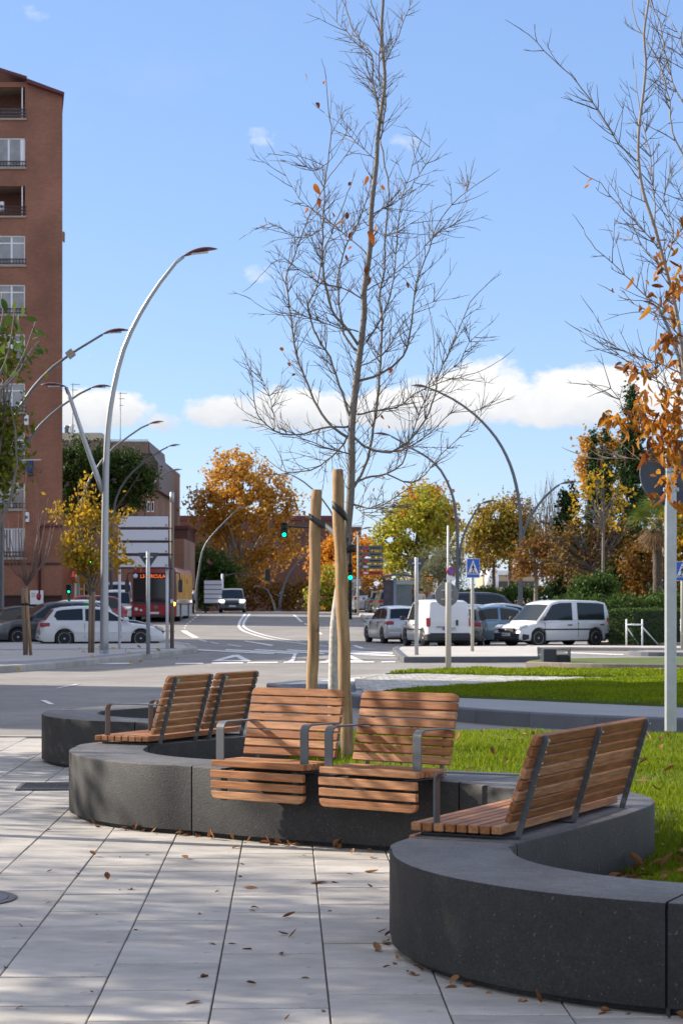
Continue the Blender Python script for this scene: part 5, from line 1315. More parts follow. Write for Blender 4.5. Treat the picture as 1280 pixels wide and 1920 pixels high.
MB().lathe([(0, 0), (r - .01, 0), (r, .006), (r, .02), (r - .01, .026), (0, .026)], 40, Matrix.Translation((c, .10, zc)) @ Matrix.Rotation(R(90), 4, 'X')).build('disc', SIGNG, t)
for s in (-1, 1): MB().box(c - .13 * 1, c + .13, .066 - .01, .074, zc + s * .1 - .015, zc + s * .1 + .015).build('bracket', GALV, t)
t, Y, h = pole_sign('no_parking_sign', 'small round blue and red no parking sign above the grey round sign', 'sign', 844, 1150, 1062, .035, GALV, Y=62, z0=0)
c = 0; zc = Z(1071, Y) - t.location.z; r = 8.2 / F * Y; Mx = Matrix.Rotation(R(90), 4, 'X')
MB().lathe([(0, 0), (r, 0), (r, .02), (0, .02)], 30, Matrix.Translation((c, -.04, zc)) @ Mx).build('red_ring', REDS, t)
MB().lathe([(0, 0), (r * .76, 0), (r * .76, .006), (0, .006)], 30, Matrix.Translation((c, -.0605, zc)) @ Mx).build('blue_disc', BLUE, t)
MB().box(-r * .74, r * .74, -.070, -.0668, -r * .10, r * .10, Matrix.Translation((c, 0, zc)) @ Matrix.Rotation(R(45), 4, 'Y')).build('red_bar', REDS, t)
MB().box(-.13, .13, -.05, -.036, zc - r - .13, zc - r - .03).build('plate', PANELW, t)
def crossing_sign(px, yb, x0, x1, y0, y1, label, Y=None):
    t, Y, h = pole_sign('crossing_sign', label, 'sign', px, yb, y1 - 3, .05, mat('pole_beige', (.40, .385, .34), .6), 'blue pedestrian crossing signs', Y=Y)
    ox_ = t.location.x; oz = t.location.z
    def bxp(a, b, c_, d, y, m, nm, par=None): return MB().box(X(a, Y) - ox_, X(b, Y) - ox_, y, y + .006, Z(d, Y) - oz, Z(c_, Y) - oz).build(nm, m, par or t)
    pl = MB().box(X(x0, Y) - ox_, X(x1, Y) - ox_, -.08, -.055, Z(y1, Y) - oz, Z(y0, Y) - oz, bev=.01).build('plate', PANELW, t)
    bxp(x0 + .6, x1 - .6, y0 + .6, y1 - .6, -.0865, BLUE, 'blue_field')
    cx = (x0 + x1) / 2; f = lambda a, b, h_: (X(a, Y) - ox_, h_, Z(b, Y) - oz)
    w = (x1 - x0); hh = y1 - y0
    MB().prism([(cx - w * .42, y1 - hh * .18), (cx, y0 + hh * .07), (cx + w * .42, y1 - hh * .18)][::-1], -.094, -.088, f).build('white_triangle', PANELW, t)
    fig = MB(); yy = -.0985
    fig.lathe([(0, 0), (w * .045 * Y / F, 0), (w * .045 * Y / F, .003), (0, .003)], 10, Matrix.Translation(Vector(f(cx, y0 + hh * .27, -.0955))) @ Mx)
    for (a, b, c_, d, wd) in ((cx, y0 + hh * .33, cx - .01 * w, y0 + hh * .52, .075), (cx, y0 + hh * .37, cx - w * .13, y0 + hh * .50, .04), (cx, y0 + hh * .37, cx + w * .13, y0 + hh * .50, .04), (cx, y0 + hh * .50, cx - w * .12, y0 + hh * .76, .05), (cx, y0 + hh * .50, cx + w * .13, y0 + hh * .74, .05)):
        d2 = Vector((c_ - a, d - b)); n = Vector((-d2.y, d2.x)).normalized() * wd * w / 2 * 1.2
        fig.prism([(a - n.x, b - n.y), (a + n.x, b + n.y), (c_ + n.x, d + n.y), (c_ - n.x, d - n.y)], -.0985, -.0955, f)
    fig.build('walking_figure', UNDER, t)
    zb_ = MB()
    for k in range(6): zb_.prism([(cx - w * .33 + k * w * .115, y1 - hh * .20), (cx - w * .30 + k * w * .105, y1 - hh * .29), (cx - w * .25 + k * w * .105, y1 - hh * .29), (cx - w * .27 + k * w * .115, y1 - hh * .20)], -.0983, -.0953, f)
    zb_.build('zebra_bars', UNDER, t)
crossing_sign(885, 1221, 873.5, 898.5, 1047.5, 1083.5, 'blue pedestrian crossing sign left of the white minivan')
crossing_sign(1278, 1218, 1264, 1290, 1053, 1089, 'blue pedestrian crossing sign half hidden behind the big sign post', Y=62)
# big sign near the right edge, seen from behind
t, Y, h = pole_sign('round_sign', 'large dark round sign seen from behind on a thick square steel post', 'sign', 1256, 1372, 825, .052, GALV, Y=20.0, square=True, z0=.3)
r = 63 / F * Y; c = X(1263, Y) - t.location.x; zc = Z(886, Y) - t.location.z
MB().lathe([(0, 0), (r - .006, 0), (r, .004), (r, .028), (r - .012, .03), (r - .014, .012), (0, .012)], 56, Matrix.Translation((c, .085, zc)) @ Matrix.Rotation(R(90), 4, 'X')).build('disc', mat('sign_back_blue', (.075, .085, .11), .55, noise=(5, .08)), t)
for s in (-1, 1):
    o = MB().box(-.075, .075, -.056, .058, zc + s * .17 - .02, zc + s * .17 + .02, bev=.003).build('clamp', GALV, t)
    for q in (-1, 1): MB().lathe([(0, 0), (.011, 0), (.011, .008), (0, .009)], 6, Matrix.Translation((q * .05, -.056, zc + s * .17)) @ Matrix.Rotation(R(90), 4, 'X')).build('bolt', GALV, o)
# white board direction sign on the left corner
Y = 64.5; t = thing('sign_board', 'blank white four panel sign board on brown and white posts at the left corner', 'sign', (X(270, Y), Y, .14)); ox_ = X(270, Y); oz = .14
for (a, b) in ((968, 988), (993.5, 1013), (1018, 1037), (1043, 1063)):
    o = MB().box(X(221, Y) - ox_, X(317, Y) - ox_, -.05, .05, Z(b + .6, Y) - oz, Z(a - 1.2, Y) - oz).build('panel', NAVY, t)
    MB().box(X(222, Y) - ox_, X(316, Y) - ox_, -.06, -.051, Z(b, Y) - oz, Z(a, Y) - oz).build('panel_face', PANELW, o)
    MB().box(X(310, Y) - ox_, X(314, Y) - ox_, -.064, -.0605, Z(b - 1, Y) - oz, Z(b - 5, Y) - oz).build('corner_mark', SHADEW, o)
    MB().box(X(221, Y) - ox_, X(324, Y) - ox_, .051, .09, Z(b + 3.4, Y) - oz, Z(b + 1.4, Y) - oz).build('rail', STEELD, t)
for (x, yt, r_, m) in ((322, 941, .065, mat('post_brown', (.17, .13, .10), .7)), (313, 1063, .05, PANELW), (223.5, 966, .045, PANELW)):
    MB().lathe([(0, 0), (r_, 0), (r_, Z(yt, Y) - oz), (0, Z(yt, Y) - oz)], 12, Matrix.Translation((X(x, Y) - ox_, .16, 0))).build('post', m, t)
MB().lathe([(0, 0), (.068, 0), (.068, .32), (0, .32)], 12, Matrix.Translation((X(322, Y) - ox_, .16, Z(941, Y) - oz))).build('post_cap', GALV, t)
MB().box(X(319.5, Y) - ox_, X(324.5, Y) - ox_, .07, .09, Z(1131, Y) - oz, Z(1128 - 4, Y) - oz).build('sticker', PANELW, t)
Y = 138; t = thing('sign_board', 'small blank white five panel sign board left of the oncoming car', 'sign', (X(399, Y), Y, gz(Y))); ox_ = X(399, Y); oz = gz(Y)
for k in range(5): 
    a = 1088.5 + k * 8.7; MB().box(X(383, Y) - ox_, X(416, Y) - ox_, -.04, .04, Z(a + 7.2, Y) - oz, Z(a, Y) - oz).build('panel', PANELW, t)
    MB().box(X(383, Y) - ox_, X(416, Y) - ox_, .0, .06, Z(a + 8.69, Y) - oz, Z(a + 7.21, Y) - oz).build('rail', NAVY, t)
for x in (385, 414): MB().lathe([(0, 0), (.06, 0), (.06, 2.3), (0, 2.3)], 8, Matrix.Translation((X(x, Y) - ox_, .12, 0))).build('post', STEELD, t)
Y = 128; t = thing('direction_sign', 'stack of grey and red direction arrows on a pale post left of the bus shelter', 'sign', (X(671, Y), Y, gz(Y))); ox_ = X(671, Y); oz = gz(Y)
MB().lathe([(0, 0), (.07, 0), (.06, Z(1003, Y) - oz), (0, Z(1003, Y) - oz)], 10).build('post', mat('pole_beige', (.40, .385, .34), .6), t)
for k, (a, m) in enumerate(((1023, LAMPG), (1035, LAMPG), (1047, LAMPG), (1058.5, LAMPG), (1070, mat('arrow_red', (.42, .06, .02), .5)))):
    o = MB().prism([(X(673, Y) - ox_, Z(a + 8.5, Y) - oz), (X(716, Y) - ox_, Z(a + 8.5, Y) - oz), (X(716, Y) - ox_, Z(a, Y) - oz), (X(673, Y) - ox_, Z(a, Y) - oz)], -.06, .0, lambda p, q, h_: (p, h_, q)).build('arrow_panel', m, t)
    MB().prism([(X(675, Y) - ox_, Z(a + 4.2, Y) - oz), (X(678, Y) - ox_, Z(a + 7, Y) - oz), (X(678, Y) - ox_, Z(a + 1.4, Y) - oz)], -.068, -.061, lambda p, q, h_: (p, h_, q)).build('arrow', UNDER, o)
    MB().box(X(681, Y) - ox_, X(690, Y) - ox_, -.068, -.061, Z(a + 6, Y) - oz, Z(a + 2.5, Y) - oz).build('symbol', REDS if k < 3 else PANELW, o)
    MB().box(X(693, Y) - ox_, X(713, Y) - ox_, -.068, -.061, Z(a + 5.2, Y) - oz, Z(a + 3.4, Y) - oz).build('print', UNDER, o)
for x in (672.5, 716): MB().box(X(x, Y) - ox_, X(x + 1, Y) - ox_, .0, .05, Z(1080, Y) - oz, Z(1021, Y) - oz).build('frame', STEELD, t)
# traffic lights
GREEN = mat('green_lamp', (.0, .6, .3), .4, emit=((.0, .9, .38), 2.2)); OFFL = mat('lamp_off', (.03, .03, .03), .3)
def signal(t, x, y0, y1, Y, ox_, oz, on=None, w=.19):
    h = Z(y0, Y) - Z(y1, Y); cx = X(x, Y) - ox_; z1 = Z(y1, Y) - oz
    b = MB().box(cx - w, cx + w, -.28, -.05, z1, z1 + h, bev=.03).build('signal_head', mat('signal_black', (.012, .013, .012), .5), t)
    if on is not None:
        for k in range(3):
            zz = z1 + h * (k + .5) / 3; Mq = Matrix.Translation((cx, -.281, zz)) @ Matrix.Rotation(R(90), 4, 'X')
            MB().lathe([(0, 0), (h * .125, 0), (h * .12, .02), (0, .035)], 16, Mq).build('lens', GREEN if k == 0 and on else OFFL, b)
            v = MB(); a_ = [PI * q / 8 for q in range(9)]; rr_ = h * .145
            v.loft([[(cx + rr_ * math.cos(q), -.28, zz + rr_ * math.sin(q)) for q in a_], [(cx + rr_ * math.cos(q), -.40, zz + rr_ * math.sin(q) * .96) for q in a_]], cap=False); v.build('visor', UNDER, b)
Y = 118; t = thing('traffic_light', 'traffic light showing green on a mast arm over the road', 'traffic light', (X(656.5, Y), Y, gz(Y))); ox_ = X(656.5, Y); oz = gz(Y)
m_ = MB(); m_.tube([(0, 0, 0), (0, 0, Z(1000, Y) - oz), (X(650, Y) - ox_, 0, Z(990, Y) - oz), (X(540, Y) - ox_, 0, Z(987.5, Y) - oz)], [.10, .08, .06, .05], 10); m_.build('mast', STEELD, t)
signal(t, 533, 980, 1007.5, Y, ox_, oz, True, .2)
signal(t, 656.5, 1058, 1088, Y, ox_, oz, True, .12)
Y = 150; t = thing('traffic_light', 'dark back of a traffic light on a thin mast arm above the oncoming car', 'traffic light', (X(417, Y), Y, gz(Y))); ox_ = X(417, Y); oz = gz(Y)
m_ = MB(); m_.tube([(0, 0, 0), (0, 0, Z(1076, Y) - oz)], .09, 8); m_.build('post', PANELW, t)
m_ = MB(); m_.tube(spline([(0, 0, Z(1086, Y) - oz), (X(424, Y) - ox_, 0, Z(1079, Y) - oz), (X(440, Y) - ox_, 0, Z(1075.5, Y) - oz), (X(500, Y) - ox_, 0, Z(1075, Y) - oz)], .4), .05, 6); m_.build('mast_arm', STEELD, t)
signal(t, 501.5, 1068, 1090, Y, ox_, oz, None, .2)
g = thing('traffic_light', 'tiny green pedestrian light glimpsed under the yellow tree', 'traffic light', (X(131, 84), 84, 0)); 
signal(g, 131, 1096, 1112, 84, X(131, 84), 0, True, .12); MB().lathe([(0, 0), (.05, 0), (.05, Z(1112, 84)), (0, Z(1112, 84))], 8, Matrix.Translation((0, -.15, 0))).build('post', STEELD, g)
# bus shelter
Y = 118; t = thing('bus_shelter', 'grey glass bus shelter beside the parked cars on the right', 'bus shelter', (X(748, Y), Y, gz(Y) + .12)); ox_ = X(748, Y); oz = gz(Y) + .12
SG = mat('shelter_glass', (.20, .25, .26), .08, spec=.7, noise=(.8, .3)); x0, x1 = X(719, Y) - ox_, X(776, Y) - ox_
rf = MB(); rows = []
for k in range(9):
    a = k / 8; xx = x0 - .1 + (x1 - x0 + .2) * a; zz = Z(1084, Y) - oz + .16 * math.sin(PI * a); rows.append([(xx, -.9, zz), (xx, 1.5, zz), (xx, 1.5, zz + .1), (xx, -.9, zz + .1)])
rf.loft(rows, close=True); rf.build('roof', LAMPG, t)
MB().box(x0, X(739, Y) - ox_, -.5, -.35, .05, Z(1088, Y) - oz).build('advert_panel', mat('advert', (.05, .04, .06), .3, noise=(2.2, .6)), t)
MB().box(X(737, Y) - ox_, X(742, Y) - ox_, -.56, -.3, 0, Z(1084, Y) - oz).build('post', mat('shelter_grey', (.22, .26, .32), .5), t)
MB().box(X(743, Y) - ox_, X(773, Y) - ox_, .9, .92, .25, Z(1088, Y) - oz).build('back_glass', SG, t)
for x in (719, 774): MB().box(X(x, Y) - ox_, X(x + 2, Y) - ox_, .88, .96, 0, Z(1086, Y) - oz).build('post', STEELD, t)
MB().box(X(746, Y) - ox_, X(768, Y) - ox_, .4, .75, .45, .50).build('seat', STEELD, t)
MB().box(X(742, Y) - ox_, X(774, Y) - ox_, -.6, -.5, Z(1096, Y) - oz, Z(1088, Y) - oz).build('name_band', mat('band_pale', (.35, .42, .40), .4), t)
# advertising totem and bollard by the direction sign
t = thing('advert_board', 'pale blue advertising board behind the direction sign', 'sign', (X(670, 150), 150, gz(150))); MB().box(-.75, .45, 0, .2, 0, Z(1083, 150) - gz(150), bev=.03).build('case', BLUE, t); MB().box(-.70, .25, -.02, -.001, .5, Z(1086, 150) - gz(150)).build('poster', mat('poster_pale', (.5, .55, .65), .5, noise=(2, .4)), t)
# dark box with a wire cage at the far verge
Y = F * (EYE - .0) / (1255 - HZ); t = thing('utility_box', 'dark box with a wire cage and a stone on the far verge', 'utility box', (X(1043, Y), Y, .0)); ox_ = X(1043, Y)
MB().box(X(1018, Y) - ox_, X(1043, Y) - ox_, -.0, .5, Z(1251, Y), Z(1217, Y), bev=.01).build('cabinet', mat('cabinet_dark', (.022, .027, .033), .5), t)
cg = MB()
for k in range(11): xx = X(1044 + 2.4 * k, Y) - ox_; cg.box(xx - .004, xx + .004, -.004, .004, Z(1250, Y), Z(1217, Y))
for k in range(14): zz = Z(1250, Y) + (Z(1217, Y) - Z(1250, Y)) * k / 13; cg.box(X(1044, Y) - ox_, X(1068.5, Y) - ox_, -.0055, .0035, zz - .004, zz + .004)
cg.build('cage_front', STEELD, t); MB().box(X(1046, Y) - ox_, X(1066, Y) - ox_, .12, .5, Z(1252, Y), Z(1228, Y), bev=.02).build('inner_box', STEELD, t)
MB().box(X(1067.6, Y) - ox_, X(1069, Y) - ox_, -.01, .45, Z(1256, Y), Z(1217, Y)).build('cage_post', STEELD, t)
def rock(name, label, loc, s, m, seed=0):
    bm = bmesh.new(); bmesh.ops.create_icosphere(bm, subdivisions=3, radius=1); r_ = random.Random(seed)
    for v in bm.verts:
        n = .18 * math.sin(v.co.x * 3 + seed) + .15 * math.sin(v.co.y * 4.1 + 2 * seed) + .12 * math.sin(v.co.z * 5 + 1); v.co *= (1 + n + r_.uniform(-.03, .03)); v.co.x *= s[0]; v.co.y *= s[1]; v.co.z *= s[2]
    me = bpy.data.meshes.new(name); bm.to_mesh(me); bm.free(); me.materials.append(m); o = mk(name, me, None, None, loc); 
    for p in me.polygons: p.use_smooth = True
    tag(o, label, 'rock'); return o
rock('rock', 'grey boulder beside the caged box', P(1060, 1258) + Vector((0, 0, .08)), (.17, .17, .11), KERB, 3)
# railings
def railing(label, x0, x1, yb, yt, Y, group='white metal railings by the hedge'):
    t = thing('railing', label, 'railing', (X((x0 + x1) / 2, Y), Y, Z(yb, Y)), 0, group); h = Z(yt, Y) - Z(yb, Y); a = X(x0, Y) - t.location.x; b = -a
    for x in (a, b): m_ = MB(); m_.tube([(x, 0, 0), (x, 0, h)], .03, 8); m_.build('post', WHITEM, t)
    for z in (h * .80,): m_ = MB(); m_.tube([(a, 0, z), (b, 0, z)], .03, 8); m_.build('rail', WHITEM, t)
    for (p, q) in (((a, 0, h * .72), (b, .9, .05)), ((b, 0, h * .72), (b + .7, .9, .05))): m_ = MB(); m_.tube([p, q], .022, 6); m_.build('brace', WHITEM, t)
    return t
railing('white two post railing in front of the hedge beside the minivan', 1173.5, 1203, 1212, 1161, 72.0)
railing('white railing cut by the right edge of the picture', 1276, 1306, 1211, 1160, 72.5)
# post with a small lamp arm right of the tall bus shelter
t = thing('signal_post', 'slim white post with a small round camera above the olive tree', 'post', (X(839.5, 125), 125, 1.3)); h = Z(985, 125) - 1.3
MB().lathe([(0, 0), (.075, 0), (.06, h), (0, h)], 10).build('post', WHITEM, t); m_ = MB(); m_.tube([(0, 0, h - 2.6 + 1.3), (.3, 0, h - .75), (.42, 0, h - .6)], .04, 6); m_.build('bracket', WHITEM, t); MB().lathe([(0, 0), (.12, .02), (.16, .12), (.1, .2), (0, .22)], 12, Matrix.Translation((.48, 0, h - .62))).build('dome', WHITEM, t)

# ================================================================== TREE STAKES, STRAPS
def stake(label, xb, yb, xt, yt, Yb, r, group='round wooden tree stakes'):
    b = PD(xb, yb, Yb); tp = PD(xt, yt, Yb); t = thing('tree_stake', label, 'stake', b, 0, group); d = tp - b
    n = 26; path = [d * (i / (n - 1)) + Vector((.004 * math.sin(i * .9 + xb), .004 * math.cos(i * .7), 0)) for i in range(n)]
    rad = [r * (1.03 - .06 * i / n + .018 * math.sin(i * 1.7 + xb)) for i in range(n)]
    rad[-1] *= .90; path.append(path[-1] + d.normalized() * .004); rad.append(r * .82)
    m = MB(); m.tube(path, rad, 20); o = m.build('post', STAKE, t); o.data.set_sharp_from_angle(angle=R(50)); return t
YT = 16.8
stake('shorter round wooden tree stake on the left of the bare tree', 582.5, 1430, 592.5, 919, 16.5, .047)
stake('taller round wooden tree stake in front of the bare tree', 652, 1432, 632, 881, 15.7, .0475)
st = thing('tree_strap', 'dark woven strap tying the bare tree to its two stakes', 'strap', (0, 16.2, 3))
def ring_strap(c, r, h, tilt, w=.05, seg=26, a0=0, a1=360):
    rows = []
    for k in range(seg + 1):
        a = R(a0 + (a1 - a0) * k / seg); dz = tilt * math.cos(a); x, y = c[0] + r * math.cos(a), c[1] + r * math.sin(a)
        rows.append([(x, y, c[2] + dz - w / 2), (x, y, c[2] + dz + w / 2), (x + .004 * math.cos(a), y + .004 * math.sin(a), c[2] + dz + w / 2), (x + .004 * math.cos(a), y + .004 * math.sin(a), c[2] + dz - w / 2)])
    m = MB(); m.loft(rows, close=True); return m
STRAP = mat('strap', (.045, .047, .052), .7, noise=(60, .3)); STRAPB = mat('strap_black', (.008, .008, .01), .6)
def rel(p): return Vector(p) - Vector(st.location)
c1 = PD(591, 976, 16.5); c2 = PD(636, 958, 15.7); ct = PD(653, 1010, YT)
ring_strap(rel(c1), .052, .05, -.035, .05).build('strap_loop', STRAPB, st)
ring_strap(rel(c2), .053, .05, -.05, .06).build('strap_loop', STRAPB, st)
def flat_strap(pts, w, nm, m):
    S = spline(pts, .04); q = MB(); rows = []
    for i, p in enumerate(S):
        p = rel(p); rows.append([p + Vector((0, -.002, -w / 2)), p + Vector((0, -.002, w / 2)), p + Vector((0, .003, w / 2)), p + Vector((0, .003, -w / 2))])
    q.loft(rows, close=True); q.build(nm, m, st)
flat_strap([PD(579, 968, 16.47), PD(591, 976, 16.44), PD(605, 983, 16.44), PD(620, 994, 16.3), PD(628, 1003, 16.0)], .052, 'strap_band', STRAP)
flat_strap([PD(640, 950, 15.66), PD(650, 972, 15.9), PD(654, 1000, 16.7), PD(650, 1020, 16.72)], .04, 'strap_band', STRAPB)
ring_strap(rel(PD(653, 1030, YT)), .058, .05, .01, .06).build('strap_loop', STRAPB, st)
# ================================================================== TREES
def ellips_pts(r, n, lumps):
    """random points in a set of ellipsoid lumps [(cx,cy,cz,rx,ry,rz)], denser towards the surface"""
    vol = np.array([l[3] * l[4] * l[5] for l in lumps]) ** .75; ch = r.choice(len(lumps), n, p=vol / vol.sum()); L = np.array(lumps)[ch]
    d = r.normal(size=(n, 3)); d /= np.linalg.norm(d, axis=1)[:, None]; rad = r.uniform(0, 1, n) ** .42
    rad *= 1 + .16 * np.sin(d[:, 0] * 5 + ch) * np.sin(d[:, 2] * 6 + ch * 2)
    return L[:, :3] + d * rad[:, None] * L[:, 3:]
def leaf_cloud(name, pts, size, m, r, parent=None, flat=.0, aspect=.62, droop=0):
    n = len(pts); s = size * r.uniform(.6, 1.35, n); nv = r.normal(size=(n, 3)); nv[:, 2] += flat; nv /= np.linalg.norm(nv, axis=1)[:, None]
    a = r.normal(size=(n, 3)); a[:, 2] -= droop; u = a - (a * nv).sum(1)[:, None] * nv; u /= np.linalg.norm(u, axis=1)[:, None]; w = np.cross(nv, u)
    V = np.stack([pts - u * s[:, None] * .5, pts + w * (s * aspect * .5)[:, None] + nv * (s * .12)[:, None], pts + u * s[:, None] * .5, pts - w * (s * aspect * .5)[:, None] + nv * (s * .12)[:, None]], 1).reshape(-1, 3)
    b = np.arange(n)[:, None] * 4; T = np.concatenate([b + [0, 1, 2], b + [0, 2, 3]], 1).reshape(-1, 3)
    o = mk(name, npmesh(name, V, T, m), parent); o['kind'] = 'stuff'; return o
def limb(mb, a, b, r0, r1, r, bend=.06, n=6):
    a, b = Vector(a), Vector(b); L = (b - a).length; pts = []
    off = Vector((r.normal(), r.normal(), r.normal() * .4)) * bend * L
    for i in range(n + 1):
        t = i / n; pts.append(a.lerp(b, t) + off * math.sin(PI * t) * (1 - .3 * t))
    mb.tube(pts, [r0 + (r1 - r0) * (i / n) for i in range(n + 1)], 7); return pts
def clump(r, lumps, k, sub, spread):
    """clumped points: k clump centres, each with sub leaves"""
    c = ellips_pts(r, k, lumps); d = r.normal(size=(k, sub, 3)) * spread * r.uniform(.6, 1.3, (k, 1, 1)); return (c[:, None, :] + d).reshape(-1, 3)
def tree(name, label, px, Y, pyb, lumps_px, trunk_r, m, n=6000, leaf=.22, sub=12, spread=.35, seed=1, bark=None, cat='tree', group=None, depth=1.0, trunk_top=None, z0=None, droop=0, aspect=.62, twigs=12, lean=0):
    """lumps_px: (x, y, rx, ry) in photo pixels at distance Y"""
    r = np.random.default_rng(seed); z0 = gz(Y) if z0 is None else z0; s = Y / F
    t = thing(name, label, cat, (X(px, Y), Y, z0), 0, group)
    lumps = [((x - px) * s, r.uniform(-.25, .25) * rx * s, (Z(y, Y) - z0), rx * s, rx * s * depth, ry * s) for x, y, rx, ry in lumps_px]
    top = max(l[2] + l[5] for l in lumps); cz = min(l[2] - l[5] * .6 for l in lumps); bark = bark or BARKD
    tk = MB(); tt = trunk_top or max(cz + .25 * (top - cz), z0 + .5)
    pts = [(lean * math.sin(q * .5), .03 * math.sin(q), tt * q / 6 - .3 * (q == 0)) for q in range(7)]
    tk.tube(pts, [trunk_r * (1.25 if q == 0 else 1 - .07 * q) for q in range(7)], 9); tk.build('trunk', bark, t)
    br = MB()
    for q in range(twigs):
        l = lumps[q % len(lumps)]; e = Vector(l[:3]) + Vector((r.uniform(-.7, .7) * l[3], r.uniform(-.7, .7) * l[4], r.uniform(-.2, .8) * l[5]))
        st_ = Vector(pts[-1]) - Vector((0, 0, r.uniform(0, .35) * (tt - 0) * .6)); limb(br, st_, e, trunk_r * .5, trunk_r * .10, r)
    if twigs: br.build('branches', bark, t)
    P_ = clump(r, lumps, n // sub, sub, spread)
    if n > 2000:
        k = 1.0 / max(.45, spread * 1.6); q = P_ * k; g_ = np.sin(1.9 * q[:, 0] + 1.3 * np.sin(1.1 * q[:, 2]) + seed) + np.sin(2.1 * q[:, 1] + seed * 2) + np.sin(2.3 * q[:, 2] + 1.2 * np.sin(1.4 * q[:, 0]))
        P_ = P_[g_ > -.75 + .25 * r.normal(size=len(P_))]; cz_ = np.array([0, 0, (top + cz) / 2]); o_ = r.random(len(P_)) < .05; P_[o_] = cz_ + (P_[o_] - cz_) * 1.1
    leaf_cloud('crown', P_, leaf, m, r, t, droop=droop, aspect=aspect); return t
ORANGE = leafmat('leaves_orange', [(.20, .08, .015), (.42, .20, .03), (.60, .32, .05), (.68, .42, .09), (.36, .14, .03)], .45)
OLIVEG = leafmat('leaves_yellowgreen', [(.14, .17, .025), (.30, .32, .04), (.52, .44, .05), (.30, .27, .04), (.50, .31, .05)], .45)
YELL = leafmat('leaves_yellow', [(.12, .15, .015), (.34, .23, .02), (.55, .33, .025), (.50, .27, .02), (.42, .18, .02)], .45)
GREEN2 = leafmat('leaves_green', [(.03, .06, .015), (.055, .10, .02), (.09, .15, .03), (.12, .15, .03)], .35)
BROWN_SHADED = leafmat('leaves_brown_shaded', [(.06, .035, .018), (.12, .065, .022), (.30, .19, .03), (.10, .06, .025)], .3)  # brown leaves darkened: shade on the tree is put into the colour
OLIVE = leafmat('leaves_olive', [(.16, .17, .10), (.22, .23, .14), (.28, .28, .17), (.12, .14, .08)], .25)
BROWNL = leafmat('leaves_brown', [(.10, .05, .02), (.20, .10, .03), (.32, .17, .03), (.14, .07, .03)], .35)
CYP = leafmat('leaves_cypress', [(.015, .032, .012), (.028, .055, .016), (.05, .09, .022), (.02, .04, .012)], .15)
PINE = leafmat('leaves_pine', [(.025, .045, .012), (.04, .075, .016), (.075, .12, .022), (.03, .055, .014)], .15)
tree('plane_tree', 'big orange and gold plane tree at the end of the street', 452, 192, 1150, [(455, 905, 78, 52), (395, 945, 48, 46), (520, 945, 52, 50), (455, 960, 90, 55), (400, 1000, 40, 40), (520, 1020, 48, 45), (470, 1060, 50, 40), (440, 880, 42, 34)], .32, ORANGE, 17000, .36, 16, .42, 2, BARKP, twigs=26, trunk_top=4.5)
tree('bushy_tree', 'bushy green tree in front of the orange plane tree', 390, 168, 1150, [(385, 1060, 40, 38), (420, 1075, 34, 34), (360, 1075, 30, 30), (400, 1110, 46, 30)], .12, GREEN2, 9000, .3, 10, .35, 3)
tree('bushy_tree', 'low dark autumn shrubs beside the pale curved lamp', 540, 175, 1150, [(470, 1110, 34, 30), (530, 1120, 34, 22), (565, 1110, 26, 26)], .1, BROWNL, 5200, .3, 10, .4, 31, twigs=8)
tree('plane_tree', 'bright orange tree seen between and right of the wooden stakes', 640, 205, 1150, [(640, 1035, 44, 28), (612, 1050, 30, 40), (690, 1040, 26, 34), (650, 1080, 60, 40)], .25, leafmat('leaves_bright_orange', [(.34, .12, .015), (.58, .24, .025), (.66, .32, .04), (.45, .17, .02)], .45), 13000, .42, 10, .5, 4)
tree('bushy_tree', 'yellow green shrub right of the tall stake near the ground', 612, 150, 1150, [(610, 1105, 26, 40), (640, 1110, 20, 30), (585, 1120, 14, 20)], .08, OLIVEG, 4200, .26, 10, .3, 5)
tree('plane_tree', 'golden tree behind the bus shelter, green on its left side', 775, 150, 1130, [(795, 950, 46, 40), (750, 990, 44, 40), (815, 1000, 44, 45), (745, 1050, 46, 42), (800, 1050, 50, 40), (722, 1020, 22, 30)], .25, OLIVEG, 13000, .28, 14, .34, 6)
tree('plane_tree', 'russet top of a tree above the golden tree by the bus shelter', 800, 153, 1130, [(800, 945, 46, 36), (825, 985, 38, 40), (775, 960, 40, 30)], .2, ORANGE, 7000, .30, 10, .35, 7, twigs=8)
tree('olive_tree', 'grey green olive tree behind the no parking sign', 822, 128, 1120, [(815, 1060, 40, 34), (850, 1050, 24, 30), (800, 1085, 30, 26), (845, 1085, 30, 26)], .12, OLIVE, 12000, .16, 10, .28, 8, aspect=.25)
tree('autumn_tree', 'yellow green autumn tree between the two dark lamps', 960, 124, 1125, [(930, 975, 42, 34), (900, 1000, 34, 30), (965, 990, 34, 34), (940, 1020, 60, 30), (985, 1030, 30, 26)], .17, leafmat('leaves_mix', [(.18, .19, .03), (.36, .30, .04), (.26, .14, .03), (.14, .08, .03), (.44, .33, .05)], .4), 11000, .24, 8, .34, 9, lean=-.15, z0=1.2)
tree('autumn_tree', 'russet half of the autumn tree above the blue crossing sign', 925, 132, 1125, [(960, 960, 40, 30), (985, 1000, 32, 40), (900, 1040, 40, 34)], .15, BROWNL, 5600, .2, 10, .3, 10, z0=1.2)
tree('small_tree', 'small forked tree with orange leaves behind the minivan roof', 1004, 100, 1118, [(985, 1060, 30, 26), (1025, 1050, 26, 26), (1010, 1030, 34, 26)], .12, BROWNL, 3200, .2, 8, .3, 12, BARK, z0=1.4)
tree('autumn_tree', 'large brown tree with thinning yellow leaves right of the tall lamps', 1112, 96, 1120, [(1060, 1010, 50, 50), (1120, 1030, 56, 56), (1150, 990, 46, 46), (1085, 1070, 60, 36), (1040, 1060, 32, 30)], .18, BROWN_SHADED, 3600, .17, 9, .22, 13, z0=.9, twigs=90)
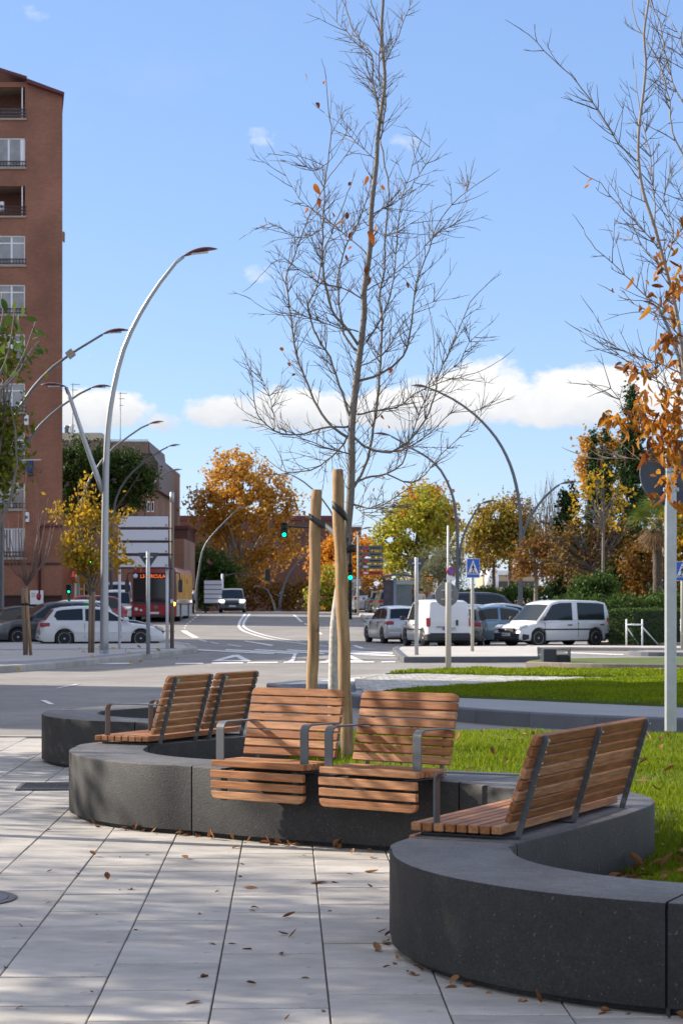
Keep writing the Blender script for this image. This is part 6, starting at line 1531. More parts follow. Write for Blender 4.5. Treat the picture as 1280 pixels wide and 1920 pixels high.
tree('autumn_tree', 'yellow leafed saplings in front of the cypresses', 1130, 92, 1120, [(1100, 930, 26, 34), (1125, 900, 22, 24), (1150, 960, 24, 40), (1165, 920, 14, 26), (1075, 960, 16, 26)], .09, YELL, 420, .2, 6, .2, 14, BARK, z0=1.2, twigs=20)
tree('plane_tree', 'golden tree top behind the cypresses', 1140, 160, 1120, [(1110, 835, 24, 24), (1150, 840, 24, 26), (1185, 870, 26, 34), (1088, 868, 10, 18), (1120, 890, 34, 34)], .2, ORANGE, 6000, .32, 10, .3, 15)
tree('autumn_tree', 'low orange tree behind the palm trunk', 1200, 98, 1150, [(1196, 1060, 28, 40), (1190, 1110, 32, 30), (1262, 1090, 26, 50)], .1, leafmat('leaves_dull_orange', [(.10, .05, .015), (.20, .10, .02), (.28, .14, .025), (.12, .08, .02)], .35), 5200, .2, 9, .3, 16)
tree('autumn_tree', 'golden yellow tree cut by the right edge beyond the sign post', 1285, 98, 1150, [(1275, 980, 40, 50), (1290, 1040, 40, 40)], .15, YELL, 6000, .24, 9, .3, 17)
# dark evergreen mass
tree('conifer', 'dark evergreen mass under the cypresses', 1130, 112, 1150, [(1070, 1050, 40, 70), (1125, 1060, 50, 75), (1180, 1040, 46, 80), (1215, 1070, 34, 60), (1095, 1110, 60, 34), (1180, 1115, 60, 30)], .3, CYP, 26000, .26, 12, .3, 18, twigs=6)
tree('conifer', 'short dark conifer left of the yellow saplings, under the red lamp', 1066, 105, 1120, [(1066, 960, 16, 40), (1064, 1010, 24, 50), (1066, 925, 8, 24)], .12, CYP, 7000, .2, 12, .16, 19, twigs=3)
def cypress(label, px, Y, ytop, ybot, w, n, seed):
    k = 9; l = []
    for i in range(k):
        f = i / (k - 1); y = ytop + (ybot - ytop) * f; l.append((px, y, w * (.16 + .84 * math.sin(PI * min(.62, .08 + f * .6))), (ybot - ytop) / k * .9))
    tree('cypress', label, px, Y, 1150, l, .14, CYP, n, .2, 10, .16, seed, twigs=2, group='cypresses on the right')
cypress('tallest and widest cypress, behind the hanging orange leaves', 1183, 125, 748, 1040, 34, 21000, 20)
cypress('slender cypress in the middle of the three', 1136, 130, 803, 1050, 14, 9000, 21)
cypress('leftmost slender cypress, slightly lower than its neighbour', 1113, 131, 828, 1050, 14, 9000, 22)
tree('leafy_shrub', 'round green shrub in front of the dark evergreens', 1105, 88, 1150, [(1100, 1110, 34, 26), (1130, 1105, 26, 30), (1085, 1125, 26, 18)], .08, GREEN2, 6000, .15, 9, .2, 23, cat='shrub')
tree('leafy_shrub', 'low dark green ground bushes behind the clipped hedge', 1190, 86, 1150, [(1080, 1138, 50, 14), (1150, 1135, 50, 14), (1230, 1132, 50, 14), (1290, 1128, 40, 20)], .06, GREEN2, 8000, .15, 9, .2, 24, cat='shrub')
tree('leafy_shrub', 'dark hedge line behind the parked cars on the right', 985, 120, 1130, [(900, 1118, 60, 10), (960, 1115, 50, 12), (1040, 1112, 50, 16)], .08, GREEN2, 7000, .2, 9, .2, 25, cat='hedge')
tree('leafy_shrub', 'orange garden shrubs behind the bus shelter', 800, 132, 1120, [(790, 1100, 26, 22), (705, 1090, 24, 26), (760, 1110, 30, 12)], .06, ORANGE, 3600, .2, 9, .2, 26, cat='shrub')
# stone pine on the left
tree('stone_pine', 'dark green umbrella shaped stone pine between the brick blocks', 160, 138, 1150, [(190, 880, 70, 44), (140, 870, 50, 46), (245, 890, 46, 42), (270, 905, 26, 30), (210, 930, 66, 34), (150, 940, 40, 40), (125, 900, 30, 50)], .3, PINE, 42000, .2, 14, .3, 27, twigs=14, trunk_top=5.5)
# young yellow tree with stakes
tt = tree('young_tree', 'young yellow leaved tree with paired stakes beside the silver lamp', 172, 59, 1231, [(152, 925, 16, 30), (162, 975, 34, 34), (175, 1030, 44, 34), (205, 960, 16, 34), (130, 1000, 22, 30), (165, 1070, 34, 26), (150, 1050, 30, 26), (108, 955, 12, 14), (215, 1020, 16, 26)], .05, YELL, 3000, .145, 6, .16, 28, BARK, z0=.14, twigs=26, trunk_top=1.9, droop=1.0, aspect=.55)
tree('young_tree_sprays', 'thin yellow sprays of the young tree reaching across the sign board', 236, 59.4, 1231, [(248, 958, 15, 5), (228, 974, 12, 8), (240, 1052, 20, 5), (255, 1062, 8, 4), (222, 1055, 10, 8)], .008, YELL, 170, .13, 4, .05, 29, BARK, z0=.14, twigs=0, trunk_top=.1).name = 'young_tree'
for k, (x, yb, yt) in enumerate(((174.5, 1232, 1110), (168.8, 1231, 1118))):
    t = thing('tree_stake', ['right', 'left'][k] + ' thin stake tied to the young yellow tree', 'stake', (X(x, 58.6), 58.6 - .1 * k, .14), 0, 'thin stakes on the corner pavement'); m = MB(); m.tube([(0, 0, 0), (.03, 0, Z(yt, 58.6) - .14)], .045, 8); m.build('post', mat('stake_weathered', (.22, .16, .11), .85, noise=(5, .2)), t)
for k, (xb, yb, xt, yt) in enumerate(((47, 1240, 43, 1102), (60, 1240, 51, 1104))):
    t = thing('tree_stake', ['left', 'right'][k] + ' thin leaning stake of the small bare tree at the left', 'stake', (X(xb, 56), 56 - .15 * k, .14), 0, 'thin stakes on the corner pavement'); m = MB(); m.tube([(0, 0, 0), (X(xt, 56) - X(xb, 56), 0, Z(yt, 56) - .14)], .045, 8); m.build('post', MT['stake_weathered'] if k == 0 else STAKE, t); m = MB(); h = Z(1135, 56) - .14; m.lathe([(.049, h), (.052, h), (.052, h + .06), (.049, h + .06)], 10, Matrix.Translation(((X(xt, 56) - X(xb, 56)) * .75, 0, 0))); m.build('tie', BLACK, t)
t = thing('bare_tree', 'small leafless tree with thin upswept branches at the left corner', 'tree', (X(50, 56.3), 56.3, .14)); r = np.random.default_rng(5)
m = MB(); m.tube([(0, 0, 0), (.02, 0, 1.0), (0, 0, 2.05)], [.05, .04, .035], 8); m.build('trunk', BARK, t); br = MB(); z1 = 2.05
for q in range(22):
    dx = r.uniform(-.95, 1.05); h = r.uniform(1.3, 3.1) * (1 - .25 * abs(dx)); pts = [(0, 0, z1 - r.uniform(0, .2)), (dx * .35, r.uniform(-.3, .3), z1 + .2), (dx * .75, r.uniform(-.5, .5), z1 + h * .45), (dx * .95, r.uniform(-.6, .6), z1 + h)]
    br.tube(spline(pts, .25), [.02 * (1 - .85 * i / len(spline(pts, .25))) for i in range(len(spline(pts, .25)))], 5)
br.build('branches', mat('twig_red', (.16, .10, .085), .8), t)
# bluish leafless tree on the right skyline
t = thing('bare_tree', 'tall leafless tree with fine grey twigs on the right skyline', 'tree', (X(1030, 128), 128, 1.2)); r = np.random.default_rng(6)
m = MB(); m.tube([(0, 0, 0), (.1, 0, 3.0)], [.14, .1], 8); m.build('trunk', BARKD, t); br = MB()
for q in range(110):
    x = r.uniform(-46, 48); yy = 876 + abs(x) * 1.1 + r.uniform(0, 70); e = Vector((x * 128 / F, r.uniform(-1, 1), Z(yy, 128) - 1.2)); s_ = Vector((x * .35 * 128 / F, 0, r.uniform(1.8, 3.4)))
    limb(br, s_, e, .035, .008, r, .07, 5)
br.build('branches', mat('twig_grey', (.13, .115, .11), .8), t)
# palm
t = thing('palm_tree', 'fan palm with a shaggy brown skirt right of the cypresses', 'palm tree', (X(1232, 90), 90, .6)); r = np.random.default_rng(8); H_ = Z(975, 90) - .6
m = MB(); m.tube([(0, 0, q * H_ / 14) for q in range(15)], [.20 + .03 * (q % 2) for q in range(15)], 10); m.build('trunk', mat('palm_bark', (.075, .055, .04), .9, noise=(9, .4), bump=[(20, .8)]), t)
def fronds(cnt, e0, e1, Ls, m_, nm, sag):
    V = []; T = []
    for q in range(cnt):
        az = r.uniform(0, 2 * PI); el = R(r.uniform(e0, e1)); L = Ls * r.uniform(.8, 1.2); d = np.array([math.cos(az) * math.cos(el), math.sin(az) * math.cos(el), math.sin(el)]); base = np.array([0, 0, H_ + r.uniform(-.3, .1)])
        hub = base + d * L * .45; side = np.cross(d, [0, 0, 1.0]); side /= np.linalg.norm(side) + 1e-6; upv = np.cross(side, d)
        T.append([len(V), len(V) + 1, len(V) + 2]); V += [base, hub + side * .015, hub - side * .015]
        for k in range(15):
            a = R(-78 + 156 * k / 14); tip = hub + (d * math.cos(a) + side * math.sin(a)) * L * .6 + upv * .05 * r.normal() - np.array([0, 0, sag * L * (.12 + .25 * abs(math.sin(a)))])
            b0 = R(3); p1 = hub + (d * math.cos(a - b0) + side * math.sin(a - b0)) * L * .25; p2 = hub + (d * math.cos(a + b0) + side * math.sin(a + b0)) * L * .25
            i0 = len(V); V += [hub, p1, p2, tip]; T += [[i0, i0 + 1, i0 + 2], [i0 + 1, i0 + 3, i0 + 2]]
    o = mk(nm, npmesh(nm, np.array(V), np.array(T), m_), t); return o
for q in range(34): fronds(1, -15, 75, 1.7, leafmat('leaves_palm', [(.06, .10, .02), (.14, .19, .03), (.26, .28, .05)], .3), 'frond', .5)
for q in range(30): fronds(1, -80, -35, 1.3, leafmat('leaves_palm_dry', [(.14, .09, .05), (.26, .17, .09), (.34, .24, .13)], .2), 'dry_frond', .3)
# clipped hedges
def hedge(label, pts, h, w, seed, n):
    r = np.random.default_rng(seed); c = pts[0]; t = thing('hedge', label, 'hedge', (c[0], c[1], 0.1)); mb = MB(); P_ = []
    for (a, b) in zip(pts[:-1], pts[1:]):
        d = Vector((b[0] - a[0], b[1] - a[1], 0)); L = d.length; u = d / L; nn = Vector((-u.y, u.x, 0)); M = Matrix(((u.x, nn.x, 0, a[0] - c[0]), (u.y, nn.y, 0, a[1] - c[1]), (0, 0, 1, 0), (0, 0, 0, 1)))
        mb.box(-w * .3, L + w * .3, -w / 2 + .05, w / 2 - .05, 0, h - .06, M); k = int(n * L)
        for q in range(int(w * h * n * .6)): P_.append(M @ Vector((-w * .32 + r.normal() * .03, r.uniform(-w / 2, w / 2), r.uniform(0, h))))
        for q in range(k):
            f = r.integers(0, 3); s_ = r.uniform(-w * .35, L + w * .35)
            p = Vector((s_, r.uniform(-w / 2, w / 2), h + r.normal() * .02)) if f == 0 else Vector((s_, (-1 if f == 1 else 1) * (w / 2 + r.normal() * .025), r.uniform(0, h)))
            P_.append(M @ p)
    mb.build('core', mat('hedge_core', (.012, .022, .008), .9), t); leaf_cloud('foliage', np.array([tuple(p) for p in P_]), .085, leafmat('leaves_hedge', [(.03, .06, .012), (.06, .105, .02), (.11, .16, .03)], .3), r, t)
hedge('clipped green hedge running to the right edge behind the white railings', [(10.2, 73.0), (13.2, 77.2), (22, 79.5)], 1.25, 1.0, 40, 900)
# trees out of the picture on the left whose shade dapples the plaza
SHL = leafmat('leaves_shade', [(.05, .09, .02), (.12, .14, .025), (.30, .20, .03)], .4)
def off_tree(label, s, v, z, rad, n, seed, leaf=.14):
    sx, sy = -SUN_D.x, -SUN_D.y; x = s * sx - v * sy; y = s * sy + v * sx; r = np.random.default_rng(seed)
    t = thing('street_tree', label, 'tree', (x, y, 0), 0, 'street trees out of the picture on the left'); m = MB(); m.tube([(0, 0, 0), (.05, 0, z * .8), (0, .05, z)], [.12, .09, .06], 8); m.build('trunk', BARK, t)
    lumps = [(r.uniform(-.5, .5) * rad, r.uniform(-.5, .5) * rad, z + r.uniform(-.35, .45) * rad, rad * .6, rad * .6, rad * .5) for q in range(6)]
    br = MB()
    for q in range(14): l = lumps[q % 6]; limb(br, (0, 0, z * .75), Vector(l[:3]) + Vector(r.normal(size=3)) * .5, .05, .012, r)
    br.build('branches', BARK, t); leaf_cloud('crown', clump(r, lumps, n // 8, 8, .20), leaf, SHL, r, t)
    return t
off_tree('street tree nearest the viewer on the left, shading the front paving', -13.0, 2.5, 5.6, 2.9, 9500, 50)
off_tree('second street tree on the left out of the picture', -13.6, 7.9, 6.0, 2.7, 8200, 51)
off_tree('leafy street tree on the left between the first two', -11.0, 6.2, 5.4, 2.0, 4200, 56)
off_tree('third street tree on the left out of the picture, thinner crown', -19.5, 10.0, 7.2, 2.0, 1300, 52)
off_tree('fourth street tree on the left out of the picture, nearly bare', -21.0, 15.5, 6.5, 2.2, 1300, 53)
off_tree('sixth street tree on the left out of the picture, airy crown', -17.5, 12.9, 5.0, 1.8, 900, 55)
off_tree('low fifth street tree on the left out of the picture', -16.0, 17.6, 3.2, 1.7, 3600, 54)
# leafy branch ends entering at the left edge
BIGL = leafmat('leaves_broad_green', [(.035, .07, .015), (.06, .12, .02), (.10, .15, .03), (.24, .16, .03)], .35, per='obj')
def leaf_mesh(L, W, curl, fold, m, n=6):
    V = []; Fc = []
    for i in range(n + 1):
        s = i / n; w = W / 2 * math.sin(PI * min(1, s * .92 + .03)) ** .75; x = L * s; z = -curl * L * s * s; 
        V += [(x, -w, z + fold * w), (x, 0, z), (x, w, z + fold * w)]
    for i in range(n):
        a = i * 3; Fc += [(a, a + 3, a + 4, a + 1), (a + 1, a + 4, a + 5, a + 2)]
    mb = MB(); mb.add(V, Fc, True); me = mb.mesh('leaf'); me.materials.append(m); return me
def leaves_on(t, specs, meshes, r, nm='leaf'):
    for (p, size) in specs:
        o = mk(nm, meshes[r.integers(0, len(meshes))], t, None, Vector(p) - Vector(t.location), (r.uniform(-1.2, 1.2), r.uniform(-.3, 1.5), r.uniform(0, 6.28)), (size,) * 3)
Yl = 14.0; t = thing('broadleaf_tree', 'leafy branch tips with dark green leaves entering at the left edge', 'tree', (X(-330, Yl), Yl, 0)); r = np.random.default_rng(60)
m = MB(); m.tube([(0, 0, 0), (.05, 0, 1.5), (0, 0, 2.9)], [.08, .065, .05], 9); m.build('trunk', BARK, t); br = MB(); o3 = Vector(t.location)
ends = [((-60, 760), (10, 720), (45, 665), (68, 600)), ((-60, 760), (0, 700), (20, 640), (28, 580)), ((-60, 720), (-10, 640), (6, 590), (4, 548)), ((-60, 760), (20, 715), (60, 655), (74, 640)), ((-90, 800), (-20, 790), (-2, 760), (6, 712))]
bp = []
for e in ends:
    pts = [Vector((.0, 0, 2.6))] + [PD(x, y, Yl + .1 * k) - o3 for k, (x, y) in enumerate(e)]; S = spline(pts, .06); bp.append(S); br.tube(S, [.022 * (1 - .86 * i / len(S)) for i in range(len(S))], 6)
for q in range(26):      # the rest of its crown, left of the frame
    e = Vector((r.uniform(-1.3, .55), r.uniform(-1.2, 1.2), r.uniform(2.6, 4.6))); limb(br, (0, 0, 2.6), e, .02, .004, r)
br.build('branches', BARK, t)
lm = [leaf_mesh(1, .52, c_, f_, BIGL) for c_, f_ in ((.3, .3), (.55, .15), (-.15, .5), (.1, .2))]
sp = []
for x, y in [(30, 565), (42, 572), (25, 600), (34, 590), (62, 620), (70, 600), (76, 625), (55, 640), (66, 652), (72, 645), (40, 650), (30, 640), (48, 665), (58, 612), (20, 655), (12, 615), (8, 645), (2, 575), (0, 600), (35, 622), (45, 640), (10, 680), (22, 672), (60, 665), (4, 560), (16, 702), (-4, 630), (38, 610), (14, 590)]:
    sp.append((PD(x, y, Yl + r.uniform(-.15, .3)), r.uniform(.075, .105)))
leaves_on(t, sp, lm, r)
leaf_cloud('crown', ellips_pts(r, 350, [(-.75, 0, 3.6, .75, 1.0, 1.0)]), .085, GREEN2, r, t)
t2 = tree('street_tree', 'yellowing green tree at the left edge in front of the brick block', -40, 27, 1270, [(-20, 720, 38, 90), (6, 780, 26, 60), (14, 850, 22, 50), (-10, 900, 26, 40), (20, 690, 18, 26), (-60, 800, 60, 120), (0, 640, 20, 26)], .06, leafmat('leaves_yellowing', [(.07, .10, .015), (.13, .16, .02), (.30, .24, .03), (.10, .12, .02)], .4), 6500, .085, 6, .13, 61, BARK, z0=0, trunk_top=2.4, twigs=26)

# ---- the bare tree in the middle, limb by limb
def make_bare(label, Y0, base, trunk, limbs, twig_n, seed, rb, rtop, twl, name='bare_tree', depthamp=.8, twr=.0042, top_drop=0):
    r = np.random.default_rng(seed); b = PD(*base, Y0); t = thing(name, label, 'tree', b)
    def path(pts, d0, d1):
        n = len(pts); return [PD(x, y, Y0 + d0 + (d1 - d0) * (i / (n - 1)) ** 1.1) - b for i, (x, y) in enumerate(pts)]
    S = spline(path(trunk, 0, .0), .07); n = len(S); m = MB(); m.tube(S, [rb + (rtop - rb) * (i / n) ** .8 for i in range(n)], 14); m.build('trunk', BARK, t)
    allp = [(S[int(n * .28):], lambda f: .02)]
    for k, (pts, r0, r1) in enumerate(limbs):
        d1 = depthamp * (-1 if k % 2 else 1) * r.uniform(.25, 1.0); P_ = spline(path(pts, 0, d1), .06); n_ = len(P_)
        P_ = [p + Vector((r.normal(), r.normal(), r.normal())) * .0035 for p in P_]
        m = MB(); m.tube(P_, [.8 * r0 + (.85 * r1 - .8 * r0) * (i / n_) ** .7 for i in range(n_)], 7); m.build('branch', BARK, t); allp.append((P_, None))
    tw = MB(); tips = []
    def twig(p, d, L, rad, lev):
        n_ = 4 if lev else 6; pts = [p]; q = Vector(p); dd = d.copy()
        for i in range(n_):
            dd = (dd + Vector((r.normal(), r.normal(), r.normal())) * .075 + Vector((0, 0, .03))).normalized(); q = q + dd * L / n_; pts.append(q.copy())
        tw.tube(pts, [rad * (1 - .6 * i / n_) for i in range(n_ + 1)], 4, cap=False); tips.append(pts[-1])
        if lev < 2:
            for i in range(1, n_):
                if r.random() < (.42 if lev == 0 else .15):
                    s = dd.orthogonal().normalized(); s.rotate(Matrix.Rotation(r.uniform(0, 6.28), 3, dd)); twig(pts[i], (dd * .95 + s * .6).normalized(), L * r.uniform(.3, .5), rad * .7, lev + 1)
    for (P_, _) in allp:
        L = sum((P_[i + 1] - P_[i]).length for i in range(len(P_) - 1)); k = int(L * twig_n)
        for q in range(k):
            i = int(min(r.uniform(.10, 1.0), r.uniform(.2, 1.15)) * (len(P_) - 2)); d = (P_[i + 1] - P_[i]).normalized(); s = Vector((r.normal(), r.normal() * .8, r.normal() * .3)); s = (s - d * s.dot(d)).normalized()
            twig(P_[i], (d * .72 + s * .72 + Vector((0, 0, .16))).normalized(), twl * r.uniform(.35, 1.6), twr, 0)
        d = (P_[-1] - P_[-3]).normalized(); twig(P_[-1], d, twl * .7, twr, 1)
    tw.build('twigs', mat('twig_brown', (.10, .075, .06), .75), t)['kind'] = 'stuff'; return t, tips, b
Lm = [
 ([(657, 922), (684, 873), (700, 804), (708, 743), (712, 682), (716, 601), (715, 586), (711, 558), (719, 508), (723, 430), (729, 352), (722, 312), (712, 262)], .017, .007),
 ([(672, 645), (644, 609), (628, 594), (612, 547), (604, 488), (605, 430), (608, 352), (614, 305), (621, 254), (614, 195), (611, 146)], .016, .003),
 ([(653, 820), (623, 800), (594, 763), (578, 722), (558, 674), (548, 617), (542, 566), (538, 520), (553, 477), (573, 422), (592, 383), (612, 340), (647, 293), (674, 250)], .016, .003),
 ([(655, 800), (602, 804), (554, 816), (513, 806), (485, 779), (475, 739), (472, 706), (461, 668)], .013, .003),
 ([(513, 806), (515, 787), (507, 751), (493, 714), (470, 680), (455, 657)], .007, .003),
 ([(657, 783), (635, 722), (619, 670), (594, 633), (578, 584), (577, 570), (592, 539), (601, 500), (607, 469), (628, 420), (655, 352)], .015, .004),
 ([(671, 660), (645, 625), (635, 562), (634, 519), (647, 465), (670, 422), (690, 363), (700, 305)], .014, .004),
 ([(670, 714), (700, 706), (724, 694), (757, 666), (768, 620), (776, 562), (784, 519), (803, 469), (815, 433), (834, 398), (873, 359), (903, 341)], .015, .003),
 ([(873, 359), (877, 340), (872, 323)], .004, .002),
 ([(659, 815), (680, 836), (700, 845), (732, 848), (765, 828), (797, 787), (814, 743), (820, 714), (830, 682), (850, 641), (862, 613), (881, 566), (908, 537)], .015, .003),
 ([(661, 908), (684, 896), (724, 889), (753, 869), (768, 825), (780, 790), (800, 740), (811, 690), (814, 640), (806, 590)], .013, .003),
 ([(660, 946), (680, 951), (702, 952), (732, 938), (765, 917), (795, 912)], .011, .003),
 ([(741, 926), (736, 945), (728, 962), (712, 980)], .004, .002),
 ([(666, 951), (684, 964), (702, 970)], .006, .002),
 ([(651, 818), (635, 844), (611, 865), (582, 881), (537, 885), (510, 868), (484, 850)], .011, .003),
 ([(652, 850), (620, 842), (580, 828), (545, 810)], .008, .003),
 ([(668, 778), (710, 770), (745, 763), (777, 739), (810, 722), (846, 712), (907, 694), (940, 672)], .011, .002),
 ([(700, 846), (740, 845), (769, 836), (806, 812), (846, 775), (887, 771), (930, 757)], .010, .002),
 ([(724, 889), (770, 905), (797, 890), (826, 852), (862, 820), (890, 790), (916, 763)], .009, .002),
 ([(688, 640), (712, 600), (735, 540), (741, 476), (749, 390), (762, 345), (772, 312), (786, 266)], .011, .003),
 ([(712, 245), (707, 188), (698, 156), (696, 104), (678, 78), (659, 47), (646, 0), (640, -40)], .013, .005),
 ([(713, 164), (710, 117), (712, 58), (698, 8), (690, -30)], .009, .004),
 ([(720, 120), (741, 78), (760, 31), (775, -5)], .008, .003),
 ([(712, 262), (723, 200), (722, 150), (718, 90)], .009, .006),
 ([(696, 104), (668, 80), (640, 50), (616, 25), (590, 5)], .006, .002),
 ([(677, 560), (640, 540), (600, 530), (560, 505), (520, 490), (480, 525)], .008, .002),
 ([(690, 480), (660, 450), (610, 410), (570, 380), (535, 330), (515, 290)], .008, .002),
 ([(672, 622), (620, 610), (560, 590), (510, 585), (470, 560)], .008, .002),
 ([(700, 400), (740, 380), (770, 350), (800, 300), (805, 265)], .007, .002),
 ([(696, 430), (730, 440), (770, 420), (805, 395)], .006, .002),
 ([(684, 545), (730, 520), (780, 480), (830, 430), (875, 425)], .008, .002),
 ([(668, 690), (720, 660), (760, 600), (800, 570), (850, 560)], .009, .002),
 ([(705, 300), (670, 270), (640, 235), (608, 212)], .006, .002),
 ([(614, 305), (585, 320), (555, 295), (530, 290)], .005, .002),
 ([(606, 430), (560, 445), (510, 420), (460, 440)], .006, .002),
 ([(819, 714), (860, 680), (880, 640), (915, 610)], .006, .002),
]
trunkc = [(626, 1420), (626, 1300), (629, 1169), (643, 1068), (652, 980), (657, 926), (659, 860), (659, 804), (667, 722), (677, 641), (683, 580), (682, 547), (693, 469), (696, 391), (705, 312), (708, 254), (713, 219), (721, 156), (719, 117), (715, 58), (718, 0), (719, -60)]
bt, tips, bb_ = make_bare('tall slender bare tree with a few rusty leaves standing on the lawn behind the chairs', YT, (626, 1420), trunkc, Lm, 18, 70, .050, .010, .24, twr=.0033)
# pale limewashed foot of the trunk
wash = MB(); S = spline([PD(x, y, YT) - bb_ for x, y in trunkc[:4]], .07); n = len(S); wash.tube(S[:int(n * .93)], [.0535 - .0135 * i / n for i in range(int(n * .93))], 16); wash.build('limewash', mat('limewash', (.42, .40, .36), .85, noise=[(3, .2), (25, .3)], bump=[(40, .3)]), bt)
RUST = leafmat('leaves_rust', [(.14, .035, .012), (.26, .075, .015), (.42, .14, .02), (.50, .24, .03)], .45, per='obj')
RUST2 = leafmat('leaves_rust_gold', [(.08, .032, .018), (.20, .06, .015), (.42, .15, .02), (.55, .26, .03), (.26, .08, .02), (.12, .065, .04), (.36, .12, .02)], .5, per='obj')
r = np.random.default_rng(71); lr = [leaf_mesh(1, .62, c_, f_, RUST) for c_, f_ in ((.35, .35), (.7, .2), (-.2, .5), (.15, .15), (1.0, .4))]
for (x, y, s) in [(571, 142, 12), (593, 196, 13), (612, 155, 9), (586, 350, 19), (598, 376, 14), (600, 305, 8), (579, 392, 10), (625, 402, 14), (637, 308, 9), (656, 344, 11), (689, 334, 13), (719, 350, 11), (654, 402, 15), (647, 420, 22), (658, 414, 14), (686, 441, 24), (707, 424, 15), (671, 427, 14), (659, 439, 12), (662, 466, 10), (645, 466, 9), (652, 481, 11), (599, 463, 10), (590, 515, 12), (588, 521, 12), (597, 443, 9), (694, 526, 28), (684, 507, 16), (681, 505, 14), (762, 533, 12), (524, 655, 13), (558, 658, 8), (538, 682, 9), (551, 703, 9), (620, 712, 8), (735, 693, 12), (714, 780, 9), (730, 801, 11), (632, 853, 6), (719, 896, 8), (705, 917, 8)]:
    for _ in range(1): mk('leaf', lr[r.integers(0, len(lr))], bt, None, PD(x + r.uniform(-4, 4), y - s * .3, YT + r.uniform(-.2, .2)) - bb_, (r.uniform(-1.1, 1.1), r.uniform(.3, 1.6), r.uniform(0, 6.28)), (s * YT / F * .95,) * 3)
# right tree
YR = 14.2
trunkr = [(1322, 1500), (1318, 1200), (1305, 950), (1292, 800), (1280, 680), (1277, 650), (1265, 575), (1246, 500), (1226, 425), (1205, 360), (1196, 300), (1197, 240), (1205, 175), (1210, 115), (1206, 65), (1215, 0), (1218, -50)]
Lr = [
 ([(1226, 425), (1228, 400), (1222, 330), (1212, 265), (1200, 220), (1192, 160), (1186, 130)], .007, .003),
 ([(1193, 303), (1160, 270), (1130, 220), (1100, 180), (1070, 142), (1035, 110), (1005, 77), (979, 57)], .008, .003),
 ([(1290, 310), (1260, 250), (1253, 190), (1235, 120), (1210, 75), (1190, 35), (1181, -10)], .009, .004),
 ([(1300, 700), (1290, 500), (1285, 400), (1280, 300)], .014, .009),
 ([(1300, 210), (1280, 190), (1260, 155), (1247, 100), (1235, 40), (1220, 8), (1212, -20)], .008, .004),
 ([(1234, 467), (1195, 420), (1170, 395), (1145, 370), (1125, 345), (1105, 332)], .007, .0025),
 ([(1244, 505), (1200, 460), (1170, 440), (1148, 432)], .006, .002),
 ([(1262, 590), (1210, 555), (1180, 525), (1160, 505), (1130, 480), (1105, 455), (1091, 430)], .007, .0025),
 ([(1275, 700), (1220, 675), (1180, 665), (1155, 650), (1125, 635), (1090, 621)], .007, .002),
 ([(1285, 815), (1200, 780), (1175, 775), (1160, 750), (1145, 727), (1095, 721)], .007, .002),
 ([(1300, 895), (1240, 868), (1160, 860), (1110, 860), (1082, 851)], .007, .002),
 ([(1290, 790), (1240, 740), (1228, 690), (1230, 620), (1235, 580)], .006, .003),
 ([(1246, 505), (1260, 440), (1245, 380), (1250, 345), (1290, 300)], .006, .003),
 ([(1285, 760), (1240, 720), (1200, 690), (1160, 665), (1120, 600), (1110, 585)], .006, .002),
 ([(1268, 600), (1230, 590), (1190, 570), (1150, 550)], .005, .002),
 ([(1320, 500), (1300, 440), (1282, 380), (1262, 350)], .006, .002),
 ([(1320, 160), (1290, 120), (1270, 60), (1250, 30), (1230, -10)], .006, .002),
]
rt, tips2, rb_ = make_bare('bare tree at the right edge with a heavy cluster of orange leaves low down', YR, (1322, 1500), trunkr, Lr, 14, 80, .027, .007, .22, depthamp=.5, twr=.0034)
for c_ in rt.children:
    if c_.name.startswith(('trunk', 'branch')): c_.data.materials.clear(); c_.data.materials.append(mat('bark_pale_warm', (.24, .20, .17), .75, noise=[(6, .2), (40, .15)]))
l2 = [leaf_mesh(1, .46, c_, f_, RUST2) for c_, f_ in ((.35, .45), (.8, .45), (-.4, .8), (.25, .6), (1.1, .6), (.5, -.5))]
fixed = [(1112, 336, 17), (1106, 346, 13), (1233, 430, 14), (1228, 444, 18), (1268, 440, 12), (1226, 472, 14), (1260, 470, 13), (1245, 490, 22), (1185, 519, 22), (1210, 525, 16), (1229, 523, 10), (1215, 548, 22), (1272, 535, 22), (1257, 558, 26), (1252, 500, 20), (1262, 520, 16), (1256, 572, 20), (1147, 540, 10), (1232, 590, 20), (1254, 626, 22), (1274, 638, 18), (1235, 660, 14), (1280, 600, 26)]
for (x, y, s) in fixed: mk('leaf', l2[r.integers(0, len(l2))], rt, None, PD(x + r.uniform(-3, 3), y, YR + r.uniform(-.2, .2)) - rb_, (r.uniform(-1.2, 1.2), r.uniform(.0, 1.4), r.uniform(0, 6.28)), (s * YR / F * .85,) * 3)
cl = [(1240, 470, 20, 30, 5), (1262, 530, 18, 30, 8), (1235, 560, 26, 26, 7), (1262, 600, 18, 30, 9), (1250, 650, 24, 22, 9), (1275, 480, 10, 50, 6), (1185, 680, 18, 14, 9), (1200, 695, 24, 12, 10), (1145, 780, 26, 8, 9), (1170, 790, 24, 12, 9), (1200, 770, 30, 20, 16), (1230, 740, 36, 20, 14), (1235, 790, 44, 24, 30), (1250, 830, 40, 20, 34), (1265, 800, 30, 30, 26), (1230, 850, 26, 14, 12), (1270, 860, 20, 20, 14), (1240, 895, 22, 8, 7), (1258, 915, 22, 10, 9), (1225, 925, 14, 6, 5), (1265, 745, 20, 40, 14), (1270, 935, 16, 10, 5), (1270, 690, 16, 30, 8)]
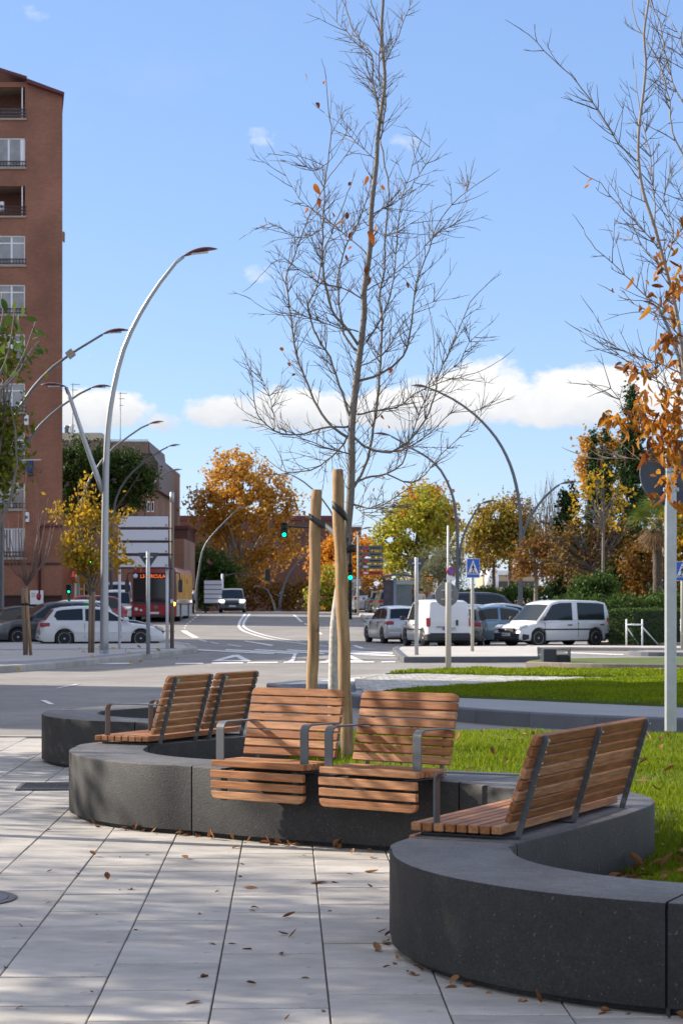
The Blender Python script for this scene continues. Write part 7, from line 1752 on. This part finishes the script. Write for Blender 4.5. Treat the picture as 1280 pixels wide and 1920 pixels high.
for (x, y, sx_, sy_, k) in cl:
    for _ in range(int(k * (1.7 if y < 850 else 1.1))):
        mk('leaf', l2[r.integers(0, len(l2))], rt, None, PD(x + r.normal() * sx_ * .6, y + r.normal() * sy_ * .6, YR + r.uniform(-.3, .3)) - rb_, (r.uniform(-1.2, 1.2), r.uniform(-.2, 1.6), r.uniform(0, 6.28)), (r.uniform(13, 25) * YR / F,) * 3)

# ---- fallen leaves
FALL = leafmat('leaves_fallen', [(.10, .035, .02), (.20, .085, .035), (.32, .17, .08), (.26, .10, .03), (.40, .26, .13)], .2, per='obj')
fm = [leaf_mesh(1, .6, c_, f_, FALL) for c_, f_ in ((.3, .5), (-.5, .6), (.1, .25), (.7, .3), (-.2, .9))]
def fallen(p, size, label, group, tilt=.35):
    o = mk('fallen_leaf', fm[r.integers(0, len(fm))], None, None, p, (r.uniform(-tilt, tilt), r.uniform(-tilt, tilt), r.uniform(0, 6.28)), (size, size * r.uniform(.6, 1), size)); tag(o, label, 'leaf', group)
PL = [(97, 1556, 9), (179, 1603, 14), (278, 1602, 12), (88, 1634, 8), (86, 1694, 13), (43, 1738, 9), (203, 1649, 16), (228, 1667, 10), (243, 1668, 17), (255, 1742, 12), (351, 1610, 16), (227, 1605, 5), (182, 1716, 10), (374, 1711, 12), (392, 1768, 26), (376, 1832, 18), (376, 1877, 26), (446, 1588, 13), (449, 1619, 10), (457, 1664, 22), (411, 1669, 12), (530, 1719, 17), (441, 1769, 20), (472, 1779, 27), (541, 1751, 14), (541, 1757, 14), (525, 1786, 16), (470, 1702, 12), (466, 1706, 10), (565, 1834, 12), (480, 1844, 14), (447, 1642, 9), (612, 1653, 30), (632, 1654, 14), (683, 1634, 18), (698, 1663, 14), (650, 1638, 8), (712, 1720, 12), (45, 1888, 12), (176, 1860, 8), (602, 1893, 14), (533, 1912, 10), (716, 1780, 12), (700, 1606, 14), (620, 1706, 10), (638, 1715, 8), (8, 1814, 14), (660, 1585 + 15, 10), (575, 1605, 8), (150, 1640, 6)]
for (x, y, s) in PL: fallen(P(x, y, .024), s * P(x, y).y / F * 1.35, 'dry brown leaf lying on the grey paving', 'fallen leaves on the paving')
# litter along the foot of the wall
def foot_leaf(i, side, k):
    c, t_, n_ = edge(i, side * (HW + abs(r.normal()) * .035 + .0)); fallen(Vector((c.x, c.y, .024)), r.uniform(.035, .075), 'dry leaf caught along the foot of the planter wall', 'leaves at the foot of the wall', .7)
outer = [i for i in range(len(CL)) if (CL[i].y < 14.5 and CL[i].x < .9 and CL[i].y > 12.4) or (CL[i].y < 10 and CL[i].x < 1.6)]
for k in range(70): foot_leaf(outer[r.integers(0, len(outer))], 1 if True else -1, k)
for k in range(230):
    x = r.uniform(.2, 5.0); y = r.uniform(9.6, 19.5)
    if in_poly(np.array([x]), np.array([y]), gp)[0] and abs(x) < .17 * y + .2 and ((CLxy - (x, y)) ** 2).sum(1).min() > .13:
        fallen(Vector((x, y, lawn_z(x, y) + .045)), r.uniform(.045, .085), 'rusty leaf lying on the grass of the lawn', 'fallen leaves on the lawn', .4)
for k in range(95):      # thicker drift in the near corner behind the wall
    x = r.uniform(1.25, 2.3); y = r.uniform(9.6, 11.6)
    if in_poly(np.array([x]), np.array([y]), gp)[0] and ((CLxy - (x, y)) ** 2).sum(1).min() > .12:
        fallen(Vector((x, y, lawn_z(x, y) + .03)), r.uniform(.05, .10), 'rusty leaf lying on the grass of the lawn', 'fallen leaves on the lawn', .8)
YLf = leafmat('leaves_fallen_yellow', [(.5, .26, .02), (.55, .33, .03), (.4, .2, .03)], .2, per='obj'); ym = [leaf_mesh(1, .8, .2, .3, YLf), leaf_mesh(1, .8, -.3, .5, YLf)]
for (x, y, z) in ((150, 1217, .14), (160, 1222, .14), (212, 1219, .14), (264, 1216, .14), (245, 1226, .14), (131, 1236, .14), (36, 1259, .01), (335, 1234, .01), (268, 1240, .01), (245, 1246, .01), (178, 1234, .14), (60, 1228, .14), (190, 1216, .14), (300, 1222, .14)):
    o = mk('fallen_leaf', ym[r.integers(0, 2)], None, None, P(x, y, z) + Vector((0, 0, .02)), (r.uniform(-.4, .4), r.uniform(-.4, .4), r.uniform(0, 6.28)), (r.uniform(.10, .16),) * 3); tag(o, 'bright yellow leaf on the corner pavement or its gutter', 'leaf', 'yellow leaves at the left corner')

# ---- people
SKIN = mat('skin', (.42, .24, .16), .5)
def figure(label, loc, h, heading, shirt, trousers, extra=None, legs=True):
    s = h / 1.75; t = thing('person', label, 'person', loc, heading)
    def skin(pts, edges, rad, nm, m):
        me = bpy.data.meshes.new(nm); me.from_pydata([tuple(Vector(p) * s) for p in pts], edges, []); o = bpy.data.objects.new(nm, me); COL.objects.link(o)
        o.modifiers.new('s', 'SKIN').use_smooth_shade = True
        for i, q in enumerate(me.skin_vertices[0].data): q.radius = (rad[i] * s, rad[i] * s); q.use_root = (i == 0)
        sb = o.modifiers.new('d', 'SUBSURF'); sb.levels = 1; dg = bpy.context.evaluated_depsgraph_get(); m2 = bpy.data.meshes.new_from_object(o.evaluated_get(dg)); bpy.data.objects.remove(o)
        m2.materials.clear(); m2.materials.append(m); 
        for p in m2.polygons: p.use_smooth = True
        return mk(nm, m2, t)
    skin([(0, 0, .96), (0, 0, 1.15), (0, .01, 1.38), (0, .0, 1.50), (0, .03, 1.60), (0, .03, 1.70), (-.19, 0, 1.42), (-.25, -.02, 1.15), (-.24, .08, .90), (-.24, .10, .80), (.19, 0, 1.42), (.25, -.02, 1.15), (.24, .08, .90), (.24, .10, .80), (-.10, 0, .88), (-.11, .05, .50), (-.11, -.05, .10), (-.11, .07, .04), (.10, 0, .88), (.11, -.06, .50), (.11, -.02, .10), (.11, .11, .04)],
         [(0, 1), (1, 2), (2, 3), (3, 4), (4, 5), (2, 6), (6, 7), (7, 8), (8, 9), (2, 10), (10, 11), (11, 12), (12, 13), (0, 14), (14, 15), (15, 16), (16, 17), (0, 18), (18, 19), (19, 20), (20, 21)],
         [.15, .14, .15, .06, .085, .08, .07, .045, .032, .038, .07, .045, .032, .038, .09, .06, .04, .045, .09, .06, .04, .045], 'body', SKIN)
    skin([(0, 0, .98), (0, 0, 1.15), (0, .01, 1.38), (0, .0, 1.47), (-.19, 0, 1.42), (-.25, -.02, 1.15), (-.24, .07, .93), (.19, 0, 1.42), (.25, -.02, 1.15), (.24, .07, .93)], [(0, 1), (1, 2), (2, 3), (2, 4), (4, 5), (5, 6), (2, 7), (7, 8), (8, 9)], [.165, .155, .165, .08, .085, .06, .048, .085, .06, .048], 'shirt', shirt)
    skin([(0, 0, .98), (-.10, 0, .88), (-.11, .05, .50), (-.11, -.05, .12), (.10, 0, .88), (.11, -.06, .50), (.11, -.02, .12)], [(0, 1), (1, 2), (2, 3), (0, 4), (4, 5), (5, 6)], [.158, .105, .075, .06, .105, .075, .06], 'trousers', trousers)
    hr = MB(); hr.lathe([(0, -.02), (.098, .0), (.105, .06), (.08, .12), (0, .145)], 14, Matrix.Translation(Vector((0, .015, 1.66)) * s) @ Matrix.Scale(s, 4)); hr.build('hair', mat('hair_dark', (.03, .022, .018), .8), t)
    if extra == 'pack': MB().box(-.15 * s, .15 * s, -.34 * s, -.15 * s, 1.02 * s, 1.45 * s, bev=.05 * s).build('backpack', mat('pack_navy', (.02, .025, .04), .8), t)
    return t
figure('man in a light blue shirt and dark trousers with a backpack walking beside the bus', (X(363, 128), 128, gz(128)), 1.72, R(-70), mat('shirt_blue', (.22, .28, .40), .8), mat('trousers_dark', (.02, .02, .025), .8), 'pack')
figure('person in a cream top half hidden behind the panel van', (X(789, 112), 112, .65), 1.7, R(150), mat('shirt_cream', (.55, .48, .40), .8), mat('trousers_tan', (.2, .15, .1), .8))
figure('person in orange seated low beyond the parked cars', (X(893, 140), 140, 1.0), 1.3, R(180), mat('shirt_orange', (.45, .16, .05), .8), mat('trousers_dark', (.02, .02, .025), .8))
figure('dark haired person in black beyond the light blue car', (X(919, 140), 140, .75), 1.3, R(180), mat('shirt_black', (.02, .02, .022), .8), mat('trousers_dark', (.02, .02, .025), .8))
